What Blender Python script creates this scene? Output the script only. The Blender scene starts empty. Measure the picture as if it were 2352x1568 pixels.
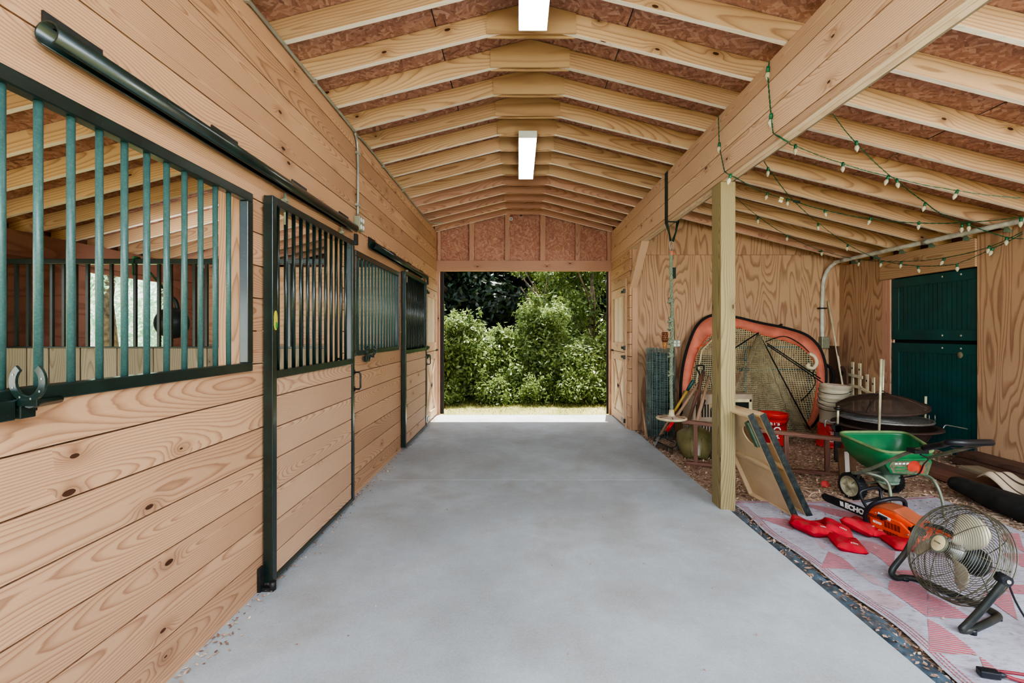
import bpy, math, random
import numpy as np
from mathutils import Vector, Matrix, Euler

random.seed(7)
rng = np.random.default_rng(7)
PI = math.pi
H, F, VX, VY = 1.43, 1063.0, 1191.0, 764.0      # eye height, focal length in pixels, vanishing point
SC = bpy.context.scene
COL = SC.collection


def W(px, py, Y):
    return Vector(((px - VX) * Y / F, Y, H - (py - VY) * Y / F))


def G(px, py, z=0.0):
    Y = F * (H - z) / (py - VY)
    return Vector(((px - VX) * Y / F, Y, z))


def sstep(a, b, t):
    t = max(0.0, min(1.0, (t - a) / (b - a)))
    return t * t * (3 - 2 * t)


def zf(x, y=0):
    return 0.12 * sstep(2.2, 4.6, x)


def grey(c, k=0.2):
    y = 0.3 * c[0] + 0.59 * c[1] + 0.11 * c[2]
    return tuple(v + (y - v) * k for v in c)


def lin(c):
    return tuple(((v / 255.0) / 12.92 if v / 255.0 <= 0.04045 else ((v / 255.0 + 0.055) / 1.055) ** 2.4) for v in c) + (1.0,)


# ------------------------------------------------------------------ materials
class NT:
    def __init__(self, name):
        self.m = bpy.data.materials.new(name)
        self.m.use_nodes = True
        self.t = self.m.node_tree
        self.t.nodes.clear()
        self.out = self.n('ShaderNodeOutputMaterial')

    def n(self, typ, **kw):
        nd = self.t.nodes.new(typ)
        for k, v in kw.items():
            setattr(nd, k, v)
        return nd

    def l(self, a, b):
        self.t.links.new(a, b)

    def put(self, sock, v):
        if hasattr(v, 'is_output') or isinstance(v, bpy.types.NodeSocket):
            self.l(v, sock)
        else:
            sock.default_value = v

    def math(self, op, a, b=None, c=None, clamp=False):
        nd = self.n('ShaderNodeMath', operation=op, use_clamp=clamp)
        self.put(nd.inputs[0], a)
        if b is not None:
            self.put(nd.inputs[1], b)
        if c is not None:
            self.put(nd.inputs[2], c)
        return nd.outputs[0]

    def noise(self, vec, scale=1.0, detail=2.0, rough=0.5, dist=0.0):
        nd = self.n('ShaderNodeTexNoise')
        if vec is not None:
            self.l(vec, nd.inputs['Vector'])
        nd.inputs['Scale'].default_value = scale
        nd.inputs['Detail'].default_value = detail
        nd.inputs['Roughness'].default_value = rough
        nd.inputs['Distortion'].default_value = dist
        return nd.outputs[0]

    def ramp(self, fac, stops, interp='LINEAR'):
        nd = self.n('ShaderNodeValToRGB')
        nd.color_ramp.interpolation = interp
        els = nd.color_ramp.elements
        while len(els) < len(stops):
            els.new(0.5)
        for e, (p, c) in zip(els, stops):
            e.position = p
            e.color = c if len(c) == 4 else tuple(c) + (1,)
        self.l(fac, nd.inputs[0])
        return nd.outputs[0]

    def mix(self, fac, a, b, mode='MIX'):
        nd = self.n('ShaderNodeMix', data_type='RGBA', blend_type=mode)
        self.put(nd.inputs[0], fac)
        self.put(nd.inputs[6], a)
        self.put(nd.inputs[7], b)
        return nd.outputs[2]

    def comb(self, x, y, z=0.0):
        nd = self.n('ShaderNodeCombineXYZ')
        self.put(nd.inputs[0], x)
        self.put(nd.inputs[1], y)
        self.put(nd.inputs[2], z)
        return nd.outputs[0]

    def uv(self):
        tc = self.n('ShaderNodeTexCoord')
        sp = self.n('ShaderNodeSeparateXYZ')
        self.l(tc.outputs['UV'], sp.inputs[0])
        return tc.outputs['UV'], sp.outputs[0], sp.outputs[1]

    def pos(self):
        tc = self.n('ShaderNodeTexCoord')
        return tc.outputs['Object']

    def bsdf(self, col, rough=0.6, metal=0.0, spec=0.5, bump=None, bump_s=0.2, bump_d=0.01, coat=0.0, emis=None, emis_s=0.0, trans=0.0, ior=1.45):
        b = self.n('ShaderNodeBsdfPrincipled')
        self.put(b.inputs['Base Color'], col)
        self.put(b.inputs['Roughness'], rough)
        b.inputs['Metallic'].default_value = metal
        b.inputs['Specular IOR Level'].default_value = spec
        b.inputs['Coat Weight'].default_value = coat
        b.inputs['Coat Roughness'].default_value = 0.15
        b.inputs['Transmission Weight'].default_value = trans
        b.inputs['IOR'].default_value = ior
        if emis is not None:
            b.inputs['Emission Color'].default_value = emis
            b.inputs['Emission Strength'].default_value = emis_s
        if bump is not None:
            bp = self.n('ShaderNodeBump')
            bp.inputs['Strength'].default_value = bump_s
            bp.inputs['Distance'].default_value = bump_d
            self.l(bump, bp.inputs['Height'])
            self.l(bp.outputs[0], b.inputs['Normal'])
        self.b = b
        return b.outputs[0]

    def done(self, shader):
        self.l(shader, self.out.inputs[0])
        return self.m


def pine(name, light, mid, dark, ring=130.0, knot=0.3, rough=0.6, tint=0.25, knotcol=(70, 42, 26), desat=0.2):
    light, mid, dark = grey(light, desat), grey(mid, desat), grey(dark, desat)
    t = NT(name)
    uv, u, v = t.uv()
    n1 = t.noise(t.comb(t.math('MULTIPLY', u, 0.9), t.math('MULTIPLY', v, 3.0)), 1.0, 2.0)
    n2 = t.noise(t.comb(t.math('MULTIPLY', u, 0.55), t.math('MULTIPLY', v, 1.1), 5.3), 1.0, 1.0)
    # knots: sparse stretched cells
    kv = t.n('ShaderNodeTexVoronoi', voronoi_dimensions='2D')
    t.l(t.comb(t.math('MULTIPLY', u, 2.4), t.math('MULTIPLY', v, 5.2)), kv.inputs['Vector'])
    kv.inputs['Scale'].default_value = 1.0
    kd = kv.outputs['Distance']
    sep = t.n('ShaderNodeSeparateColor')
    t.l(kv.outputs['Color'], sep.inputs[0])
    present = t.math('LESS_THAN', sep.outputs[0], knot)
    ksz = t.math('MULTIPLY_ADD', sep.outputs[1], 0.035, 0.02)
    kcore = t.math('MULTIPLY', present, t.math('LESS_THAN', kd, ksz))
    kfield = t.math('MULTIPLY', present, t.math('POWER', 2.718, t.math('MULTIPLY', t.math('MULTIPLY', kd, kd), -38.0)))
    vv = t.math('ADD', v, t.math('MULTIPLY', t.math('SUBTRACT', n1, 0.5), 0.075))
    hh = t.math('MULTIPLY_ADD', n2, 0.42, -0.16)
    R = t.math('SQRT', t.math('ADD', t.math('MULTIPLY', vv, vv), t.math('MULTIPLY', hh, hh)))
    R = t.math('ADD', R, t.math('MULTIPLY', kfield, 0.035))
    wob = t.noise(t.comb(t.math('MULTIPLY', u, 6.0), t.math('MULTIPLY', v, 45.0)), 1.0, 1.0)
    R = t.math('ADD', R, t.math('MULTIPLY', wob, 0.004))
    fr = t.math('FRACT', t.math('MULTIPLY', R, ring))
    c = t.ramp(fr, [(0.0, lin(light)), (0.45, lin(light)), (0.72, lin(mid)), (0.9, lin(dark)), (0.97, lin(mid)), (1.0, lin(light))])
    fib = t.noise(t.comb(t.math('MULTIPLY', u, 5.0), t.math('MULTIPLY', v, 420.0)), 1.0, 2.0)
    c = t.mix(0.35, c, t.ramp(fib, [(0.3, lin(mid)), (0.7, lin(light))]))
    big = t.noise(t.comb(t.math('MULTIPLY', u, 0.8), t.math('MULTIPLY', v, 1.2), 9.1), 1.0, 2.0)
    c = t.mix(tint, c, t.ramp(big, [(0.3, lin(tuple(x * 0.86 for x in mid))), (0.7, lin(tuple(min(255, x * 1.06) for x in light)))]))
    brd = t.noise(t.comb(t.math('MULTIPLY', u, 0.09), 0.0, 3.7), 1.0, 0.0)
    c = t.mix(0.75, c, t.ramp(brd, [(0.32, (0.74, 0.70, 0.68)), (0.68, (1.12, 1.12, 1.12))]), 'MULTIPLY')
    c = t.mix(t.math('MULTIPLY', kfield, 0.45), c, lin(dark))
    c = t.mix(kcore, c, lin(knotcol))
    return t.done(t.bsdf(c, rough, bump=fr, bump_s=0.08, bump_d=0.002, spec=0.35))


def ply(name, light, dark, rings=14.0, su=0.55, sv=3.2, rough=0.7, desat=0.2):
    light, dark = grey(light, desat), grey(dark, desat)
    t = NT(name)
    uv, u, v = t.uv()
    n = t.noise(t.comb(t.math('MULTIPLY', u, su), t.math('MULTIPLY', v, sv)), 1.0, 1.5, 0.45, 0.25)
    w = t.noise(t.comb(t.math('MULTIPLY', u, 2.5), t.math('MULTIPLY', v, 26.0)), 1.0, 2.0)
    q = t.math('ADD', n, t.math('MULTIPLY', w, 0.022))
    fr = t.math('FRACT', t.math('MULTIPLY', q, rings))
    mid = tuple((a + b) / 2 for a, b in zip(light, dark))
    c = t.ramp(fr, [(0.0, lin(light)), (0.5, lin(light)), (0.68, lin(mid)), (0.86, lin(dark)), (0.95, lin(mid)), (1.0, lin(light))])
    fib = t.noise(t.comb(t.math('MULTIPLY', u, 6.0), t.math('MULTIPLY', v, 300.0)), 1.0, 2.0)
    c = t.mix(0.3, c, t.ramp(fib, [(0.3, lin(dark)), (0.7, lin(light))]))
    big = t.noise(t.comb(t.math('MULTIPLY', u, 0.9), t.math('MULTIPLY', v, 0.9), 4.4), 1.0, 2.0)
    c = t.mix(0.22, c, t.ramp(big, [(0.3, lin(dark)), (0.7, lin(light))]))
    return t.done(t.bsdf(c, rough, spec=0.3, bump=fr, bump_s=0.05, bump_d=0.002))


def osb(name, cols):
    cols = [grey(c, 0.15) for c in cols]
    t = NT(name)
    uv, u, v = t.uv()

    def flakes(ang, sx, sy, off):
        mp = t.n('ShaderNodeMapping')
        mp.inputs['Rotation'].default_value = (0, 0, ang)
        mp.inputs['Location'].default_value = (off, off * 1.7, 0)
        t.l(uv, mp.inputs['Vector'])
        m2 = t.n('ShaderNodeMapping')
        m2.inputs['Scale'].default_value = (sx, sy, 1)
        t.l(mp.outputs[0], m2.inputs['Vector'])
        vo = t.n('ShaderNodeTexVoronoi', voronoi_dimensions='2D')
        vo.inputs['Scale'].default_value = 1.0
        t.l(m2.outputs[0], vo.inputs['Vector'])
        s = t.n('ShaderNodeSeparateColor')
        t.l(vo.outputs['Color'], s.inputs[0])
        return s.outputs[0], s.outputs[1], vo.outputs['Distance']
    a, a2, d1 = flakes(0.5, 11, 55, 0)
    b, b2, d2 = flakes(-0.75, 13, 48, 3.1)
    c_, c2, d3 = flakes(1.35, 10, 42, 7.7)
    sel = t.math('GREATER_THAN', a2, 0.5)
    sel2 = t.math('GREATER_THAN', b2, 0.62)
    val = t.mix(sel, a, b)
    val = t.mix(sel2, val, c_)
    dd = t.mix(sel, d1, d2)
    bw = t.n('ShaderNodeRGBToBW')
    t.l(val, bw.inputs[0])
    n = len(cols)
    col = t.ramp(bw.outputs[0], [(i / (n - 1), lin(c)) for i, c in enumerate(cols)])
    fib = t.noise(t.comb(t.math('MULTIPLY', u, 60.0), t.math('MULTIPLY', v, 60.0)), 1.0, 3.0)
    col = t.mix(0.25, col, t.ramp(fib, [(0.3, lin(cols[0])), (0.7, lin(cols[-1]))]))
    big = t.noise(t.comb(t.math('MULTIPLY', u, 0.7), t.math('MULTIPLY', v, 0.7)), 1.0, 3.0)
    col = t.mix(0.3, col, t.ramp(big, [(0.35, lin(cols[0])), (0.7, lin(cols[-2]))]))
    return t.done(t.bsdf(col, 0.75, spec=0.25, bump=bw.outputs[0], bump_s=0.15, bump_d=0.003))


def plain(name, c, rough=0.5, metal=0.0, var=0.12, vs=12.0, spec=0.5, coat=0.0, dirt=None, dirt_s=6.0, dirt_a=0.5, bump=0.0, bs=60.0, emis=0.0, trans=0.0):
    t = NT(name)
    p = t.pos()
    n = t.noise(p, vs, 3.0)
    lo = tuple(max(0, x * (1 - var)) for x in c)
    hi = tuple(min(255, x * (1 + var)) for x in c)
    col = t.ramp(n, [(0.3, lin(lo)), (0.7, lin(hi))])
    if dirt is not None:
        dn = t.noise(p, dirt_s, 5.0, 0.65)
        col = t.mix(t.math('MULTIPLY', t.ramp(dn, [(0.45, (0, 0, 0)), (0.7, (1, 1, 1))]), dirt_a), col, lin(dirt))
    bm = t.noise(p, bs, 3.0) if bump else None
    return t.done(t.bsdf(col, rough, metal, spec, bump=bm, bump_s=bump, bump_d=0.004, coat=coat, emis=lin(c) if emis else None, emis_s=emis, trans=trans))


# ------------------------------------------------------------------ mesh builder
AX = {'x': 0, 'y': 1, 'z': 2}


class MB:
    def __init__(self):
        self.v, self.f, self.uv, self.mi, self.sm = [], [], [], [], []

    def face(self, idx, uvs=None, m=0, s=False):
        self.f.append(tuple(idx))
        self.uv.append(uvs if uvs else [(0.0, 0.0)] * len(idx))
        self.mi.append(m)
        self.sm.append(s)

    def poly(self, pts, m=0, g=None, s=False, off=None):
        b = len(self.v)
        pts = [Vector(p) for p in pts]
        self.v += [tuple(p) for p in pts]
        if g is None:
            g = 0
        nrm = (pts[1] - pts[0]).cross(pts[-1] - pts[0])
        k = max(range(3), key=lambda i: abs(nrm[i]))
        oth = [i for i in range(3) if i != k]
        ga = g if g in oth else oth[0]
        gb = [i for i in oth if i != ga][0]
        ou, ov = off if off else (random.random() * 90, random.uniform(-0.1, 0.1))
        cb = sum(p[gb] for p in pts) / len(pts)
        self.face(range(b, b + len(pts)), [(p[ga] + ou, p[gb] - cb + ov) for p in pts], m, s)

    def box(self, lo, hi, g='y', m=0, M=None, taper=None, skip=(), absuv=False):
        lo, hi = Vector(lo), Vector(hi)
        ga = AX[g]
        ou, ov = (0, 0) if absuv else (random.random() * 90, random.uniform(-0.09, 0.09))
        cen = (lo + hi) / 2
        C = [Vector((x, y, z)) for x in (lo.x, hi.x) for y in (lo.y, hi.y) for z in (lo.z, hi.z)]
        b = len(self.v)
        P = [p.copy() for p in C]
        if taper:
            for p in P:
                if p.z > cen.z:
                    p.x = cen.x + (p.x - cen.x) * taper
                    p.y = cen.y + (p.y - cen.y) * taper
        self.v += [tuple(M @ p) if M is not None else tuple(p) for p in P]
        FS = [((0, 1, 3, 2), 0), ((4, 6, 7, 5), 0), ((0, 4, 5, 1), 1), ((2, 3, 7, 6), 1), ((0, 2, 6, 4), 2), ((1, 5, 7, 3), 2)]
        for i, (q, k) in enumerate(FS):
            if i in skip:
                continue
            oth = [a for a in range(3) if a != k]
            a1 = ga if ga in oth else oth[0]
            a2 = [a for a in oth if a != a1][0]
            if absuv:
                uv = [(C[j][a1], C[j][a2]) for j in q]
            else:
                uv = [(C[j][a1] + ou + k * 0.0, C[j][a2] - cen[a2] + ov + k * 0.03) for j in q]
            self.face([b + j for j in q], uv, m)

    def tube(self, pts, r, seg=8, closed=False, cap=True, m=0, M=None, sq=False, flat=None):
        pts = [Vector(p) for p in pts]
        if M is not None:
            pts = [M @ p for p in pts]
        n = len(pts)
        rs = r if isinstance(r, (list, tuple)) else [r] * n
        tan = []
        for i in range(n):
            if closed:
                d = pts[(i + 1) % n] - pts[i - 1]
            else:
                d = pts[min(i + 1, n - 1)] - pts[max(i - 1, 0)]
            tan.append(d.normalized() if d.length > 1e-9 else Vector((0, 0, 1)))
        up = Vector((0, 0, 1)) if abs(tan[0].z) < 0.9 else Vector((0, 1, 0))
        nx = tan[0].cross(up).normalized()
        b = len(self.v)
        d0 = 0.0
        ds = []
        for i in range(n):
            if i:
                d0 += (pts[i] - pts[i - 1]).length
            ds.append(d0)
            nx = (nx - tan[i] * nx.dot(tan[i])).normalized()
            ny = tan[i].cross(nx)
            for j in range(seg):
                a = 2 * PI * j / seg + (PI / 4 if sq else 0)
                k = rs[i] * (1.4142 if sq else 1)
                fy = flat if flat else 1.0
                self.v.append(tuple(pts[i] + nx * math.cos(a) * k + ny * math.sin(a) * k * fy))
        rr = n if closed else n - 1
        ou = random.random() * 50
        for i in range(rr):
            i2 = (i + 1) % n
            for j in range(seg):
                j2 = (j + 1) % seg
                per = 2 * PI * max(rs) / seg
                self.face([b + i * seg + j, b + i * seg + j2, b + i2 * seg + j2, b + i2 * seg + j],
                          [(ds[i] + ou, per * j), (ds[i] + ou, per * (j + 1)), (ds[i2] + ou, per * (j + 1)), (ds[i2] + ou, per * j)], m, not sq and seg > 4)
        if cap and not closed:
            self.face([b + j for j in range(seg)][::-1], None, m)
            self.face([b + (n - 1) * seg + j for j in range(seg)], None, m)

    def lathe(self, prof, seg=24, M=None, m=0, a0=0.0, a1=2 * PI, smooth=True):
        full = abs(a1 - a0 - 2 * PI) < 1e-6
        b = len(self.v)
        cols = seg if full else seg + 1
        for i in range(cols):
            a = a0 + (a1 - a0) * i / seg
            for (r, z) in prof:
                p = Vector((r * math.cos(a), r * math.sin(a), z))
                self.v.append(tuple(M @ p) if M is not None else tuple(p))
        k = len(prof)
        L = [0.0]
        for i in range(1, k):
            L.append(L[-1] + math.hypot(prof[i][0] - prof[i - 1][0], prof[i][1] - prof[i - 1][1]))
        rm = max(p[0] for p in prof)
        for i in range(seg):
            i2 = (i + 1) % cols
            for j in range(k - 1):
                ua, ub = rm * 2 * PI * i / seg, rm * 2 * PI * (i + 1) / seg
                self.face([b + i * k + j, b + i2 * k + j, b + i2 * k + j + 1, b + i * k + j + 1],
                          [(ua, L[j]), (ub, L[j]), (ub, L[j + 1]), (ua, L[j + 1])], m, smooth)

    def ell(self, c, r, seg=16, rings=10, m=0, M=None):
        prof = [(math.sin(PI * i / rings), -math.cos(PI * i / rings)) for i in range(rings + 1)]
        prof = [(max(p[0], 1e-4), p[1]) for p in prof]
        T = Matrix.Translation(Vector(c)) @ Matrix.Diagonal((r[0], r[1], r[2], 1))
        self.lathe(prof, seg, (M @ T) if M is not None else T, m)

    def prism(self, pts, d, M=None, m=0, g=0, smooth=False, ms=None, ang=0.0):
        """2D polygon in local XY extruded along +Z by d"""
        b = len(self.v)
        n = len(pts)
        ou, ov = random.random() * 90, random.uniform(-0.1, 0.1)
        for z in (0, d):
            for (x, y) in pts:
                p = Vector((x, y, z))
                self.v.append(tuple(M @ p) if M is not None else tuple(p))
        ca, sa = math.cos(ang), math.sin(ang)
        rp = [(p[0] * ca + p[1] * sa, -p[0] * sa + p[1] * ca) for p in pts]
        cy = sum(p[1 - g] for p in rp) / n
        uvp = [(p[g] + ou, p[1 - g] - cy + ov) for p in rp]
        self.face([b + i for i in range(n)][::-1], uvp[::-1], m)
        self.face([b + n + i for i in range(n)], uvp, m)
        for i in range(n):
            j = (i + 1) % n
            L = math.hypot(pts[j][0] - pts[i][0], pts[j][1] - pts[i][1])
            self.face([b + i, b + j, b + n + j, b + n + i], [(ou, ov), (ou + L, ov), (ou + L, ov + d), (ou, ov + d)], m if ms is None else ms, smooth)

    def ring(self, outer, inner, d, M=None, m=0, smooth=False):
        """flat frame between two same-count outlines in local XY, extruded along Z"""
        b = len(self.v)
        n = len(outer)
        for z in (0, d):
            for loop in (outer, inner):
                for (x, y) in loop:
                    p = Vector((x, y, z))
                    self.v.append(tuple(M @ p) if M is not None else tuple(p))
        for i in range(n):
            j = (i + 1) % n
            o0, o1, i0, i1 = b + i, b + j, b + n + i, b + n + j
            O0, O1, I0, I1 = o0 + 2 * n, o1 + 2 * n, i0 + 2 * n, i1 + 2 * n
            uv = [outer[i], outer[j], inner[j], inner[i]]
            self.face([o1, o0, i0, i1], [uv[1], uv[0], uv[3], uv[2]], m)
            self.face([O0, O1, I1, I0], uv, m)
            self.face([o0, o1, O1, O0], uv, m, smooth)
            self.face([i1, i0, I0, I1], uv, m, smooth)

    def grid(self, fn, nu, nv, m=0, smooth=True, uvs=(1, 1)):
        b = len(self.v)
        for i in range(nu + 1):
            for j in range(nv + 1):
                self.v.append(tuple(fn(i / nu, j / nv)))
        for i in range(nu):
            for j in range(nv):
                a = b + i * (nv + 1) + j
                self.face([a, a + nv + 1, a + nv + 2, a + 1],
                          [(i / nu * uvs[0], j / nv * uvs[1]), ((i + 1) / nu * uvs[0], j / nv * uvs[1]), ((i + 1) / nu * uvs[0], (j + 1) / nv * uvs[1]), (i / nu * uvs[0], (j + 1) / nv * uvs[1])], m, smooth)

    def build(self, name, mats, parent=None, world=True, bevel=0.0, label=None, cat=None, group=None, kind=None, subsurf=0, solid=0.0, origin=True):
        if not isinstance(mats, (list, tuple)):
            mats = [mats]
        off = Vector((0, 0, 0))
        o_loc = Vector((0, 0, 0))
        if parent is not None:
            if world:
                q = parent
                while q is not None:
                    off += q.location
                    q = q.parent
        elif origin and self.v:
            A = np.array(self.v)
            o_loc = Vector(((A[:, 0].min() + A[:, 0].max()) / 2, (A[:, 1].min() + A[:, 1].max()) / 2, A[:, 2].min()))
            off = o_loc
        me = bpy.data.meshes.new(name)
        V = np.array(self.v, dtype=np.float64) - np.array(off)
        me.from_pydata(V.tolist(), [], self.f)
        ul = me.uv_layers.new(name='UVMap')
        flat = [c for fu in self.uv for p in fu for c in p]
        ul.data.foreach_set('uv', flat)
        for mt in mats:
            me.materials.append(mt)
        me.polygons.foreach_set('material_index', self.mi)
        me.polygons.foreach_set('use_smooth', self.sm)
        me.update()
        o = bpy.data.objects.new(name, me)
        COL.objects.link(o)
        if parent is not None:
            o.parent = parent
        else:
            o.location = o_loc
        if bevel:
            md = o.modifiers.new('edge', 'BEVEL')
            md.width = bevel
            md.segments = 2
            md.limit_method = 'ANGLE'
            md.angle_limit = math.radians(40)
        if solid:
            md = o.modifiers.new('thick', 'SOLIDIFY')
            md.thickness = solid
        if subsurf:
            md = o.modifiers.new('smooth', 'SUBSURF')
            md.levels = subsurf
            md.render_levels = subsurf
        tag(o, label, cat, group, kind)
        return o


def tag(o, label=None, cat=None, group=None, kind=None):
    if label:
        o['label'] = label
    if cat:
        o['category'] = cat
    if group:
        o['group'] = group
    if kind:
        o['kind'] = kind
    return o


def thing(name, label, cat, loc=(0, 0, 0), group=None, rotz=0.0, kind=None):
    o = bpy.data.objects.new(name, None)
    o.empty_display_size = 0.1
    COL.objects.link(o)
    o.location = loc
    o.rotation_euler = (0, 0, rotz)
    return tag(o, label, cat, group, kind)


def dup(root, loc, rot=None, label=None, scale=None):
    r = root.copy()
    COL.objects.link(r)
    r.location = loc
    if rot is not None:
        r.rotation_euler = rot
    if scale is not None:
        r.scale = (scale,) * 3 if not isinstance(scale, (tuple, list)) else scale
    if label:
        r['label'] = label
    for ch in list(root.children):
        c = ch.copy()
        COL.objects.link(c)
        c.parent = r
        for g in list(ch.children):
            d = g.copy()
            COL.objects.link(d)
            d.parent = c
    return r


def frame(origin, xdir, up=(0, 0, 1)):
    """matrix with local X along xdir, local Z close to up"""
    x = Vector(xdir).normalized()
    z = Vector(up)
    z = (z - x * z.dot(x)).normalized()
    y = z.cross(x)
    M = Matrix((x, y, z)).transposed().to_4x4()
    M.translation = Vector(origin)
    return M


def text_mesh(body, size, mat, name, parent, M, extrude=0.001, bold=0.0, shear=0.0, warp=None, spacing=1.0):
    cu = bpy.data.curves.new(name, 'FONT')
    cu.body = body
    cu.size = size
    cu.extrude = extrude
    cu.offset = bold
    cu.shear = shear
    cu.space_character = spacing
    cu.align_x = 'CENTER'
    cu.align_y = 'CENTER'
    cu.resolution_u = 4
    tmp = bpy.data.objects.new(name + '_tmp', cu)
    COL.objects.link(tmp)
    dg = bpy.context.evaluated_depsgraph_get()
    dg.update()
    me = bpy.data.meshes.new_from_object(tmp.evaluated_get(dg))
    bpy.data.objects.remove(tmp)
    bpy.data.curves.remove(cu)
    if warp:
        for v in me.vertices:
            v.co = warp(v.co)
    me.transform(M)
    me.materials.clear()
    me.materials.append(mat)
    o = bpy.data.objects.new(name, me)
    COL.objects.link(o)
    o.parent = parent
    return o


def smooth_path(pts, n=8, closed=False):
    pts = [Vector(p) for p in pts]
    out = []
    N = len(pts)
    rng_ = range(N if closed else N - 1)
    for i in rng_:
        p0 = pts[(i - 1) % N] if closed or i > 0 else pts[0]
        p1 = pts[i]
        p2 = pts[(i + 1) % N]
        p3 = pts[(i + 2) % N] if closed or i + 2 < N else pts[-1]
        for k in range(n):
            t = k / n
            out.append(0.5 * ((2 * p1) + (p2 - p0) * t + (2 * p0 - 5 * p1 + 4 * p2 - p3) * t * t + (3 * p1 - p0 - 3 * p2 + p3) * t ** 3))
    if not closed:
        out.append(pts[-1])
    return out
# ------------------------------------------------------------------ the materials
M = {}
M['pine_wall'] = pine('pine_wall', (206, 161, 121), (178, 127, 92), (112, 66, 44), desat=0.13, ring=105)
M['pine_door'] = pine('pine_door', (210, 168, 130), (186, 136, 102), (136, 84, 60), knot=0.25, desat=0.2)
M['pine_beam'] = pine('pine_beam', (222, 180, 140), (200, 150, 112), (136, 84, 56), knot=0.25, desat=0.2, ring=80)
M['pine_pale'] = pine('pine_pale', (236, 208, 170), (224, 188, 148), (206, 164, 124), knot=0.25, ring=60)
M['rafter'] = pine('rafter_pine', (214, 172, 126), (188, 140, 98), (124, 76, 48), ring=52, knot=0.15)
M['rafter_red'] = pine('rafter_red_pine', (214, 160, 128), (190, 132, 104), (136, 82, 64), ring=55, knot=0.15)
M['lit_rafter_edge'] = pine('bounce_lit_rafter', (250, 238, 216), (244, 226, 200), (226, 200, 168), ring=60, knot=0.05)  # floor bounce on the rafter undersides painted in as near-white wood
M['gusset'] = ply('gusset_ply', (204, 162, 114), (170, 124, 84), rings=7)
M['ply'] = ply('fir_plywood', (212, 166, 122), (142, 94, 64), rings=18.0)
M['ply_red'] = ply('red_plywood', (160, 108, 86), (122, 78, 60), rings=9)
M['ply_pale'] = ply('pale_plywood', (222, 178, 136), (180, 130, 92), rings=12)
M['osb'] = osb('osb_red', [(118, 74, 64), (160, 106, 90), (178, 124, 106), (198, 146, 126), (218, 176, 152)])
M['osb_gable'] = osb('osb_gable', [(160, 94, 78), (190, 122, 102), (204, 140, 118), (216, 158, 132), (232, 186, 156)])
M['post'] = pine('treated_post', (150, 136, 98), (124, 108, 72), (86, 72, 44), ring=75, desat=0.0, knot=0.1, knotcol=(80, 62, 36))
M['old_board'] = pine('weathered_board', (158, 144, 114), (136, 120, 92), (100, 84, 62), ring=60, knot=0.2)
M['brown_wood'] = pine('brown_stained_wood', (128, 84, 66), (108, 68, 52), (80, 48, 38), ring=60, knot=0.1, knotcol=(40, 24, 18))
M['plank'] = pine('old_plank', (110, 78, 62), (88, 60, 48), (62, 42, 34), ring=70, knot=0.15, knotcol=(36, 24, 18))
M['tan_handle'] = pine('ash_handle', (178, 140, 104), (158, 120, 88), (128, 92, 66), ring=90, knot=0.0)
M['brown_handle'] = pine('brown_handle', (128, 84, 60), (108, 70, 50), (80, 50, 36), ring=90, knot=0.0)


def green_metal():
    t = NT('green_black_metal')
    p = t.pos()
    n = t.noise(p, 9.0, 4.0)
    c = t.ramp(n, [(0.35, lin((9, 26, 23))), (0.7, lin((17, 42, 36)))])
    d = t.noise(p, 160.0, 2.0, 0.7)
    c = t.mix(t.ramp(d, [(0.70, (0, 0, 0)), (0.76, (0.5, 0.5, 0.5))]), c, lin((150, 150, 130)))
    return t.done(t.bsdf(c, 0.33, 0.0, 0.6, bump=t.noise(p, 60.0, 2.0), bump_s=0.05, bump_d=0.002, coat=0.5))


M['green'] = green_metal()
M['sky_lit_bar'] = plain('sky_reflecting_bar', (54, 88, 84), 0.42, vs=20, var=0.05, dirt=(130, 140, 130), dirt_s=160, dirt_a=0.2, coat=0.15)  # sky reflection from the open front painted into the bars as teal
M['black_metal'] = plain('black_metal', (26, 28, 28), 0.45, vs=30, dirt=(70, 62, 50), dirt_s=14, dirt_a=0.4)
M['hinge'] = plain('black_hinge', (30, 44, 40), 0.35)
M['galv'] = plain('galvanised', (168, 172, 164), 0.4, 0.7, dirt=(140, 130, 100))
M['galv_green'] = plain('old_galvanised', (150, 154, 132), 0.45, 0.35, dirt=(120, 110, 78))
M['conduit_white'] = plain('pale_conduit', (206, 208, 198), 0.45, 0.0, dirt=(150, 150, 120), dirt_s=5, dirt_a=0.5)
M['tie'] = plain('green_grey_tie', (118, 140, 118), 0.4, 0.5)
M['white_paint'] = plain('white_enamel', (232, 234, 232), 0.4, var=0.03)


def diffuser():
    t = NT('lamp_diffuser')
    p = t.pos()
    n = t.noise(p, 14.0, 3.0)
    c = t.ramp(n, [(0.3, lin((225, 232, 232))), (0.7, lin((250, 252, 252)))])
    return t.done(t.bsdf(c, 0.35, emis=(0.95, 1.0, 1.0, 1), emis_s=7.0))


M['diffuser'] = diffuser()


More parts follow.
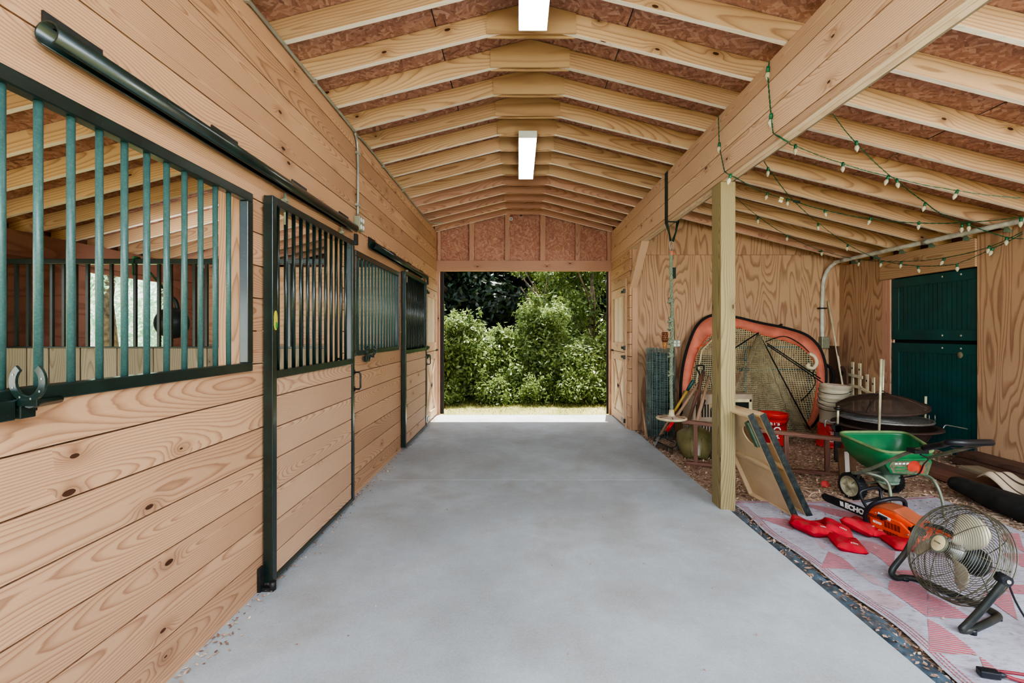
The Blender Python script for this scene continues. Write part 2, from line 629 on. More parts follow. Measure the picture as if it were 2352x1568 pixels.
def concrete():
    t = NT('concrete')
    p = t.pos()
    big = t.noise(p, 0.9, 5.0, 0.6)
    med = t.noise(p, 4.5, 5.0, 0.65)
    fine = t.noise(p, 120.0, 3.0, 0.7)
    c = t.ramp(big, [(0.3, lin((140, 148, 152))), (0.5, lin((166, 176, 182))), (0.72, lin((188, 198, 204)))])
    c = t.mix(t.math('MULTIPLY', t.ramp(med, [(0.42, (0, 0, 0)), (0.68, (1, 1, 1))]), 0.45), c, lin((150, 148, 142)))
    st = t.noise(p, 2.1, 3.0, 0.5)
    c = t.mix(t.math('MULTIPLY', t.ramp(st, [(0.52, (0, 0, 0)), (0.70, (1, 1, 1))]), 0.42), c, lin((138, 132, 124)))
    c = t.mix(0.22, c, t.ramp(fine, [(0.3, lin((140, 142, 142))), (0.7, lin((210, 212, 212)))]))
    sp = t.noise(p, 30.0, 2.0, 0.8)
    c = t.mix(t.ramp(sp, [(0.76, (0, 0, 0)), (0.79, (0.7, 0.7, 0.7))]), c, lin((92, 82, 70)))
    r = t.ramp(med, [(0.3, (0.5, 0.5, 0.5)), (0.7, (0.68, 0.68, 0.68))])
    return t.done(t.bsdf(c, r, spec=0.35, bump=fine, bump_s=0.12, bump_d=0.003))


M['concrete'] = concrete()


def chips(name, cols, sc=48.0):
    t = NT(name)
    p = t.pos()
    dn = t.n('ShaderNodeTexNoise')
    dn.inputs['Scale'].default_value = 9.0
    t.l(p, dn.inputs['Vector'])
    va = t.n('ShaderNodeVectorMath', operation='MULTIPLY_ADD')
    t.l(dn.outputs[1], va.inputs[0])
    va.inputs[1].default_value = (0.12, 0.12, 0.12)
    t.l(p, va.inputs[2])
    m = t.n('ShaderNodeMapping')
    m.inputs['Scale'].default_value = (1.0, 2.2, 1.0)
    m.inputs['Rotation'].default_value = (0, 0, 0.6)
    t.l(va.outputs[0], m.inputs[0])
    vo = t.n('ShaderNodeTexVoronoi')
    vo.inputs['Scale'].default_value = sc
    t.l(m.outputs[0], vo.inputs['Vector'])
    s = t.n('ShaderNodeSeparateColor')
    t.l(vo.outputs['Color'], s.inputs[0])
    n = len(cols)
    c = t.ramp(s.outputs[0], [(i / (n - 1), lin(x)) for i, x in enumerate(cols)])
    big = t.noise(p, 1.3, 4.0)
    c = t.mix(t.math('MULTIPLY', t.ramp(big, [(0.4, (0, 0, 0)), (0.7, (1, 1, 1))]), 0.5), c, lin(cols[0]))
    hgt = t.math('MULTIPLY', vo.outputs['Distance'], -1.0)
    return t.done(t.bsdf(c, 0.9, spec=0.15, bump=hgt, bump_s=0.5, bump_d=0.02))


M['mulch'] = chips('mulch', [(118, 96, 80), (158, 130, 108), (186, 158, 134), (206, 180, 156), (228, 208, 184)], 38)
M['stall_dirt'] = chips('stall_dirt', [(80, 60, 46), (110, 86, 66), (140, 112, 88)], 30)


def chipmat():
    t = NT('wood_chip')
    uv, u, v = t.uv()
    c = t.ramp(u, [(0.0, lin((116, 90, 76))), (0.35, lin((164, 130, 110))), (0.7, lin((200, 168, 144))), (1.0, lin((230, 208, 182)))])
    return t.done(t.bsdf(c, 0.85, spec=0.2))


M['chip'] = chipmat()


def grass_ground():
    t = NT('grass_ground')
    p = t.pos()
    n = t.noise(p, 1.6, 6.0, 0.65)
    c = t.ramp(n, [(0.3, lin((96, 110, 48))), (0.5, lin((150, 148, 92))), (0.7, lin((190, 180, 140)))])
    f = t.noise(p, 60.0, 3.0)
    c = t.mix(0.4, c, t.ramp(f, [(0.3, lin((80, 92, 40))), (0.7, lin((188, 182, 130)))]))
    return t.done(t.bsdf(c, 0.9, spec=0.1, bump=f, bump_s=0.6, bump_d=0.03))


M['grass_ground'] = grass_ground()


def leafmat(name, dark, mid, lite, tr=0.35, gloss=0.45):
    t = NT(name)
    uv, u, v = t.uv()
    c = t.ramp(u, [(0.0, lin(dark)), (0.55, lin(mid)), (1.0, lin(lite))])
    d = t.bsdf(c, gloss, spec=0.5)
    tn = t.n('ShaderNodeBsdfTranslucent')
    t.l(t.mix(0.5, c, lin(lite)), tn.inputs[0])
    mx = t.n('ShaderNodeMixShader')
    mx.inputs[0].default_value = tr
    t.l(d, mx.inputs[1])
    t.l(tn.outputs[0], mx.inputs[2])
    return t.done(mx.outputs[0])


M['leaf_shrub'] = leafmat('shrub_leaf', (44, 62, 26), (106, 130, 64), (176, 192, 120), 0.3, 0.36)
M['leaf_glare'] = leafmat('sun_washed_leaf', (130, 182, 135), (190, 230, 196), (236, 255, 242), 0.6)  # outdoor glare put into the leaf colour for the stall window trees
M['leaf_dark'] = leafmat('dark_leaf', (14, 28, 14), (30, 50, 26), (60, 82, 46), 0.25)
M['leaf_bright'] = leafmat('bright_leaf', (50, 72, 30), (96, 118, 52), (150, 164, 88), 0.35, 0.38)
M['blade'] = leafmat('grass_blade', (84, 104, 36), (140, 148, 70), (196, 186, 130), 0.3, 0.7)
M['bark'] = plain('bark', (92, 80, 66), 0.9, vs=8, var=0.4, bump=0.6, bs=20)
M['twig'] = plain('twig', (70, 58, 42), 0.9, vs=20, var=0.3)

M['teal'] = plain('teal_paint', (0, 72, 72), 0.35, var=0.12, vs=4, dirt=(30, 76, 68), dirt_s=3, dirt_a=0.25)
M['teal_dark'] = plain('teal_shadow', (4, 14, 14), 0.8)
M['bolt'] = plain('zinc_bolt', (200, 200, 190), 0.35, 0.6)
M['mud'] = plain('mud_nest', (120, 108, 86), 0.95, bump=0.6, bs=60)
M['rope'] = plain('rope', (120, 128, 106), 0.85, vs=120, var=0.25)
M['strap'] = plain('green_strap', (16, 44, 32), 0.6)
M['cream'] = plain('cream_plastic', (206, 194, 152), 0.45, dirt=(200, 186, 140), dirt_s=8, dirt_a=0.4)
M['seat_top'] = plain('seat_top', (190, 172, 150), 0.5, dirt=(160, 130, 112), dirt_s=9, dirt_a=0.5)
M['fence_wire'] = plain('fence_wire', (104, 122, 116), 0.5, 0.1, vs=6, var=0.25)
M['bamboo'] = plain('bamboo', (176, 122, 70), 0.5, vs=50, var=0.25)
M['bamboo_dark'] = plain('bamboo_dark', (92, 44, 26), 0.5, vs=50)
M['orange_fabric'] = plain('orange_fabric', (212, 122, 98), 0.7, vs=5, var=0.12, dirt=(180, 92, 74), dirt_s=4)
M['orange_bright'] = plain('orange_trim', (222, 104, 74), 0.6)
M['black_fabric'] = plain('black_fabric', (20, 22, 22), 0.75, vs=20)
M['tarp_black'] = plain('dark_canvas', (24, 24, 22), 0.9, vs=10, dirt=(60, 52, 42), dirt_s=8, dirt_a=0.4, bump=0.3, bs=30)
M['red_plastic'] = plain('red_plastic', (206, 34, 26), 0.4, vs=4, var=0.08, dirt=(150, 50, 40), dirt_s=6, dirt_a=0.3)
M['white_text'] = plain('white_print', (236, 236, 230), 0.5, var=0.02)
M['bucket_white'] = plain('white_bucket', (196, 186, 162), 0.45, vs=6, var=0.06, dirt=(168, 152, 124), dirt_s=5, dirt_a=0.45)
M['wire_dark'] = plain('dark_wire', (48, 46, 42), 0.45, 0.5)
M['board_cream'] = plain('cream_paint', (214, 186, 146), 0.55, vs=3, var=0.04, dirt=(176, 146, 108), dirt_s=4, dirt_a=0.35)
M['board_navy'] = plain('navy_green_paint', (15, 26, 26), 0.55, vs=14, var=0.25, dirt=(78, 88, 82), dirt_s=26, dirt_a=0.4)
M['board_green'] = plain('green_leg_paint', (66, 84, 66), 0.6, vs=12)
M['kennel'] = plain('kennel_plastic', (168, 150, 126), 0.5, vs=4, var=0.05, dirt=(160, 140, 110), dirt_s=5)
M['dark_hole'] = plain('dark_gap', (40, 36, 28), 0.9)
M['olive'] = plain('olive_plastic', (84, 82, 48), 0.35, vs=4, var=0.15, dirt=(134, 116, 82), dirt_s=4)
M['steel'] = plain('worn_steel', (150, 150, 146), 0.4, 0.7, vs=20, dirt=(96, 84, 70), dirt_s=10)
M['yellow'] = plain('yellow_handle', (180, 144, 60), 0.5)
M['red_grip'] = plain('red_collar', (206, 26, 40), 0.4)
M['teal_grip'] = plain('teal_grip', (18, 66, 62), 0.45)
M['hopper'] = plain('green_hopper', (24, 108, 64), 0.35, vs=4, var=0.12, dirt=(92, 130, 80), dirt_s=5, dirt_a=0.3)
M['hopper_rim'] = plain('dusty_rim', (112, 140, 92), 0.6, vs=8)
M['tube_grey'] = plain('grey_green_tube', (116, 122, 104), 0.4, 0.35, vs=14, dirt=(88, 84, 66), dirt_s=12)
M['gearbox'] = plain('grey_gearbox', (96, 122, 106), 0.55, vs=14, var=0.2, dirt=(180, 180, 150), dirt_s=18, dirt_a=0.5)
M['tyre'] = plain('black_tyre', (22, 24, 26), 0.6)
M['wheel_hub'] = plain('dirty_hub', (168, 164, 136), 0.6, vs=20, var=0.2, dirt=(120, 104, 70), dirt_s=16)
M['foam'] = plain('black_foam', (20, 24, 30), 0.4, vs=30)
M['decal'] = plain('grey_decal', (92, 96, 74), 0.5, vs=30, var=0.3)
M['saw_orange'] = plain('saw_orange', (232, 78, 34), 0.38, vs=6, var=0.08, dirt=(150, 80, 52), dirt_s=7, dirt_a=0.6)
M['saw_dusty'] = plain('dusty_orange', (170, 92, 62), 0.6, vs=8)
M['saw_bar'] = plain('black_bar', (14, 20, 22), 0.35)
M['bag'] = plain('red_beanbag', (196, 22, 48), 0.8, vs=12, var=0.15, dirt=(112, 62, 56), dirt_s=9, dirt_a=0.75, bump=0.1, bs=30)


def bagmat():
    t = NT('red_beanbag')
    p = t.pos()
    c = t.ramp(t.noise(p, 14.0, 3.0), [(0.3, lin((168, 12, 38))), (0.7, lin((206, 24, 52)))])
    ge_ = t.n('ShaderNodeNewGeometry')
    sp = t.n('ShaderNodeSeparateXYZ')
    t.l(ge_.outputs['Normal'], sp.inputs[0])
    up = t.ramp(sp.outputs[2], [(0.45, (0, 0, 0)), (0.95, (1, 1, 1))])
    dn = t.ramp(t.noise(p, 16.0, 4.0, 0.65), [(0.36, (0, 0, 0)), (0.62, (1, 1, 1))])
    c = t.mix(t.math('MULTIPLY', t.math('MULTIPLY', up, dn), 0.8), c, lin((118, 66, 56)))
    return t.done(t.bsdf(c, 0.8, spec=0.2, bump=t.noise(p, 40.0, 3.0), bump_s=0.25, bump_d=0.004))


M['bag'] = bagmat()
M['blade_fan'] = plain('fan_blade_metal', (196, 190, 166), 0.4, 0.3, vs=8, dirt=(150, 136, 104), dirt_s=8)
M['cage'] = plain('fan_cage', (98, 96, 80), 0.45, 0.4, vs=20)
M['fan_frame'] = plain('fan_frame', (30, 38, 38), 0.4, vs=12, dirt=(76, 68, 54), dirt_s=7, dirt_a=0.6)
M['motor'] = plain('fan_motor', (26, 32, 36), 0.45)
M['badge'] = plain('fan_badge', (206, 190, 148), 0.4)
M['pit'] = plain('rusty_pit', (58, 44, 38), 0.7, vs=10, var=0.2, dirt=(84, 60, 48), dirt_s=8)
M['brass'] = plain('brass_rod', (206, 200, 166), 0.35, 0.3)
M['socket'] = plain('green_socket', (22, 96, 62), 0.4)
M['cord_green'] = plain('green_cord', (24, 84, 52), 0.5)
M['bucket_black'] = plain('black_rubber', (44, 56, 58), 0.4, coat=0.2)
M['pink'] = plain('pink_red', (214, 74, 70), 0.5)
M['tarp_blue'] = plain('grey_blue_tarp', (74, 90, 102), 0.5, vs=20, var=0.25, dirt=(96, 84, 66), dirt_s=9, dirt_a=0.6)
M['cardboard'] = plain('brown_card', (110, 82, 60), 0.8)
M['sticker'] = plain('yellow_sticker', (206, 190, 60), 0.5)
M['trellis'] = plain('white_trellis', (226, 212, 176), 0.6, vs=10, dirt=(190, 170, 130), dirt_s=10)


def bulbglass():
    t = NT('clear_bulb')
    p = t.pos()
    c = t.ramp(t.noise(p, 60.0, 1.0), [(0.3, lin((214, 204, 168))), (0.7, lin((240, 234, 206)))])
    d = t.bsdf(c, 0.12, spec=0.8)
    tr = t.n('ShaderNodeBsdfTransparent')
    mx = t.n('ShaderNodeMixShader')
    mx.inputs[0].default_value = 0.35
    t.l(d, mx.inputs[1])
    t.l(tr.outputs[0], mx.inputs[2])
    return t.done(mx.outputs[0])


M['bulb'] = bulbglass()


def netmat(name, col, sx, sy, wdt):
    t = NT(name)
    uv, u, v = t.uv()
    a = t.math('LESS_THAN', t.math('FRACT', t.math('MULTIPLY', u, sx)), wdt)
    b = t.math('LESS_THAN', t.math('FRACT', t.math('MULTIPLY', v, sy)), wdt)
    k = t.math('MAXIMUM', a, b)
    n = t.noise(uv, 8.0, 2.0)
    c = t.ramp(n, [(0.3, lin(tuple(x * 0.8 for x in col))), (0.7, lin(col))])
    d = t.bsdf(c, 0.8, spec=0.2)
    tr = t.n('ShaderNodeBsdfTransparent')
    mx = t.n('ShaderNodeMixShader')
    t.l(k, mx.inputs[0])
    t.l(tr.outputs[0], mx.inputs[1])
    t.l(d, mx.inputs[2])
    return t.done(mx.outputs[0])


M['net'] = netmat('tan_net', (206, 192, 150), 34, 34, 0.33)
M['net_dense'] = netmat('dense_net', (160, 150, 116), 36, 36, 0.38)
M['grid_dark'] = netmat('dark_grid', (40, 56, 48), 45, 45, 0.3)
M['screen'] = netmat('spark_screen', (86, 70, 60), 260, 260, 0.62)


def rugmat(name, a, b, kind):
    t = NT(name)
    p = t.pos()
    sp = t.n('ShaderNodeSeparateXYZ')
    t.l(p, sp.inputs[0])
    x, y = sp.outputs[0], sp.outputs[1]
    if kind == 'red':
        s = t.math('FRACT', t.math('MULTIPLY', t.math('ADD', t.math('MULTIPLY', x, 0.25), y), 58.0))
        c = t.ramp(s, [(0.0, lin(b)), (0.38, lin(b)), (0.45, lin(a)), (0.95, lin(a)), (1.0, lin(b))])
    else:
        s = t.math('FRACT', t.math('MULTIPLY', y, 110.0))
        c = t.ramp(s, [(0.0, lin(b)), (0.3, lin(a)), (0.8, lin(a)), (1.0, lin(b))])
    d = t.noise(p, 3.0, 6.0, 0.7)
    c = t.mix(t.math('MULTIPLY', t.ramp(d, [(0.38, (0, 0, 0)), (0.66, (1, 1, 1))]), 0.5), c, lin((116, 106, 104)))
    sm = t.n('ShaderNodeMapping')
    sm.inputs['Scale'].default_value = (14, 40, 1)
    t.l(p, sm.inputs[0])
    e = t.noise(sm.outputs[0], 1.0, 4.0, 0.7)
    c = t.mix(t.math('MULTIPLY', t.ramp(e, [(0.5, (0, 0, 0)), (0.66, (1, 1, 1))]), 0.4), c, lin((110, 102, 104)))
    e = t.noise(p, 26.0, 4.0, 0.7)
    c = t.mix(t.math('MULTIPLY', t.ramp(e, [(0.55, (0, 0, 0)), (0.7, (1, 1, 1))]), 0.35), c, lin((104, 94, 92)))
    return t.done(t.bsdf(c, 0.85, spec=0.2, bump=s, bump_s=0.3, bump_d=0.003))


M['rug'] = rugmat('rug_white', (186, 186, 198), (146, 144, 160), 'w')
M['rug_red'] = rugmat('rug_red', (190, 84, 94), (176, 160, 172), 'red')
M['rug_pink'] = rugmat('rug_pink', (190, 162, 166), (166, 154, 166), 'w')


def stripes(name, a, b, sc, w):
    t = NT(name)
    uv, u, v = t.uv()
    s = t.math('FRACT', t.math('MULTIPLY', t.math('ADD', v, t.math('MULTIPLY', t.noise(uv, 2.0, 1.0), 0.12)), sc))
    c = t.ramp(s, [(0.0, lin(b)), (w, lin(b)), (w + 0.05, lin(a)), (0.95, lin(a)), (1.0, lin(b))])
    return t.done(t.bsdf(c, 0.85))


M['striped'] = stripes('striped_canvas', (206, 190, 164), (70, 58, 48), 5.0, 0.16)
# ------------------------------------------------------------------ the barn
XL, XR = -1.44, 1.632            # aisle faces
XO, XE = -4.71, 4.75             # outer walls of stalls and lean-to
YE = 8.15                        # far gable
RIDGE = 0.09
ZC = 3.507                       # underside at the ridge plates
PITCH = 0.25
Y_FRONT = 0.2


def zb(x):
    return ZC - PITCH * (abs(x - RIDGE) - 0.31)


def boards_on_x(mb, x0, x1, y0, y1, z0, z1, openings, course=0.18, gap=0.006, m=0):
    """horizontal boards filling a wall in the YZ plane, minus rectangular openings (ya, yb, za, zb)"""
    k = int(math.floor(z0 / course))
    while k * course < z1 - 1e-4:
        a, b = max(z0, k * course), min(z1, (k + 1) * course)
        cuts = sorted(set([a, b] + [c for o in openings for c in (o[2], o[3]) if a < c < b]))
        for za, zt in zip(cuts[:-1], cuts[1:]):
            if zt - za < 0.004:
                continue
            zm = (za + zt) / 2
            spans = [(y0, y1)]
            for o in openings:
                if o[2] < zm < o[3]:
                    new = []
                    for s in spans:
                        if o[1] <= s[0] or o[0] >= s[1]:
                            new.append(s)
                        else:
                            if o[0] > s[0]:
                                new.append((s[0], o[0]))
                            if o[1] < s[1]:
                                new.append((o[1], s[1]))
                    spans = new
            for s in spans:
                lo = za + (gap / 2 if za == a and a > z0 else 0)
                hi = zt - (gap / 2 if zt == b and b < z1 else 0)
                mb.box((x0, s[0], lo), (x1, s[1], hi), 'y', m)
        k += 1


G1 = (0.75, 2.48, 1.235, 2.165)
G2 = (4.08, 5.54, 1.235, 2.145)
D1 = (2.66, 3.84)
D2 = (5.73, 6.88)
DL = (7.12, 8.02)
mb = MB()
boards_on_x(mb, XL - 0.04, XL, Y_FRONT, YE, 0.0, 3.205,
            [(G1[0], G1[1], G1[2], G1[3]), (D1[0], D1[1], -1, 2.16), (G2[0], G2[1], G2[2], G2[3]), (D2[0], D2[1], -1, 2.16), (DL[0], DL[1], 0.03, 2.14)])
for (a, b) in ((2.50, 2.62), (3.88, 4.04), (5.57, 5.69), (6.92, 7.06)):
    mb.box((XL - 0.18, a, 0), (XL - 0.042, b, 3.2), 'z')
mb.box((XL - 0.08, Y_FRONT, 2.25), (XL - 0.045, YE, 3.2), 'y')     # inner skin above the stalls
for (a, b) in ((Y_FRONT, 2.62), (3.88, 5.69), (6.92, YE)):
    mb.box((XL - 0.08, a, 0), (XL - 0.045, b, 1.22), 'y')
mb.build('wall_left', M['pine_wall'], kind='structure', bevel=0.003)

# right aisle wall past the brace, with its corner post
DR = (7.02, 7.95)
mb = MB()
boards_on_x(mb, XR, XR + 0.035, 6.80, YE, 0.0, 2.66, [(DR[0], DR[1], 0.03, 2.14)])
mb.box((XR + 0.037, 6.79, 0), (XR + 0.12, 6.9, 2.66), 'z')
mb.box((XR + 0.037, 6.9, 0), (XR + 0.06, YE, 2.66), 'y')
mb.build('wall_right', M['pine_wall'], kind='structure', bevel=0.003)

# far gable over the opening
ge = thing('wall_end', None, None, (0, YE, 2.5), kind='structure')
mb = MB()
mb.box((XL, YE + 0.03, 2.519), (XR + 0.13, YE + 0.09, 2.70), 'x')
mb.box((XL, YE - 0.01, 2.519), (XR, YE + 0.028, 2.70), 'x')
mb.build('header', M['rafter_red'], ge, bevel=0.003)
mb = MB()
for (a, b) in ((1005, 1012), (1078, 1089), (1160, 1171), (1241, 1253), (1321.5, 1333), (1395, 1403)):
    xa, xb = (a - VX) * YE / F, (b - VX) * YE / F
    top = zb((xa + xb) / 2) + 0.1
    mb.box((xa, YE, 2.702), (xb, YE + 0.08, top), 'z')
mb.build('stud', M['rafter_red'], ge, bevel=0.002)
mb = MB()
pts = [(XL - 0.05, 2.56), (XR + 0.13, 2.56), (XR + 0.13, zb(XR + 0.13) + 0.15), (RIDGE, zb(RIDGE) + 0.15), (XL - 0.05, zb(XL - 0.05) + 0.15)]
mb.prism(pts, 0.015, Matrix(((1, 0, 0, 0), (0, 0, -1, YE + 0.105), (0, 1, 0, 0), (0, 0, 0, 1))))
mb.build('sheathing', M['osb_gable'], ge)
mb = MB()
for x0, x1 in ((XL - 0.06, XL + 0.045), (XR - 0.03, XR + 0.06)):
    mb.box((x0, YE + 0.001, -0.03), (x1, YE + 0.09, 2.518), 'z')
mb.build('jamb', M['rafter_red'], ge, bevel=0.002)
mb = MB()
mb.box((XL + 0.03, YE + 0.13, -0.02), (XL + 0.1, YE + 0.17, 2.56), 'z')
mb.box((XR - 0.055, YE + 0.13, -0.02), (XR + 0.02, YE + 0.17, 2.56), 'z')
mb.build('trim_1', plain('dark_brown_metal', (34, 24, 20), 0.5), kind='structure')

# lean-to back wall (the tack room lies behind it) and stall end wall
YB, ZJ = 6.85, 2.583
mb = MB()
x = XR + 0.116
XJ = RIDGE + 0.31 + (ZC + 0.14 - ZJ) / PITCH
for i in range(3):
    x1 = min(x + 1.22, XE) if i < 2 else XE
    mb.box((x + 0.001, YB, -0.12), (x1 - 0.001, YB + 0.02, ZJ - 0.002), 'z')
    zl, zr = zb(x) + 0.14, zb(x1) + 0.14
    pp = [(x + 0.001, ZJ + 0.002), (x1 - 0.001, ZJ + 0.002), (x1 - 0.001, zr), (x + 0.001, zl)] if zr > ZJ + 0.01 else [(x + 0.001, ZJ + 0.002), (XJ, ZJ + 0.002), (x + 0.001, zl)]
    mb.prism(pp, 0.02, Matrix(((1, 0, 0, 0), (0, 0, -1, YB + 0.02), (0, 1, 0, 0), (0, 0, 0, 1))), g=1)
    x = x1
mb.prism([(XR + 0.10, -0.1), (XE + 0.04, -0.1), (XE + 0.04, zb(XE) + 0.145), (XR + 0.10, zb(XR + 0.10) + 0.145)], 0.01, Matrix(((1, 0, 0, 0), (0, 0, -1, YB + 0.032), (0, 1, 0, 0), (0, 0, 0, 1))))
mb.build('wall_back', M['ply'], kind='structure')
mb = MB()
mb.prism([(XR + 0.06, -0.1), (XE + 0.04, -0.1), (XE + 0.04, zb(XE) + 0.145), (XR + 0.06, zb(XR + 0.06) + 0.145)], 0.02, Matrix(((1, 0, 0, 0), (0, 0, -1, YE + 0.03), (0, 1, 0, 0), (0, 0, 0, 1))))
mb.build('wall_tack_room', M['ply'], kind='structure')
mb = MB()
mb.prism([(XO, -0.1), (XL - 0.05, -0.1), (XL - 0.05, 3.33), (XO, 2.52)], 0.03, Matrix(((1, 0, 0, 0), (0, 0, -1, YE + 0.04), (0, 1, 0, 0), (0, 0, 0, 1))))
mb.build('wall_stall_end', M['ply_red'], kind='structure')

# stall outer wall; unseen near-stall opening and low window sill added for light
mb = MB()
for (a, b, z0, z1) in ((Y_FRONT, 0.9, -0.1, 2.385), (0.9, 3.4, -0.1, 0.2), (3.4, 5.07, -0.1, 2.385), (5.07, 6.19, -0.1, 0.2), (6.19, YE, -0.1, 2.385), (0.9, 3.4, 2.1, 2.385), (5.07, 6.19, 2.094, 2.385)):
    mb.box((XO - 0.03, a, z0), (XO, b, z1), 'y')
mb.box((XO, Y_FRONT, 2.15), (XO + 0.04, YE, 2.385), 'y')
mb.build('wall_stall_outer', M['ply_red'], kind='structure')
mb = MB()
mb.box((XL - 3.24, 6.98, 0), (XL - 0.185, 7.02, 2.42), 'x')
mb.box((XL - 3.24, 6.94, 1.2), (XL - 0.185, 6.98, 1.26), 'x', 1)
mb.build('wall_stall_far', [M['ply_pale'], M['old_board']], kind='structure')

# lean-to outer wall
D3 = (4.78, 5.91, 0.10, 2.10)
mb = MB()
for (a, b, z0, z1, dx) in ((6.05, YE, -0.1, 2.41, 0), (3.56, 4.78, -0.1, 2.44, -0.012), (2.34, 3.555, -0.1, 2.44, -0.012), (0.3, 2.335, -0.1, 2.44, -0.012)):
    mb.box((XE + dx, a, z0), (XE + 0.03, b, z1), 'z')
mb.box((XE + 0.031, 5.92, -0.1), (XE + 0.04, YE, 2.40), 'z')
mb.box((XE + 0.031, 1.12, -0.1), (XE + 0.04, 4.76, 2.40), 'z')
mb.build('wall_lean_to', M['ply'], kind='structure')
mb = MB()
mb.box((XE - 0.03, 4.785, 2.115), (XE + 0.01, 6.05, 2.41), 'y')
mb.build('trim_2', M['rafter'], kind='structure', bevel=0.003)
mb = MB()
mb.box((XE + 0.0, 5.92, -0.05), (XE + 0.09, 6.045, 2.113), 'z')
mb.box((XE + 0.03, 4.7, -0.05), (XE + 0.12, 4.78, 2.2), 'z')
mb.build('trim_3', M['rafter_red'], kind='structure')

# ------------------------------------------------------------------ floor, ground, roof
mb = MB()
mb.box((XL - 0.04, -0.6, -0.12), (1.706, 4.497, 0.0), 'y')
mb.box((XL - 0.04, 4.503, -0.12), (1.706, 8.06, 0.0), 'y')
mb.box((XL - 0.04, 4.497, -0.1), (1.70, 4.503, -0.004), 'x', 1)
mb.build('floor', [M['concrete'], M['dark_hole']], kind='structure', bevel=0.001)


def mulch_fn(u, v):
    x, y = 1.70 + u * (XE - 1.70 + 0.1), 0.0 + v * (YE + 0.02)
    n = 0.010 * math.sin(x * 9.1 + math.sin(y * 4.3)) * math.sin(y * 7.7 + 1.3 * math.sin(x * 3.1)) + random.uniform(-0.004, 0.004)
    return (x, y, zf(x) - 0.022 + n * min(1, u * 14))


mb = MB()
mb.grid(mulch_fn, 90, 200)
mb.build('floor_mulch', M['mulch'], kind='structure', origin=False)
mb = MB()
mb.box((XO - 0.05, -0.6, -0.13), (XL - 0.045, YE, -0.03), 'y')
mb.build('floor_stall', M['stall_dirt'], kind='structure')
mb = MB()
mb.grid(lambda u, v: (-30 + 60 * u, -24 + 64 * v, -0.14 + (0.09 if (v * 64 - 24) > 8.0 else 0)), 30, 64)
mb.build('ground', M['grass_ground'], kind='structure', origin=False)

# roof deck: red flake board seen between the rafters
mb = MB()
XS = [-4.95, -3.03, -1.81, -0.576, RIDGE, 0.756, 1.99, 3.21, 4.43, 4.98]
ys = [Y_FRONT - 0.1 + 1.22 * i for i in range(7)] + [YE + 0.15]
for i in range(len(XS) - 1):
    for j in range(len(ys) - 1):
        xa, xb = XS[i] + (0.004 if i not in (0, 4) else 0), XS[i + 1] - (0.004 if i not in (3, 8) else 0)
        ya, yb = ys[j] + 0.0015, ys[j + 1] - 0.0015
        T = 0.145
        pts = [Vector((xa, ya, zb(xa) + T)), Vector((xb, ya, zb(xb) + T)), Vector((xb, yb, zb(xb) + T)), Vector((xa, yb, zb(xa) + T))]
        mb.poly(pts[::-1], 0, g=0)
mb.build('ceiling', M['osb'], kind='structure', origin=False)
mb = MB()
for s in (0, 1):
    xa, xb = (-5.05, RIDGE) if s == 0 else (RIDGE, 5.08)
    T = 0.152
    P = [(xa, zb(xa) + T), (xb, zb(xb) + T), (xb, zb(xb) + T + 0.05), (xa, zb(xa) + T + 0.05)]
    mb.prism(P, YE + 0.2 - Y_FRONT + 0.15, Matrix(((1, 0, 0, 0), (0, 0, -1, YE + 0.2), (0, 1, 0, 0), (0, 0, 0, 1))))
mb.build('roof', plain('roof_metal', (60, 62, 60), 0.6), kind='structure', origin=False)
mb = MB()
mb.box((4.93, Y_FRONT, 2.12), (4.97, YE + 0.1, 2.55), 'y')
mb.box((-4.95, Y_FRONT, 2.12), (-4.91, YE + 0.1, 2.55), 'y')
mb.build('trim_4', M['brown_wood'], kind='structure')

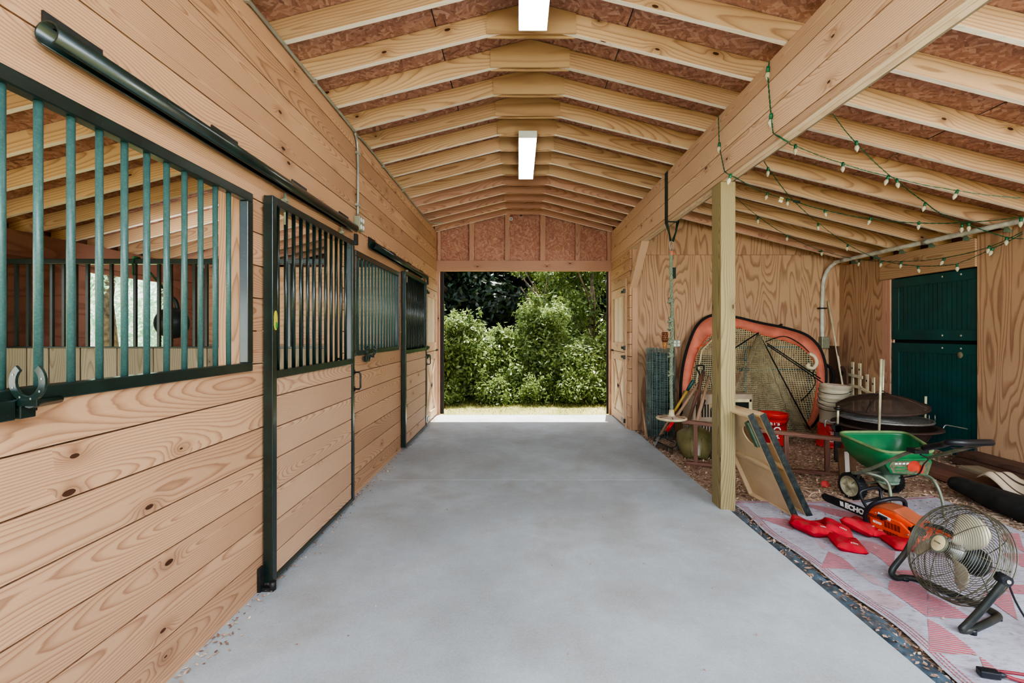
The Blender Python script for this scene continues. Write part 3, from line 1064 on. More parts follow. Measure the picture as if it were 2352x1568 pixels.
# ------------------------------------------------------------------ roof trusses
ORD = ['first', 'second', 'third', 'fourth', 'fifth', 'sixth', 'seventh', 'eighth', 'ninth', 'tenth', 'eleventh', 'twelfth', 'thirteenth', 'fourteenth', 'fifteenth', 'sixteenth', 'seventeenth', 'eighteenth', 'nineteenth', 'twentieth']
FR = Matrix(((1, 0, 0, 0), (0, 0, -1, 0), (0, 1, 0, 0), (0, 0, 0, 1)))
for k in range(-5, 13):
    Yk = 3.242 + 0.4066 * k
    red = k >= 8
    n = 12 - k
    t = thing('roof_truss', '%s pine roof truss counted from the far gable wall' % ORD[n], 'roof truss', (RIDGE, Yk, ZC), 'pine roof trusses')
    fm = FR.copy()
    fm.translation = Vector((0, Yk + 0.019, 0))
    for s in (-1, 1):
        x0, x1 = RIDGE, (-4.9 if s < 0 else 4.92)
        if k == 12 and s > 0:
            x1 = XR + 0.02
        if k == 12 and s < 0:
            x1 = XL - 0.02
        mb = MB()
        P = [(x0, zb(x0)), (x1, zb(x1)), (x1, zb(x1) + 0.142), (x0, zb(x0) + 0.142)]
        if s < 0:
            P = P[::-1]
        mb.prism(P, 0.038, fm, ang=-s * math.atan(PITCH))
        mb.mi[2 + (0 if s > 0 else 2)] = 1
        mb.build('rafter', [M['rafter_red'] if red else M['rafter'], M['lit_rafter_edge']], t, bevel=0.002)
    for s in (-1, 1):
        mb = MB()
        gm = FR.copy()
        gm.translation = Vector((RIDGE, Yk + s * 0.0255 + 0.006, 0))
        mb.prism([(-0.31, ZC), (0.31, ZC), (0.31, ZC + 0.14), (0, ZC + 0.2175), (-0.31, ZC + 0.14)], 0.012, gm)
        mb.build('gusset_plate', M['gusset'] if not red else M['rafter_red'], t)
    if 0 <= k < 12:
        mb = MB()
        mb.prism([(4.645, zb(4.66) - 0.045), (4.745, zb(4.745) - 0.03), (4.67, zb(4.68) + 0.04)], 0.003, FR @ Matrix.Translation((0, 0, -(Yk - 0.022))))
        mb.build('rafter_tie', M['tie'], t)

# ------------------------------------------------------------------ carrying beam, brace, post
t = thing('carrying_beam', 'long board-clad pine beam between the aisle and the lean-to', 'beam', (XR + 0.06, 4.0, 2.657))
mb = MB()
boards_on_x(mb, XR, XR + 0.02, Y_FRONT, YE, 2.657, 3.195, [])
mb.build('cladding', M['pine_beam'], t, bevel=0.003)
mb = MB()
mb.box((XR + 0.021, Y_FRONT, 2.657), (XR + 0.062, YE, 3.19), 'y')
mb.box((XR + 0.064, Y_FRONT, 2.657), (XR + 0.104, YE, 3.19), 'y')
mb.box((XR + 0.106, Y_FRONT, 2.662), (XR + 0.125, YE, 3.16), 'y', 1)
mb.build('core', [M['pine_pale'], M['old_board']], t, bevel=0.003)

mb = MB()
mb.prism([(6.17, 2.656), (6.34, 2.656), (6.79, 2.235), (6.79, 2.09)], 0.105, Matrix(((0, 0, 1, XR + 0.008), (1, 0, 0, 0), (0, 1, 0, 0), (0, 0, 0, 1))), ms=0)
mb.build('knee_brace', M['pine_beam'], t, bevel=0.003, label='short slanted knee brace under the beam')
mb = MB()
mb.box((1.636, 3.744, -0.06), (1.757, 3.92, 2.655), 'z')
o = mb.build('timber_post', M['post'], bevel=0.006, label='greenish treated timber post carrying the beam at the concrete edge', cat='post')

# ------------------------------------------------------------------ stall fronts
def grille(name, label, g, n, first, step, xf=XL):
    Ya, Yb, za, zt = g
    t = thing(name, label, 'stall grille', (xf, (Ya + Yb) / 2, za), 'barred stall grilles')
    w = 0.036
    mb = MB()
    x0, x1 = xf - 0.035, xf + 0.012
    mb.box((x0, Ya - 0.01, za - 0.01), (x1, Yb + 0.01, za + w), 'y')
    mb.box((x0, Ya - 0.012, zt - w), (x1, Yb + 0.012, zt + 0.012), 'y')
    mb.box((x0, Ya - 0.012, za + w), (x1, Ya + w, zt - w), 'z')
    mb.box((x0, Yb - w, za + w), (x1, Yb + 0.012, zt - w), 'z')
    mb.build('grille_frame', M['green'], t, bevel=0.004)
    for i in range(n):
        y = first + i * step
        mb = MB()
        mb.tube([(xf - 0.013, y, za + w - 0.002), (xf - 0.013, y, zt - w + 0.002)], 0.0115, 14)
        mb.build('bar', M['sky_lit_bar'], t)
    return t


grille('stall_grille', 'green-black barred grille nearest the camera with a horseshoe hook', G1, 15, 1.298 - 4 * 0.1021, 0.1021)
grille('stall_grille', 'barred grille between the two sliding stall doors', G2, 13, 4.19, 0.1025)


def sliding_door(label, Ya, Yb, nb, first, step, z_top=2.2):
    t = thing('sliding_stall_door', label, 'stall door', (XL + 0.05, (Ya + Yb) / 2, 0.03), 'sliding stall doors')
    x0, x1 = XL + 0.012, XL + 0.065
    zm0, zm1 = 1.17, 1.215
    zt = 2.165
    mb = MB()
    for a, b in ((Ya, Ya + 0.045), (Yb - 0.045, Yb)):
        mb.box((x0, a, 0.03), (x1, b, z_top), 'z')
    mb.box((x0, Ya + 0.045, z_top - 0.045), (x1, Yb - 0.045, z_top), 'y')
    mb.box((x0, Ya + 0.045, zm0), (x1, Yb - 0.045, zm1), 'y')
    mb.box((x0, Ya + 0.045, 0.03), (x1, Yb - 0.045, 0.055), 'y')
    mb.build('door_frame', M['green'], t, bevel=0.003)
    mb = MB()
    boards_on_x(mb, x0 + 0.008, x1 - 0.012, Ya + 0.046, Yb - 0.046, 0.056, zm0 - 0.001, [], 0.178, 0.006)
    mb.build('door_boards', M['pine_door'], t, bevel=0.003)
    for i in range(nb):
        y = first + i * step
        mb = MB()
        mb.tube([(x0 + 0.022, y, zm1 - 0.002), (x0 + 0.022, y, z_top - 0.044)], 0.0115, 14)
        mb.build('bar', M['green'], t)
    mb = MB()
    zc = 1.03
    mb.tube([(x1, Yb - 0.02, zc + 0.07), (x1 + 0.045, Yb - 0.02, zc + 0.07), (x1 + 0.055, Yb - 0.02, zc + 0.055), (x1 + 0.055, Yb - 0.02, zc - 0.055), (x1 + 0.045, Yb - 0.02, zc - 0.07), (x1, Yb - 0.02, zc - 0.07)], 0.008, 8)
    mb.box((x1 - 0.002, Yb - 0.04, zc + 0.05), (x1 + 0.006, Yb, zc + 0.09))
    mb.box((x1 - 0.002, Yb - 0.04, zc - 0.09), (x1 + 0.006, Yb, zc - 0.05))
    mb.build('handle', M['black_metal'], t)
    for y in (Ya + 0.2, Yb - 0.2):
        mb = MB()
        mb.box((x0 + 0.012, y - 0.03, z_top), (x0 + 0.03, y + 0.03, z_top + 0.03))
        mb.tube([(x0 + 0.02, y, z_top - 0.12), (x0 + 0.02, y, z_top + 0.07)], 0.008, 8)
        mb.tube([(x0 + 0.02, y, z_top + 0.02), (x0 + 0.02, y, z_top + 0.04)], 0.018, 6)
        mb.build('hanger', M['galv_green'], t)
    mb = MB()
    mb.box((x1 - 0.005, Yb - 0.01, z_top - 0.03), (x1 + 0.02, Yb + 0.03, z_top + 0.06))
    mb.build('stop_bracket', M['black_metal'], t)
    return t


sliding_door('tall sliding stall door left of centre with pull handle, nearer the camera', 2.59, 3.885, 12, 2.70, 0.0965)
sliding_door('sliding stall door beside the left-hand wooden dutch door at the far end', 5.64, 6.95, 12, 5.755, 0.0985, 2.185)


def track(label, y0, y1, z):
    t = thing('door_track', label, 'door track', (XL + 0.04, (y0 + y1) / 2, z), 'sliding door tracks')
    xc = XL + 0.048
    R, r = 0.036, 0.032
    A = [math.radians(a) for a in range(-62, 243, 19)]
    out = [(math.cos(a) * R, math.sin(a) * R * 1.05) for a in A]
    inn = [(math.cos(a) * r, math.sin(a) * r * 1.05) for a in A]
    mb = MB()
    mb.prism(out + inn[::-1], y1 - y0, Matrix(((1, 0, 0, xc), (0, 0, 1, y0), (0, 1, 0, z), (0, 0, 0, 1))), smooth=True)
    o = mb.build('track_tube', M['green'], t)
    n = max(3, int((y1 - y0) / 0.6))
    for i in range(n):
        y = y0 + 0.03 + (y1 - y0 - 0.26) * i / (n - 1)
        mb = MB()
        mb.box((XL + 0.001, y, z + 0.01), (XL + 0.008, y + 0.2, z + 0.088))
        mb.box((XL + 0.001, y, z + 0.03), (XL + 0.04, y + 0.2, z + 0.037))
        mb.build('bracket', M['black_metal'], t)


track('long green-black door track high on the left wall, nearer the camera', 1.365, 3.93, 2.315)
track('shorter green door track above the far sliding stall door', 4.40, 6.99, 2.262)

# horseshoe brackets on the grille rails
def horseshoe(label, y, z, face_x=True):
    t = thing('bridle_bracket', label, 'bridle bracket', (XL + 0.02, y, z), 'horseshoe bridle brackets')
    x = XL + 0.012
    mb = MB()
    mb.box((x, y - 0.17, z - 0.055), (x + 0.006, y - 0.03, z - 0.015))
    for a in (-0.135, -0.08):
        mb.box((x + 0.006, y + a - 0.022, z - 0.068), (x + 0.03, y + a + 0.022, z - 0.012))
    mb.build('mounting_plate', M['green'], t, bevel=0.008)
    mb = MB()
    mb.tube([(x + 0.01, y + 0.03, z - 0.03), (x + 0.03, y - 0.06, z - 0.03), (x + 0.055, y - 0.1, z - 0.025)], 0.012, 8)
    mb.build('arm', M['green'], t)
    mb = MB()
    out, inn = [], []
    for i in range(21):
        a = math.radians(-232 + 284 * i / 20)
        out.append((math.cos(a) * 0.052, math.sin(a) * 0.058))
        inn.append((math.cos(a) * 0.032, math.sin(a) * 0.040))
    poly = out + inn[::-1]
    fm = Matrix(((1, 0, 0, x + 0.055), (0, 0, -1, y - 0.1), (0, 1, 0, z + 0.038), (0, 0, 0, 1)))
    mb.prism(poly, 0.008, fm)
    mb.box((x + 0.027, y - 0.108, z - 0.03), (x + 0.083, y - 0.1, z - 0.008))
    for i in range(2, 19, 3):
        a = math.radians(-232 + 284 * i / 20)
        mb.box((x + 0.055 + math.cos(a) * 0.042 - 0.002, y - 0.1095, z + 0.038 + math.sin(a) * 0.049 - 0.003), (x + 0.055 + math.cos(a) * 0.042 + 0.002, y - 0.1075, z + 0.038 + math.sin(a) * 0.049 + 0.003), 'y', 1)
    mb.build('horseshoe', [M['green'], M['galv']], t, bevel=0.002)
    return t


horseshoe('black horseshoe bridle bracket on the nearest grille rail', 1.40, 1.255)
horseshoe('horseshoe bridle bracket on the grille between the sliding doors', 4.42, 1.23)

mb = MB()
mb.prism([(math.cos(2 * PI * i / 16) * 0.016, math.sin(2 * PI * i / 16) * 0.055) for i in range(16)], 0.005, Matrix(((0, 0, 1, XL + 0.066), (1, 0, 0, 2.615), (0, 1, 0, 1.50), (0, 0, 0, 1))))
mb.prism([(math.cos(2 * PI * i / 12) * 0.011, -0.028 + math.sin(2 * PI * i / 12) * 0.02) for i in range(12)], 0.007, Matrix(((0, 0, 1, XL + 0.066), (1, 0, 0, 2.615), (0, 1, 0, 1.50), (0, 0, 0, 1))), 1)
mb.build('oval_sign', [M['sticker'], plain('leaf_green_paint', (80, 150, 60), 0.5)], label='small oval yellow-green sign on the nearer sliding door', cat='sign')
mb = MB()
mb.box((XL + 0.002, 2.545, 0.0), (XL + 0.02, 2.588, 0.13))
mb.box((XL + 0.02, 2.555, 0.0), (XL + 0.085, 2.585, 0.02))
mb.tube([(XL + 0.075, 2.57, 0.005), (XL + 0.075, 2.57, 0.05)], 0.018, 10)
mb.build('door_guide', M['black_metal'], label='small black floor guide at the foot of the nearer sliding door', cat='door guide')

# ------------------------------------------------------------------ dutch doors
def dutch(name, xf, s, Ya, Yb):
    """s=+1 faces +x"""
    t = thing(name, None, None, (xf, (Ya + Yb) / 2, 0.03), kind='structure')

    def bx(mb, d0, d1, a, b, z0, z1, g='z', m=0):
        xs = sorted((xf + s * d0, xf + s * d1))
        mb.box((xs[0], a, z0), (xs[1], b, z1), g, m)
    mb = MB()
    bx(mb, -0.03, 0.018, Ya - 0.06, Ya, 0, 2.14)
    bx(mb, -0.03, 0.018, Yb, Yb + 0.06, 0, 2.14)
    bx(mb, -0.03, 0.022, Ya - 0.06, Yb + 0.06, 2.14, 2.25, 'y')
    mb.build('casing', M['pine_beam'], t, bevel=0.003)
    zm = 1.13
    for nm, z0, z1 in (('lower_leaf', 0.03, zm - 0.005), ('upper_leaf', zm + 0.005, 2.13)):
        mb = MB()
        n = 6
        for i in range(n):
            a, b = Ya + 0.01 + (Yb - Ya - 0.02) * i / n, Ya + 0.01 + (Yb - Ya - 0.02) * (i + 1) / n
            bx(mb, -0.025, 0.0, a + 0.001, b - 0.001, z0, z1, 'z')
        leaf = mb.build(nm, M['pine_pale'], t, bevel=0.002)
        mb = MB()
        bx(mb, 0.001, 0.022, Ya + 0.01, Yb - 0.01, z1 - 0.13, z1, 'y')
        bx(mb, 0.001, 0.022, Ya + 0.01, Yb - 0.01, z0, z0 + 0.13, 'y')
        bx(mb, 0.001, 0.022, Ya + 0.01, Ya + 0.11, z0 + 0.13, z1 - 0.13, 'z')
        bx(mb, 0.001, 0.022, Yb - 0.11, Yb - 0.01, z0 + 0.13, z1 - 0.13, 'z')
        mb.build('leaf_frame', M['rafter_red'] if nm == 'none' else M['pine_beam'], leaf, bevel=0.002)
        if nm == 'lower_leaf':
            for f0, f1 in ((0, 1), (1, 0)):
                mb = MB()
                ya, yb = (Ya + 0.12, Yb - 0.12) if f0 == 0 else (Yb - 0.12, Ya + 0.12)
                p, q = Vector((xf + s * 0.011, ya, z0 + 0.14)), Vector((xf + s * 0.011, yb, z1 - 0.14))
                mb.tube([p, q], 0.04, 4, sq=True, flat=1.0)
                for i, v in enumerate(mb.v):
                    mb.v[i] = (xf + s * 0.011 + (v[0] - xf - s * 0.011) * 0.22, v[1], v[2])
                mb.build('brace', M['pine_beam'], leaf)
    ye = Ya if s > 0 else Ya
    for z in (0.1, 1.06, 1.2, 2.06):
        mb = MB()
        bx(mb, 0.022, 0.03, Ya - 0.03, Ya + 0.2, z - 0.018, z + 0.018, 'y')
        bx(mb, 0.018, 0.045, Ya - 0.05, Ya - 0.005, z - 0.03, z + 0.03, 'y')
        mb.build('hinge', M['hinge'], t)
    mb = MB()
    bx(mb, 0.022, 0.034, Yb - 0.12, Yb + 0.05, 1.12, 1.15, 'y')
    mb.build('latch', M['black_metal'], t)
    return t


dutch('door_1', XL + 0.004, 1, DL[0], DL[1])
dutch('door_2', XR - 0.004, -1, DR[0], DR[1])

# teal dutch door in the lean-to wall
t = thing('door_3', None, None, (XE, 5.345, 0.1), kind='structure')
for nm, z0, z1 in (('lower_leaf', 0.06, 1.305), ('upper_leaf', 1.345, 2.105)):
    mb = MB()
    x0, x1 = XE + 0.012, XE + 0.05
    ya, yb = D3[0] + 0.005, D3[1] - 0.004
    mb.box((x0, ya, z0), (x1, yb, z0 + 0.12), 'y')
    mb.box((x0, ya, z1 - 0.11), (x1, yb, z1), 'y')
    mb.box((x0, ya, z0 + 0.12), (x1, ya + 0.08, z1 - 0.11), 'z')
    mb.box((x0, yb - 0.11, z0 + 0.12), (x1, yb, z1 - 0.11), 'z')
    leaf = mb.build(nm, M['teal'], t, bevel=0.003)
    mb = MB()
    n = 16
    for i in range(n):
        a = ya + 0.08 + (yb - ya - 0.19) * i / n
        b = ya + 0.08 + (yb - ya - 0.19) * (i + 1) / n
        mb.box((x0 + 0.008, a, z0 + 0.12), (x1, b - 0.006, z1 - 0.11), 'z')
        mb.box((x0 + 0.014, b - 0.006, z0 + 0.12), (x1, b, z1 - 0.11), 'z')
    mb.build('ribbed_panel', M['teal'], leaf)
    for y in (4.98, 5.2):
        for z in ((z1 - 0.045, z0 + 0.055) if nm == 'upper_leaf' else (z1 - 0.045,)):
            mb = MB()
            mb.ell((x0 - 0.002, y, z), (0.006, 0.011, 0.011), 10, 6)
            mb.build('bolt_head', M['bolt'], leaf)
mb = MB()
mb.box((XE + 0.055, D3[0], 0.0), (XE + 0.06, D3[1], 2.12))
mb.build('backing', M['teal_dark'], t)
mb = MB()
mb.ell((XE + 0.01, 4.99, 1.19), (0.014, 0.032, 0.035), 12, 8)
mb.build('wasp_nest', M['mud'], label='grey mud wasp nest stuck on the teal lower door leaf', cat='wasp nest')

# partition between the two stalls
t = thing('stall_partition', 'weathered plank partition with black bars inside the nearest stall', 'partition', (-3.1, 3.96, 0))
xs = [-4.68]
while xs[-1] < -1.75:
    xs.append(xs[-1] + random.choice((0.19, 0.27, 0.31, 0.24)))
xs[-1] = -1.64
mb = MB()
for a, b in zip(xs[:-1], xs[1:]):
    gp = random.choice((0.006, 0.018, 0.005, 0.012))
    mb.box((a, 3.955, 0.0), (b - gp, 3.99, 1.300), 'z')
mb.box((-4.68, 3.991, 0.0), (-1.64, 4.0, 1.29), 'x', 1)
mb.build('plank_panel', [M['old_board'], M['dark_hole']], t, bevel=0.003)
mb = MB()
mb.box((-4.68, 3.935, 2.015), (-1.64, 3.985, 2.06), 'x')
mb.box((-4.68, 3.94, 1.300), (-1.64, 3.985, 1.313), 'x')
mb.build('rail', M['green'], t, bevel=0.003)
x = -4.6
while x < -1.66:
    mb = MB()
    mb.box((x - 0.011, 3.95, 1.31), (x + 0.011, 3.972, 2.017), 'z')
    mb.build('bar', M['green'], t)
    x += 0.1016

# ball hanging behind the partition
c = Vector((-3.17, 4.24, 1.52))
t = thing('stall_ball', 'dark rubber horse ball hanging behind the stall partition', 'horse ball', (c.x, c.y, c.z - 0.14))
mb = MB()
mb.ell(c, (0.14, 0.14, 0.145), 28, 16)
mb.build('ball', M['bucket_black'], t)
mb = MB()
mb.tube(smooth_path([c + Vector((-0.06, 0, 0.11)), c + Vector((-0.05, 0, 0.2)), c + Vector((-0.02, 0, 0.235)), c + Vector((0.03, 0, 0.2)), c + Vector((0.05, 0, 0.12))], 6), 0.018, 8)
mb.build('ball_handle', M['bucket_black'], t)
top = Vector((-3.27, 3.99, 2.04))
mb = MB()
mb.tube([c + Vector((-0.02, 0, 0.235)), top + Vector((0.02, 0.02, -0.02)), top + Vector((0, -0.06, 0.02)), top + Vector((0, -0.07, -0.03)), top + Vector((-0.01, -0.05, -0.12))], 0.006, 5)
mb.tube([c + Vector((0.0, 0, 0.23)), top + Vector((0.03, 0.02, -0.03))], 0.006, 5)
mb.tube([top + Vector((0, -0.065, 0.03)), top + Vector((0, 0, 0.035)), top + Vector((0, 0.02, -0.02))], 0.012, 6)
mb.build('cord', M['cord_green'], t)

# ------------------------------------------------------------------ lights and wiring
for lab, y0 in (('white fluorescent fixture under the ridge, cut by the top of the picture', 1.79), ('white fluorescent fixture under the ridge, the whole one farther away', 4.755)):
    t = thing('fluorescent_light', lab, 'ceiling light', (0.095, y0 + 0.64, 3.43), 'ridge ceiling lights')
    mb = MB()
    mb.box((0.0, y0, 3.447), (0.19, y0 + 1.285, 3.507), 'y')
    mb.box((0.0, y0, 3.432), (0.19, y0 + 0.012, 3.448), 'x')
    mb.box((0.0, y0 + 1.273, 3.432), (0.19, y0 + 1.285, 3.448), 'x')
    mb.build('housing', M['white_paint'], t, bevel=0.004)
    mb = MB()
    mb.box((0.004, y0 + 0.013, 3.428), (0.186, y0 + 1.272, 3.446), 'y')
    mb.build('diffuser', M['diffuser'], t, bevel=0.006)

t = thing('wall_conduit', 'thin grey conduit along the top of the left wall dropping to an outlet box', 'conduit', (XL, 4.1, 2.3))
mb = MB()
mb.tube(smooth_path([(XL + 0.016, 0.6, 3.18), (XL + 0.016, 2.4, 3.18), (XL + 0.016, 3.9, 3.18), (XL + 0.016, 4.03, 3.16), (XL + 0.016, 4.09, 3.08), (XL + 0.016, 4.1, 2.9), (XL + 0.016, 4.1, 2.46)], 6), 0.011, 8)
mb.tube(smooth_path([(XL + 0.016, 4.1, 3.1), (XL + 0.016, 4.2, 3.185), (XL + 0.016, 5.5, 3.185), (XL + 0.016, 7.2, 3.185), (XL + 0.06, 7.5, 3.21), (XL + 0.2, 7.6, 3.23)], 6), 0.009, 8)
mb.build('pipe', M['galv'], t)
for z in (2.56, 3.02):
    mb = MB()
    mb.box((XL, 4.07, z - 0.012), (XL + 0.03, 4.13, z + 0.012))
    mb.build('strap_clip', M['galv'], t, bevel=0.003)
for y in (2.43, 3.24, 4.87, 5.7):
    mb = MB()
    mb.box((XL, y - 0.012, 3.165), (XL + 0.03, y + 0.012, 3.2))
    mb.build('strap_clip', M['galv'], t, bevel=0.003)
mb = MB()
mb.box((XL, 4.04, 2.33), (XL + 0.055, 4.16, 2.455))
bxo = mb.build('outlet_box', M['galv_green'], t, bevel=0.006)
for dy in (-0.028, 0.028):
    for dz in (-0.03, 0.03):
        mb = MB()
        mb.prism([(math.cos(2 * PI * i / 10) * 0.018, math.sin(2 * PI * i / 10) * 0.02) for i in range(10)], 0.005, Matrix(((0, 0, 1, XL + 0.055), (1, 0, 0, 4.1 + dy), (0, 1, 0, 2.392 + dz), (0, 0, 0, 1))))
        mb.build('receptacle', M['white_paint'], bxo)

t = thing('lean_to_conduit', 'fat grey conduit running under the lean-to rafters and down the corner to a box', 'conduit', (4.475, 6.82, 1.2))
mb = MB()
mb.tube(smooth_path([(4.53, 2.0, 2.440), (4.53, 4.5, 2.440), (4.53, 6.40, 2.440), (4.53, 6.62, 2.43), (4.52, 6.76, 2.35), (4.50, 6.815, 2.23), (4.485, 6.82, 2.1), (4.475, 6.82, 1.8), (4.475, 6.82, 1.36)], 8), 0.026, 12)
mb.build('pipe', M['conduit_white'], t)
for p in ((4.53, 5.15, 2.44), (4.53, 6.45, 2.44)):
    mb = MB()
    mb.tube([Vector(p) - Vector((0, 0.03, 0)), Vector(p) + Vector((0, 0.03, 0))], 0.032, 12)
    mb.build('coupling', M['galv'], t)
mb = MB()
mb.box((4.42, 6.79, 1.78), (4.53, 6.85, 1.80))
mb.build('strap_clip', M['black_metal'], t)
mb = MB()
mb.box((4.435, 6.765, 1.20), (4.55, 6.848, 1.37))
mb.build('junction_box', M['galv_green'], t, bevel=0.008)

xo = (1553 - VX) * 6.82 / F
t = thing('back_wall_outlet', 'thin wire and four-way outlet box on the plywood back wall', 'outlet', (xo, YB, 1.2))
mb = MB()
mb.tube([(xo - 0.05, YB - 0.01, 2.57), (xo - 0.045, YB - 0.01, 2.0), (xo - 0.012, YB - 0.01, 1.33)], 0.006, 6)
mb.build('wire', M['galv_green'], t)
mb = MB()
mb.box((xo - 0.046, YB - 0.045, 1.22), (xo + 0.058, YB - 0.002, 1.325))
b2 = mb.build('outlet_box', M['galv_green'], t, bevel=0.005)
for dx in (-0.025, 0.035):
    for dz in (1.25, 1.296):
        mb = MB()
        mb.box((xo + dx - 0.018, YB - 0.05, dz - 0.017), (xo + dx + 0.018, YB - 0.045, dz + 0.017))
        mb.build('receptacle', M['white_paint'], b2, bevel=0.003)
mb = MB()
p = W(1545, 626, 6.83)
mb.box((p.x - 0.02, YB - 0.03, p.z - 0.085), (p.x + 0.045, YB - 0.004, p.z + 0.075), 'z')
mb.build('hanging_tag', M['strap'], label='dark green tag hanging on the back wall behind the rope', cat='tag')
p = W(1790, 748, YB)
mb = MB()
mb.tube([(p.x, YB, p.z), (p.x, YB - 0.05, p.z), (p.x, YB - 0.06, p.z + 0.025)], 0.017, 8)
mb.build('wall_peg', M['black_metal'], label='short black peg on the plywood wall above the orange goal', cat='peg')
p = W(1174, 503, YE)
mb = MB()
mb.box((p.x - 0.025, YE - 0.012, p.z - 0.025), (p.x + 0.025, YE + 0.0, p.z + 0.025), 'x')
mb.box((p.x - 0.01, YE - 0.014, p.z - 0.01), (p.x + 0.01, YE - 0.011, p.z + 0.01), 'x', 1)
mb.build('gable_plate', [M['white_paint'], M['black_metal']], label='tiny white square plate on a gable stud', cat='wall plate')
p = W(1197, 491, YE)
mb = MB()
mb.ell((p.x, YE + 0.04, p.z), (0.03, 0.03, 0.03), 12, 8)
mb.box((p.x - 0.03, YE + 0.03, p.z + 0.01), (p.x + 0.03, YE + 0.09, p.z + 0.05))
mb.build('gable_lamp', M['motor'], label='small dark lamp at the top of the gable sheathing', cat='lamp')
# ------------------------------------------------------------------ rope swing on the beam
sx, sy = 1.692, 5.12
t = thing('disc_swing', 'rope swing with round cream disc seat hanging from the beam', 'swing', (sx, sy, 0.46))
mb = MB()
ringp = Vector((sx, sy, 2.44))
for xa, ya in ((XR - 0.006, sy - 0.02), (XR + 0.134, sy + 0.02)):
    loop = [(xa, ya, 3.2), (xa, ya, 2.65), tuple(ringp + Vector((0.012 if xa > sx else -0.012, 0, 0)))]
    for p, q in zip(loop[:-1], loop[1:]):
        p, q = Vector(p), Vector(q)
        mb.face([len(mb.v) + i for i in range(4)])
        low = q.z < 2.6
        e = Vector((0.022, 0.03, 0)) if low else Vector((0, 0.05, 0))
        w0 = Vector((0.0, 0.05, 0.0))
        mb.v += [tuple(p - w0), tuple(p + w0), tuple(q + e), tuple(q - e)]
b = len(mb.v)
mb.v += [(XR - 0.006, sy - 0.05, 2.652), (XR - 0.006, sy, 2.652), (XR + 0.135, sy + 0.02, 2.652), (XR + 0.135, sy - 0.03, 2.652)]
mb.face([b, b + 1, b + 2, b + 3])
mb.build('strap', M['strap'], t, solid=0.003)
mb = MB()
mb.tube(smooth_path([ringp + Vector((math.cos(a) * 0.022, 0, -0.045 + math.sin(a) * 0.05)) for a in [2 * PI * i / 8 for i in range(8)]], 3, True), 0.005, 6, True)
mb.tube(smooth_path([ringp + Vector((0, math.cos(a) * 0.015, -0.12 + math.sin(a) * 0.035)) for a in [2 * PI * i / 8 for i in range(8)]], 3, True), 0.005, 6, True)
mb.build('carabiner', M['steel'], t)
mb = MB()
mb.tube([(sx, sy, 2.29), (sx, sy, 2.33)], 0.02, 8)
mb.build('orange_clip', M['orange_bright'], t, label='orange plastic clip')
mb = MB()
z0, z1 = 0.55, 2.32
for s in range(3):
    pts = []
    for i in range(230):
        z = z1 + (z0 - z1) * i / 229
        a = 2 * PI * s / 3 + z * 2 * PI / 0.11
        sway = 0.006 * math.sin(z * 5)
        pts.append((sx + sway + math.cos(a) * 0.010, sy + math.sin(a) * 0.010, z))
    mb.tube(pts, 0.0105, 5)
rope = mb.build('rope', M['rope'], t)
for z in (1.786, 1.57, 1.49, 1.335, 1.184, 0.975):
    mb = MB()
    pts = []
    for i in range(30):
        a = 2 * PI * i / 29 * 2
        pts.append((sx - 0.008 + math.cos(a) * (0.022 + 0.006 * math.sin(a * 1.5)), sy + math.sin(a) * 0.02, z + 0.024 * math.sin(a / 2 + 0.6)))
    mb.tube(pts, 0.013, 6)
    mb.ell((sx, sy, z), (0.022, 0.02, 0.028), 8, 6)
    mb.build('knot', M['rope'], rope)
mb = MB()
T = Matrix.Translation((sx, sy, 0.478))
mb.lathe([(0.001, -0.012), (0.10, -0.012), (0.15, -0.008), (0.165, 0.002), (0.165, 0.012), (0.158, 0.02)], 40, T, 0)
mb.lathe([(0.158, 0.02), (0.12, 0.024), (0.05, 0.028), (0.036, 0.035)], 40, T, 1)
mb.lathe([(0.036, 0.035), (0.030, 0.06), (0.026, 0.10), (0.020, 0.102), (0.001, 0.102)], 24, T, 0)
for i in range(6):
    a = i * PI / 3 + 0.3
    mb.box((0.035, -0.004, 0.02), (0.15, 0.004, 0.0285), 'x', 2, T @ Matrix.Rotation(a, 4, 'Z'))
mb.build('disc_seat', [M['cream'], M['seat_top'], M['bamboo_dark']], t)

# ------------------------------------------------------------------ wire roll and torch
cx, cy = 1.97, 6.42
mb = MB()
for R, n in ((0.19, 34), (0.174, 26), (0.156, 20)):
    for i in range(n):
        a = 2 * PI * i / n + R * 20
        ja = a + random.uniform(-0.03, 0.03)
        x0, y0 = cx + math.cos(a) * R, cy + math.sin(a) * R
        mb.tube([(x0, y0, 0.0), (cx + math.cos(ja) * (R + random.uniform(-0.004, 0.004)), cy + math.sin(ja) * R, 1.22 + random.uniform(-0.008, 0.008))], 0.003, 4, cap=False)
    for j in range(14):
        z = 0.03 + 1.17 * j / 13 + (R - 0.19) * 1.5
        mb.tube([(cx + math.cos(2 * PI * i / 36) * (R + 0.002), cy + math.sin(2 * PI * i / 36) * (R + 0.002), z + 0.008 * math.sin(i * 0.7 + j)) for i in range(36)], 0.0032, 4, True, cap=False)
mb.lathe([(0.12, 0.01), (0.125, 1.15)], 20, Matrix.Translation((cx, cy, 0)), 1)
mb.build('wire_fence_roll', [M['fence_wire'], plain('roll_core', (44, 60, 58), 0.8, vs=30, var=0.4)], label='tall upright roll of green-grey welded wire fencing by the plywood wall', cat='fence roll')
p = W(1527, 764, 6.42)
t = thing('bamboo_torch', 'bamboo garden torch standing inside the roll of wire fencing', 'garden torch', (p.x, 6.42, 0.0))
mb = MB()
mb.tube([(p.x, 6.42, 0.0), (p.x, 6.42, 1.2)], 0.012, 8)
mb.build('pole', M['bamboo'], t)
mb = MB()
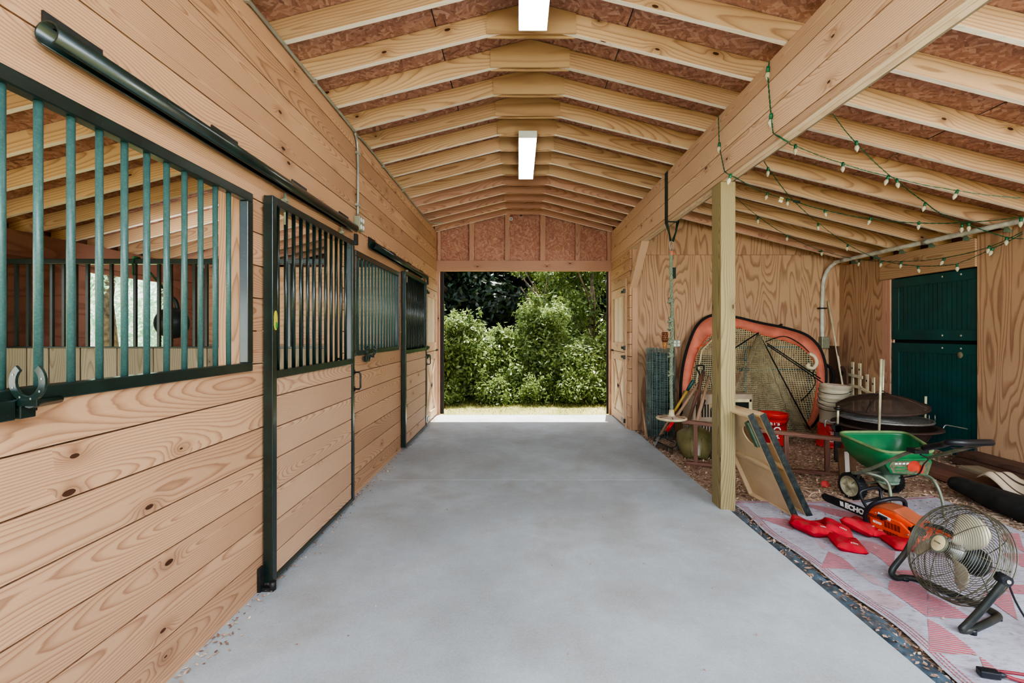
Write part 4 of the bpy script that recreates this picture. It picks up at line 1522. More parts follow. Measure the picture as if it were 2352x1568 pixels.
mb.lathe([(0.016, 1.16), (0.026, 1.22), (0.034, 1.3)], 14, Matrix.Translation((p.x, 6.42, 0)))
mb.build('splayed_canes', M['bamboo'], t)
mb = MB()
mb.lathe([(0.034, 1.3), (0.042, 1.32), (0.042, 1.43), (0.036, 1.44), (0.001, 1.44)], 16, Matrix.Translation((p.x, 6.42, 0)), 0)
for j in range(4):
    for i in range(9):
        a = 2 * PI * (i + 0.5 * (j % 2)) / 9
        mb.ell((p.x + math.cos(a) * 0.042, 6.42 + math.sin(a) * 0.042, 1.335 + j * 0.027), (0.009, 0.009, 0.008), 6, 4, 1)
mb.build('woven_basket', [M['bamboo_dark'], M['bamboo']], t)
mb = MB()
a, b = G(1462, 998, 0.0), W(1484, 930, 6.55)
mb.tube([Vector((1.73, 6.25, 0.01)), Vector((1.80, 6.74, 0.42))], 0.013, 6, sq=True)
mb.build('wooden_stake', M['tan_handle'], label='short wooden stake leaning between corner post and fence roll', cat='stake')

# ------------------------------------------------------------------ garden tools leaning on the pet kennel
def handle(parent, a, b, r, mat, name='handle'):
    m_ = MB()
    m_.tube([a, b], r, 8)
    return m_.build(name, mat, parent)


# bow rake, head on the ground at the concrete edge
hd, tp = Vector((1.775, 5.72, 0.13)), Vector((2.24, 5.76, 0.80))
t = thing('bow_rake', 'black bow rake with red collar, tines at the concrete edge', 'rake', (1.82, 5.5, 0), 'leaning garden tools')
d = (tp - hd).normalized()
handle(t, hd + d * 0.16, tp, 0.018, M['tan_handle'])
mb = MB()
mb.tube([hd + d * 0.10, hd + d * 0.24], 0.022, 10)
mb.build('collar', M['red_grip'], t, label='red collar')
mb = MB()
L, R_ = Vector((1.735, 5.93, 0.055)), Vector((1.83, 5.5, 0.055))
mb.tube([L, R_], 0.009, 6)
for i in range(14):
    q = L + (R_ - L) * (i / 13)
    mb.tube([q, q + Vector((-0.008, -0.01, -0.065))], [0.006, 0.003], 5)
mb.tube(smooth_path([L, L + Vector((0.02, 0.0, 0.06)), hd + Vector((-0.03, 0.02, 0.02)), hd + d * 0.1], 5), 0.005, 6)
mb.tube(smooth_path([R_, R_ + Vector((0.05, 0.02, 0.05)), hd + Vector((0.01, -0.06, 0.02)), hd + d * 0.1], 5), 0.005, 6)
mb.build('rake_head', M['black_metal'], t)
# leaf rake
hd, tp = Vector((1.79, 5.86, 0.13)), Vector((2.19, 5.79, 0.84))
t = thing('leaf_rake', 'grey fan leaf rake with yellow handle and dark teal grip', 'rake', (1.8, 5.68, 0), 'leaning garden tools')
d = (tp - hd).normalized()
handle(t, hd, hd + d * 0.32, 0.016, M['tan_handle'])
handle(t, hd + d * 0.32, hd + d * 0.68, 0.017, M['yellow'], 'painted_handle')
mb = MB()
mb.tube([hd + d * 0.66, hd + d * 0.72, tp - d * 0.02, tp], [0.017, 0.022, 0.022, 0.016], 10)
mb.build('grip', M['teal_grip'], t)
mb = MB()
side = d.cross(Vector((0, 0, 1))).normalized()
for i in range(13):
    s = (i - 6) / 6
    e = hd + Vector((-0.08, -0.03, -0.10)) + side * s * 0.11
    mb.tube(smooth_path([hd + d * 0.02 + side * s * 0.012, hd - d * 0.07 + side * s * 0.07, e, e + Vector((0.0, 0, -0.012))], 4), 0.0035, 5)
q = hd - d * 0.05
mb.tube([q - side * 0.06, q + side * 0.06], 0.006, 6)
mb.build('rake_head', M['steel'], t)
# long dark hoe
hd, tp = Vector((1.93, 5.55, 0.02)), Vector((2.32, 5.78, 0.95))
t = thing('garden_hoe', 'dark long-handled hoe leaning behind the swing seat', 'hoe', (1.93, 5.55, 0), 'leaning garden tools')
d = (tp - hd).normalized()
handle(t, hd + d * 0.32, tp, 0.019, M['brown_handle'])
mb = MB()
mb.tube([hd + Vector((0, 0, 0.05)), hd + d * 0.1, hd + d * 0.34], [0.006, 0.007, 0.014], 8)
mb.box((-0.07, -0.004, -0.06), (0.07, 0.004, 0.05), 'x', 0, Matrix.Translation(hd + Vector((0, 0, 0.06))) @ Matrix.Rotation(0.5, 4, 'Z'))
mb.build('hoe_blade', M['steel'], t, bevel=0.003)
# D-grip spade
hd, tp = Vector((2.15, 5.62, 0.05)), Vector((2.26, 5.74, 0.92))
t = thing('d_grip_spade', 'brown-handled spade with black D-shaped grip at the top', 'spade', (2.15, 5.62, 0), 'leaning garden tools')
d = (tp - hd).normalized()
handle(t, hd + d * 0.3, tp, 0.021, M['brown_handle'])
mb = MB()
g = frame(tp, (0.9, 0.3, 0), d)
mb.tube(smooth_path([g @ Vector(p) for p in ((0, 0, -0.03), (0.03, 0, 0.03), (0.055, 0, 0.07), (0.05, 0, 0.1), (0, 0, 0.105), (-0.05, 0, 0.1), (-0.055, 0, 0.07), (-0.03, 0, 0.03))], 4, True), 0.012, 8, True)
mb.build('grip', M['black_metal'], t)
mb = MB()
g = frame(hd, (0.9, 0.3, 0), d)
mb.grid(lambda u, v: g @ Vector(((u - 0.5) * 0.2 * (1 if v > 0.4 else 0.4 + 1.5 * v), 0.03 * (1 - (2 * u - 1) ** 2), -0.05 + v * 0.30)), 10, 8)
mb.tube([hd + d * 0.2, hd + d * 0.34], 0.02, 8)
mb.build('spade_blade', M['steel'], t, solid=0.003)
# olive grain scoop
hd, tp = Vector((2.02, 5.10, 0.02)), Vector((2.33, 5.76, 0.95))
t = thing('grain_scoop', 'wide olive plastic scoop shovel lying against the ladder rail', 'shovel', (2.0, 5.1, 0), 'leaning garden tools')
g = frame((2.01, 5.22, 0.02), (0.96, -0.25, 0), (0.25, 0.45, 0.86))


def scoop(u, v):
    s = 2 * u - 1
    wv = 0.20 * (0.62 + 0.38 * math.sin(min(1, v * 1.6) * PI / 2)) if v < 0.75 else 0.20 * (1 - 0.75 * (v - 0.75) / 0.25 * (v - 0.75) / 0.25)
    return g @ Vector((s * wv, 0.09 * (s * s) - 0.03 * math.sin(v * PI) * (1 - s * s), v * 0.40))


mb = MB()
mb.grid(scoop, 16, 14)
for k in (-0.4, 0.0, 0.4):
    mb.tube([scoop(0.5 + k / 2, 0.05) + g.to_3x3() @ Vector((0, -0.004, 0)), scoop(0.5 + k / 2 * 0.8, 0.55) + g.to_3x3() @ Vector((0, -0.004, 0))], 0.006, 5)
mb.build('scoop', M['olive'], t, solid=0.004)
a0 = g @ Vector((0, -0.015, 0.34))
handle(t, a0, Vector((2.36, 5.74, 0.88)), 0.02, M['tan_handle'])
# flat steel shovel
hd, tp = Vector((2.28, 5.22, 0.02)), Vector((2.42, 5.77, 0.78))
t = thing('steel_shovel', 'steel shovel with worn shiny blade edge beside the olive scoop', 'shovel', (2.28, 5.22, 0), 'leaning garden tools')
d = (tp - hd).normalized()
handle(t, hd + d * 0.3, tp, 0.019, M['tan_handle'])
g2 = frame(hd, (0.9, -0.35, 0), d)
mb = MB()
mb.grid(lambda u, v: g2 @ Vector(((u - 0.5) * 0.21 * (1 if v < 0.8 else 1 - (v - 0.8) * 3), 0.035 * (2 * u - 1) ** 2, v * 0.3)), 8, 8)
mb.tube([hd + d * 0.26, hd + d * 0.4], 0.019, 8)
mb.build('shovel_blade', M['steel'], t, solid=0.003)
# small pitch fork with dark grip
hd, tp = Vector((2.0, 5.42, 0.02)), Vector((2.25, 5.6, 0.62))
t = thing('hand_fork', 'short dark-gripped fork leaning left of the olive scoop', 'fork', (2.0, 5.42, 0), 'leaning garden tools')
d = (tp - hd).normalized()
handle(t, hd + d * 0.28, tp - d * 0.16, 0.011, M['tan_handle'])
handle(t, tp - d * 0.17, tp, 0.017, M['black_metal'], 'grip')
mb = MB()
side = d.cross(Vector((0, 0, 1))).normalized()
for s in (-0.06, -0.02, 0.02, 0.06):
    mb.tube([hd + side * s, hd + side * s + d * 0.2, hd + side * s * 0.4 + d * 0.26], [0.003, 0.005, 0.006], 6)
mb.tube([hd + d * 0.24, hd + d * 0.34], 0.011, 8)
mb.build('tines', M['steel'], t)

# ------------------------------------------------------------------ pet kennel
t = thing('pet_kennel', 'cream plastic pet kennel with slotted front and dark wire door', 'pet kennel', (2.53, 6.1, 0.03))
mb = MB()
K0, K1 = Vector((2.19, 5.82, 0.02)), Vector((2.95, 6.19, 0.66))
mb.box(K0, K1, 'x', 0)
mb.box((K0.x - 0.012, K0.y - 0.012, 0.31), (K1.x + 0.012, K1.y + 0.012, 0.345), 'x', 0)
mb.build('shell', M['kennel'], t, bevel=0.03)
for r0, r1 in ((0.37, 0.53), (0.09, 0.27)):
    mb = MB()
    for i in range(12):
        x = 2.23 + i * 0.036
        mb.box((x, K0.y - 0.004, r0), (x + 0.018, K0.y + 0.004, r1))
    mb.build('vent', M['dark_hole'], t)
mb = MB()
xa, xb, za, zt = 2.68, 2.92, 0.1, 0.60
for lo, hi in (((xa, 0, za), (xa + 0.035, 0, zt)), ((xb - 0.035, 0, za), (xb, 0, zt)), ((xa, 0, zt - 0.04), (xb, 0, zt)), ((xa, 0, za), (xb, 0, za + 0.04))):
    mb.box((lo[0], K0.y - 0.03, lo[2]), (hi[0], K0.y, hi[2]))
dr = mb.build('kennel_door', M['cream'], t, bevel=0.006)
mb = MB()
mb.box((xa + 0.03, K0.y - 0.006, za + 0.03), (xb - 0.03, K0.y - 0.003, zt - 0.03), 'x', 1)
for i in range(9):
    x = xa + 0.035 + i * 0.021
    mb.tube([(x, K0.y - 0.014, za + 0.03), (x, K0.y - 0.014, zt - 0.03)], 0.0022, 4)
for i in range(20):
    z = za + 0.045 + i * 0.021
    mb.tube([(xa + 0.03, K0.y - 0.017, z), (xb - 0.03, K0.y - 0.017, z)], 0.0022, 4)
mb.build('door_wire', [M['strap'], M['dark_hole']], dr)

# ------------------------------------------------------------------ wooden ladder on its edge
LA0, LA1 = Vector((1.88, 5.02, 0.0)), Vector((3.17, 4.56, 0.02))
t = thing('wooden_ladder', 'brown wooden ladder standing on its long edge behind the post', 'ladder', (2.5, 4.8, 0.0))
hL, hR = 0.46, 0.36
ax = (LA1 - LA0).normalized()
mb = MB()
g = frame(LA0, ax)
Ln = (LA1 - LA0).length
ang = math.atan2(hR - hL, Ln)
mb.box((-0.06, -0.03, 0.0), (Ln + 0.02, 0.03, 0.035), 'x', 0, g)
mb.build('rail', M['brown_wood'], t, bevel=0.004)
mb = MB()
mb.box((-0.10, -0.035, -0.018), (Ln + 0.03, 0.035, 0.018), 'x', 0, g @ Matrix.Translation((0, 0, hL)) @ Matrix.Rotation(-ang, 4, 'Y'))
mb.build('rail', M['brown_wood'], t, bevel=0.004)
for f in (0.03, 0.34, 0.66, 0.92):
    x = f * Ln
    hz = hL + (hR - hL) * f
    mb = MB()
    mb.box((x - 0.02, -0.026, 0.034), (x + 0.02, 0.026, hz - 0.017), 'z', 0, g)
    mb.build('rung', M['brown_wood'], t, bevel=0.003)
mb = MB()
p = W(1924, 1040, 4.62)
g = frame((p.x - 0.06, 4.47, zf(p.x) - 0.005), (1, -0.15, 0)) @ Matrix.Rotation(-0.1, 4, 'X')
mb.box((-0.02, 0, 0), (0.13, 0.022, 0.27), 'z', 0, g)
mb.box((0.03, -0.003, 0.03), (0.07, 0.0, 0.24), 'z', 1, g)
mb.build('label_board', [M['cardboard'], M['white_text']], label='small brown board with a white strip leaning on the ladder end', cat='board', bevel=0.001)

# ------------------------------------------------------------------ cornhole boards leaning on the post
def cornhole(label, A, B, up, ln, hole, legs=True):
    """A near bottom corner, B far bottom corner, up = direction of the leaning long edge; underside faces the aisle"""
    A, B = Vector(A), Vector(B)
    ux = (B - A).normalized()
    wd = (B - A).length
    up = Vector(up)
    up = (up - ux * up.dot(ux)).normalized()
    nz = ux.cross(up)                      # pick the normal that looks toward the aisle
    if nz.x > 0:
        nz = -nz
    Mx = Matrix((ux, up, nz)).transposed().to_4x4()
    Mx.translation = A
    t = thing('cornhole_board', label, 'cornhole board', tuple(A), 'cornhole boards')
    n = 40
    mb = MB()
    hc, hr = Vector((wd * 0.30, ln - 0.23)), 0.085
    # deck with a hole: fan of quads between the rectangle and the circle
    rect, circ = [], []
    for i in range(n):
        a = 2 * PI * i / n
        c, s = math.cos(a), math.sin(a)
        kx = ((wd - hc.x) if c > 0 else hc.x) / max(abs(c), 1e-6)
        ky = ((ln - hc.y) if s > 0 else hc.y) / max(abs(s), 1e-6)
        k = min(kx, ky)
        rect.append((hc.x + c * k, hc.y + s * k))
        circ.append((hc.x + c * hr, hc.y + s * hr))
    for cxy in ((0, 0), (wd, 0), (wd, ln), (0, ln)):
        j = min(range(n), key=lambda i: (rect[i][0] - cxy[0]) ** 2 + (rect[i][1] - cxy[1]) ** 2)
        rect[j] = cxy
    mb.ring(rect, circ, 0.010, Mx @ Matrix.Translation((0, 0, -0.005)))
    mb.build('deck', M['board_cream'], t)
    fw = 0.042
    mb = MB()
    e = 0.018
    mb.box((0, 0, 0.006), (e, ln, fw), 'y', 0, Mx)
    mb.box((wd - e, 0, 0.006), (wd, ln, fw), 'y', 0, Mx)
    mb.box((e, 0, 0.006), (wd - e, e, fw), 'x', 0, Mx)
    mb.box((e, ln - e, 0.006), (wd - e, ln, fw), 'x', 0, Mx)
    mb.box((e, ln * 0.46, 0.006), (wd - e, ln * 0.46 + 0.03, 0.034), 'x', 0, Mx)
    fr = mb.build('frame', M['board_cream'], t, bevel=0.002)
    mb = MB()
    mb.box((-0.004, -0.002, -0.006), (0.0, ln + 0.002, fw + 0.001), 'y', 0, Mx)
    mb.build('painted_edge', M['board_navy'], fr, label='dark painted edge')
    if legs:
        mb = MB()
        mb.box((0.02, ln - 0.27, 0.02), (0.062, ln - 0.06, 0.06), 'y', 0, Mx)
        mb.build('leg', M['board_green'], t, bevel=0.003)
        mb = MB()
        mb.box((wd - 0.055, ln - 0.30, 0.024), (wd - 0.02, ln - 0.03, 0.05), 'y', 0, Mx)
        mb.build('leg', M['board_green'], t, bevel=0.003)
    return t


cornhole('cream cornhole board with hole leaning on the post, nearer the aisle', (2.16, 3.575, 0.0), (2.09, 4.13, 0.0), (-0.385, 0.02, 0.815), 0.90, True)
cornhole('second cornhole board leaning behind the first with dark edge toward camera', (2.282, 3.60, 0.004), (2.212, 4.16, 0.004), (-0.405, 0.02, 0.815), 0.90, True, False)

# ------------------------------------------------------------------ buckets
def bucket_profile(h=0.37, rb=0.128, rt=0.15):
    return [(0.001, 0.0), (rb, 0.0), (rb + 0.004, 0.01), (rt - 0.012, h * 0.72), (rt - 0.006, h * 0.72), (rt - 0.004, h * 0.78), (rt - 0.004, h * 0.84), (rt, h * 0.84), (rt + 0.001, h * 0.96), (rt + 0.006, h), (rt - 0.006, h), (rt - 0.014, h * 0.8), (rb - 0.006, 0.02), (0.001, 0.015)]


bx_, by_ = (1777 - VX) * 5.75 / F, 5.75
bz = zf(bx_) + 0.01
t = thing('slogan_bucket', 'upright red plastic bucket with white lettering in front of the net', 'bucket', (bx_, by_, bz), 'red buckets')
mb = MB()
mb.lathe(bucket_profile(0.385, 0.135, 0.157), 32, Matrix.Translation((bx_, by_, bz)))
bd = mb.build('bucket_body', M['red_plastic'], t)


def wrap(cx, cy, r, face_ang):
    def f(co):
        a = face_ang + co.x / r
        return Vector((cx + math.cos(a) * (r + co.z), cy + math.sin(a) * (r + co.z), co.y))
    return f


fa = math.atan2(-by_, -bx_)
for s, dz, sz in (("LET'S", 0.275, 0.058), ("DO", 0.195, 0.105), ("THIS.", 0.115, 0.058)):
    text_mesh(s, sz, M['white_text'], 'lettering', bd, Matrix.Identity(4), 0.0008, 0.0012, 0.0, (lambda co, dz=dz: wrap(0, 0, 0.145 + 0.006 * dz, fa)(Vector((co.x, co.y + dz, co.z + 0.004)))))
mb = MB()
pts = [Vector((bx_ + math.cos(a) * 0.163, by_ + math.sin(a) * 0.163, bz + 0.33 - 0.09 * math.sin((a - fa + PI / 2) / 1.0 * 1.0))) for a in [fa - PI / 2 + PI * i / 12 for i in range(13)]]
mb.tube(pts, 0.003, 6)
mb.build('bail', M['wire_dark'], t)

wx, wy = (1913 - VX) * 5.6 / F, 5.6
wz = zf(wx) - 0.025
t = thing('inverted_bucket', 'red bucket turned upside down under the white bucket stack', 'bucket', (wx, wy, wz), 'red buckets')
mb = MB()
prof = [(r, 0.27 - z) for r, z in bucket_profile(0.27, 0.142, 0.168)]
mb.lathe(prof, 32, Matrix.Translation((wx - 0.01, wy, wz)))
bd = mb.build('bucket_body', M['red_plastic'], t)
fa = math.atan2(-wy, -wx)
for s, dz, sz in (("LET'S", 0.20, 0.05), ("DO", 0.14, 0.09), ("THIS.", 0.07, 0.05)):
    text_mesh(s, sz, M['white_text'], 'lettering', bd, Matrix.Identity(4), 0.0008, 0.001, 0.0, (lambda co, dz=dz: Vector((-0.01, 0, 0)) + wrap(0, 0, 0.158, fa + 0.18)(Vector((-co.x, 0.25 - (co.y + dz), co.z + 0.003)))))

def white_bucket(i, z, dx, dy, lid, label):
    t = thing('white_bucket', label, 'bucket', (wx + dx, wy + dy, z), 'stacked white buckets')
    T = Matrix.Translation((wx + dx, wy + dy, z)) @ Matrix.Rotation(0.05, 4, 'Y') @ Matrix.Diagonal((1, 1, 0.74, 1))
    mb = MB()
    mb.lathe(bucket_profile(0.36 if lid else 0.36, 0.130, 0.158), 32, T)
    mb.lathe([(0.157, 0.29), (0.166, 0.29), (0.166, 0.297), (0.158, 0.30)], 32, T)
    mb.lathe([(0.157, 0.325), (0.165, 0.325), (0.165, 0.332), (0.158, 0.335)], 32, T)
    mb.build('bucket_body', M['bucket_white'], t)
    if lid:
        mb = MB()
        mb.lathe([(0.001, 0.35), (0.145, 0.35), (0.148, 0.366), (0.166, 0.366), (0.168, 0.35), (0.166, 0.34)], 32, T)
        mb.build('lid', M['seat_top'], t)
    mb = MB()
    a0 = fa - PI / 2 - 0.2
    pts = [T @ Vector((math.cos(a0 + PI * k / 14) * 0.17, math.sin(a0 + PI * k / 14) * 0.17, 0.29 - (0.07 + 0.025 * (i % 3)) * math.sin(PI * k / 14))) for k in range(15)]
    mb.tube(pts, 0.003, 6)
    mb.build('bail', M['wire_dark'], t)


white_bucket(0, wz + 0.27, -0.005, 0, False, 'lowest white bucket of the stack, standing on the red one')
white_bucket(1, wz + 0.27 + 0.068, 0.003, 0, False, 'second white bucket from the bottom of the stack by the goal')
white_bucket(2, wz + 0.27 + 0.136, 0.007, 0, False, 'third white bucket from the bottom, right under the lidded one')
white_bucket(3, wz + 0.27 + 0.20, 0.012, 0, True, 'top white bucket of the stack with a dusty lid')
px_, py_ = (1765 - VX) * 5.25 / F, 5.25
mb = MB()
mb.lathe([(0.001, 0), (0.07, 0), (0.078, 0.15), (0.083, 0.15), (0.083, 0.165), (0.074, 0.168), (0.001, 0.168)], 24, Matrix.Translation((px_, py_, zf(px_) - 0.02)))
mb.lathe([(0.0705, 0.02), (0.079, 0.13)], 24, Matrix.Translation((px_, py_, zf(px_) - 0.02)), 1, 3.6, 5.2)
mb.build('paint_pail', [M['bucket_white'], M['board_green']], label='small white pail beside the red lettered bucket', cat='pail')

# ------------------------------------------------------------------ pop-up goal
def PG(px, py, d=0.0):
    k = (py - VY) / F
    Y = (6.30 + d + 0.27 * H) / (1 + 0.27 * k)
    return W(px, py, Y)


outer = [(1572, 978), (1565, 945), (1563, 900), (1568, 845), (1580, 795), (1598, 752), (1620, 730), (1650, 722), (1690, 728), (1745, 741), (1800, 752), (1850, 768), (1880, 795), (1895, 835), (1897, 880), (1890, 930), (1878, 962), (1864, 980)]
inner = [(1594, 975), (1586, 940), (1582, 900), (1590, 850), (1603, 805), (1625, 775), (1645, 765), (1665, 757), (1695, 752), (1742, 766), (1795, 780), (1835, 795), (1858, 815), (1874, 840), (1876, 880), (1868, 930), (1860, 960), (1850, 976)]
t = thing('popup_goal', 'orange pop-up sports goal with black rim and tan net against the wall', 'sports goal', tuple(G(1715, 985, 0.05)))
O3 = smooth_path([PG(*p) for p in outer], 5)
I3 = smooth_path([PG(*p) for p in inner], 5)
mb = MB()
b = len(mb.v)
for o_, i_ in zip(O3, I3):
    mid = (o_ + i_) / 2 + Vector((0, -0.015, 0))
    mb.v += [tuple(o_), tuple(mid), tuple(i_)]
for i in range(len(O3) - 1):
    for j in range(2):
        mb.face([b + i * 3 + j, b + i * 3 + j + 1, b + i * 3 + j + 4, b + i * 3 + j + 3], None, 0, True)
mb.build('fabric_border', M['orange_fabric'], t, solid=0.004)
mb = MB()
mb.tube(O3, 0.02, 8)
mb.build('rim', M['black_fabric'], t)
mb = MB()
mb.tube([p + Vector((0, -0.01, 0)) for p in I3], 0.006, 6, m=0)
mb.tube([PG(1599, 880, -0.05), PG(1612, 805, -0.05), PG(1645, 770, -0.05), PG(1700, 758, -0.05)], 0.012, 6, m=1)
mb.tube([PG(1602, 800, -0.03), PG(1617, 792, -0.03), PG(1660, 764, -0.03)], 0.008, 6, m=0)
mb.build('binding', [M['orange_bright'], M['cream']], t)
mb = MB()
n = len(I3)
cen = sum(I3, Vector()) / n
b = len(mb.v)
rows = 8
for i in range(n):
    for j in range(rows + 1):
        f = j / rows
        p = I3[i].lerp(cen, f) + Vector((0, min(0.22, 6.80 - I3[i].lerp(cen, f).y) * math.sin(f * PI / 2), 0))
        mb.v.append(tuple(p))
for i in range(n - 1):
    for j in range(rows):
        q = [b + i * (rows + 1) + j, b + (i + 1) * (rows + 1) + j, b + (i + 1) * (rows + 1) + j + 1, b + i * (rows + 1) + j + 1]
        mb.face(q, [(mb.v[k][0], mb.v[k][2]) for k in q], 0, True)
mb.build('back_net', M['net'], t)
apex = PG(1742, 764, -0.2)
Lb, Mb_, Rb = W(1640, 1000, 6.2), W(1790, 1003, 6.0), W(1858, 998, 6.15)
mb = MB()


def cone_net(u, v):
    # u along the foot, v from foot to apex
    foot = Lb.lerp(Mb_, u / 0.6) if u < 0.6 else Mb_.lerp(Rb, (u - 0.6) / 0.4)
    p = foot.lerp(apex, v)
    return p + Vector((0, 0.05 * math.sin(u * 15) * (1 - v) + 0.03 * math.sin(u * 31), 0))


mb.grid(cone_net, 24, 20, uvs=(1.6, 1.5))
mb.build('draped_net', M['net_dense'], t)
mb = MB()
mb.tube([apex, PG(1640, 830, -0.3)], 0.009, 6)
mb.tube([apex, W(1860, 986, 6.2)], 0.010, 6)
mb.tube([PG(1762, 788, -0.3), PG(1884, 869, -0.15)], 0.008, 6)
mb.tube([PG(1762, 792, -0.3), PG(1897, 884, -0.2)], 0.008, 6)
mb.tube(smooth_path([PG(1875, 835, -0.1), PG(1868, 858, -0.12), PG(1873, 878, -0.12), PG(1860, 900, -0.12), PG(1840, 920, -0.15)], 5), 0.007, 6)
mb.tube(smooth_path([PG(1758, 785, -0.1), PG(1800, 772, -0.05), PG(1836, 788, -0.04), PG(1862, 812, -0.05)], 5), 0.006, 6)
mb.build('pole', M['black_fabric'], t)
mb = MB()
p0 = [PG(1895, 835, 0.1), PG(1911, 850, 0.15), PG(1914, 870, 0.15), PG(1900, 895, 0.1)]
mb.tube(smooth_path(p0, 4), 0.02, 8)
mb.build('folded_rim', M['black_fabric'], t)
mb = MB()
mb.tube(smooth_path([PG(1858, 812, -0.25), PG(1870, 818, -0.25), PG(1876, 832, -0.25), PG(1868, 845, -0.25), PG(1855, 842, -0.25), PG(1858, 836, -0.25)], 5), 0.024, 8)
mb.build('hose_loop', M['trellis'], label='loop of pale hose hanging in the right side of the goal', cat='hose')
mb = MB()
bl = plain('blue_frame', (70, 112, 122), 0.5)
for y in (798, 849):
    a, c_ = W(1700, y, 6.8), W(1862, y, 6.8)
    mb.box((a.x, 6.81, a.z - 0.018), (c_.x, 6.83, a.z + 0.018), 'x')
for x in (1712, 1858):
    a, c_ = W(x, 780, 6.8), W(x, 960, 6.8)
    mb.box((a.x - 0.018, 6.79, 0.03), (a.x + 0.018, 6.81, a.z), 'z')
mb.build('blue_rail_frame', bl, label='blue plastic rail frame seen through the goal net', cat='frame', bevel=0.003)
mb = MB()
a = W(1622, 815, 6.75)
mb.box((a.x - 0.15, 6.76, 0.0), (a.x + 0.18, 6.79, a.z), 'z')
mb.box((a.x - 0.11, 6.757, 0.2), (a.x + 0.14, 6.759, a.z - 0.05), 'z', 1)
mb.build('dark_crate_panel', [M['brown_wood'], M['dark_hole']], label='dark wire-fronted panel behind the left side of the goal', cat='crate panel')

# ------------------------------------------------------------------ leaning bits in the corner
mb = MB()
mb.tube([Vector((4.60, 6.42, zf(4.6) - 0.02)), Vector((4.57, 6.83, 1.90))], 0.014, 8)
mb.build('broom_handle', M['trellis'], label='long pale broom handle leaning in the plywood corner', cat='broom handle')
for lab, yc, zt, wd, hole in (('tall dark brown plank leaning behind the broom handle', 6.73, 1.26, 0.19, False), ('shorter brown plank with rounded top and a hole beside the white trellis', 6.56, 0.98, 0.17, True)):
    mb = MB()
    n = 14
    prof = [(-wd / 2, 0), (wd / 2, 0), (wd / 2, zt - 0.10 - 0.08)] + [(wd / 2 * math.cos(PI * i / n * 0.999) if hole else wd / 2 * (1 if i < n / 2 else -1), zt - 0.18 + (0.08 * math.sin(PI * i / n) if hole else 0.08)) for i in range(1, n)] + [(-wd / 2, zt - 0.18)]
    fmx = Matrix(((0, 0, -1, 4.64), (1, 0, 0, yc), (0, 1, 0, 0.08), (0, 0, 0, 1))) @ Matrix.Rotation(0.035, 4, 'X')
    mb.prism(prof, 0.025, fmx, 0, 1)
    if hole:
        mb.prism([(math.cos(2 * PI * i / 12) * 0.03, zt - 0.2 + math.sin(2 * PI * i / 12) * 0.035) for i in range(12)], 0.001, fmx @ Matrix.Translation((0, 0, 0.0255)), 1)
    mb.build('leaning_plank', [M['plank'], M['dark_hole']], label=lab, cat='plank')


def trellis(label, ys, tops, rails, x=4.70):
    t = thing('white_trellis', label, 'trellis', (x, sum(ys) / len(ys), 0.1), 'white trellis pieces')
    for y, zt in zip(ys, tops):
        mb = MB()
        mb.box((x - 0.008, y - 0.022, 0.10), (x + 0.008, y + 0.022, zt), 'z')
        mb.box((x - 0.0095, y - 0.01, zt - 0.1), (x - 0.0075, y + 0.01, zt - 0.075), 'z', 1)
        mb.build('upright', [M['trellis'], M['dark_hole']], t, bevel=0.002)
    for (ya, za, yb, zb_) in rails:
        mb = MB()
        d = Vector((0, yb - ya, zb_ - za))
        g = frame((x - 0.017, ya, za), d, (1, 0, 0))
        mb.box((0, -0.02, -0.008), (d.length, 0.02, 0.008), 'x', 0, g)
        mb.build('cross_rail', M['trellis'], t, bevel=0.002)


trellis('taller white trellis offcut with three rails on the plywood', (6.51, 6.375), (1.02, 1.01), ((6.58, 0.84, 6.30, 0.82), (6.57, 0.69, 6.31, 0.68), (6.54, 0.55, 6.30, 0.53)))
trellis('shorter crooked white trellis offcut next to the doorway', (6.24, 6.13), (0.87, 0.84), ((6.33, 0.67, 6.08, 0.60), (6.30, 0.45, 6.08, 0.43)))

# ------------------------------------------------------------------ fire pit
fc = Vector((3.93, 4.97, 0.0))
t = thing('fire_pit', 'rusty round fire pit with mesh dome lid and upright rods', 'fire pit', (fc.x, fc.y, 0.09))
T = Matrix.Translation((fc.x, fc.y, 0.45))
mb = MB()
mb.lathe([(0.02, -0.22), (0.22, -0.205), (0.35, -0.13), (0.41, -0.02), (0.425, 0.0), (0.48, 0.0), (0.485, -0.012), (0.435, -0.016)], 40, T)
mb.build('bowl', M['pit'], t)
mb = MB()
gx = [(fc.x + i * 0.04, 0) for i in range(-9, 10)]
for gxx, _ in gx:
    w_ = math.sqrt(max(0, 0.395 ** 2 - (gxx - fc.x) ** 2))
    mb.tube([(gxx, fc.y - w_, 0.51), (gxx, fc.y + w_, 0.51)], 0.004, 5)
    yy = fc.y + (gxx - fc.x)
    mb.tube([(fc.x - w_, yy, 0.517), (fc.x + w_, yy, 0.517)], 0.003, 5)
mb.tube([(fc.x + math.cos(2 * PI * i / 40) * 0.40, fc.y + math.sin(2 * PI * i / 40) * 0.40, 0.515) for i in range(40)], 0.012, 6, True)
for s in (-0.03, 0.03):
    mb.tube([(fc.x + 0.35 + s, fc.y - 0.18, 0.515), (fc.x + 0.35 + s, fc.y - 0.18, 0.58)], 0.005, 5)
mb.build('cooking_grate', M['steel'], t)
Td = Matrix.Translation((fc.x - 0.02, fc.y + 0.02, 0.645)) @ Matrix.Rotation(-0.10, 4, 'Y') @ Matrix.Rotation(0.05, 4, 'X')
mb = MB()
mb.lathe([(0.001, 0.125), (0.10, 0.116), (0.21, 0.088), (0.31, 0.048), (0.39, 0.0), (0.40, -0.010)], 40, Td)
dome = mb.build('dome_lid', M['screen'], t)
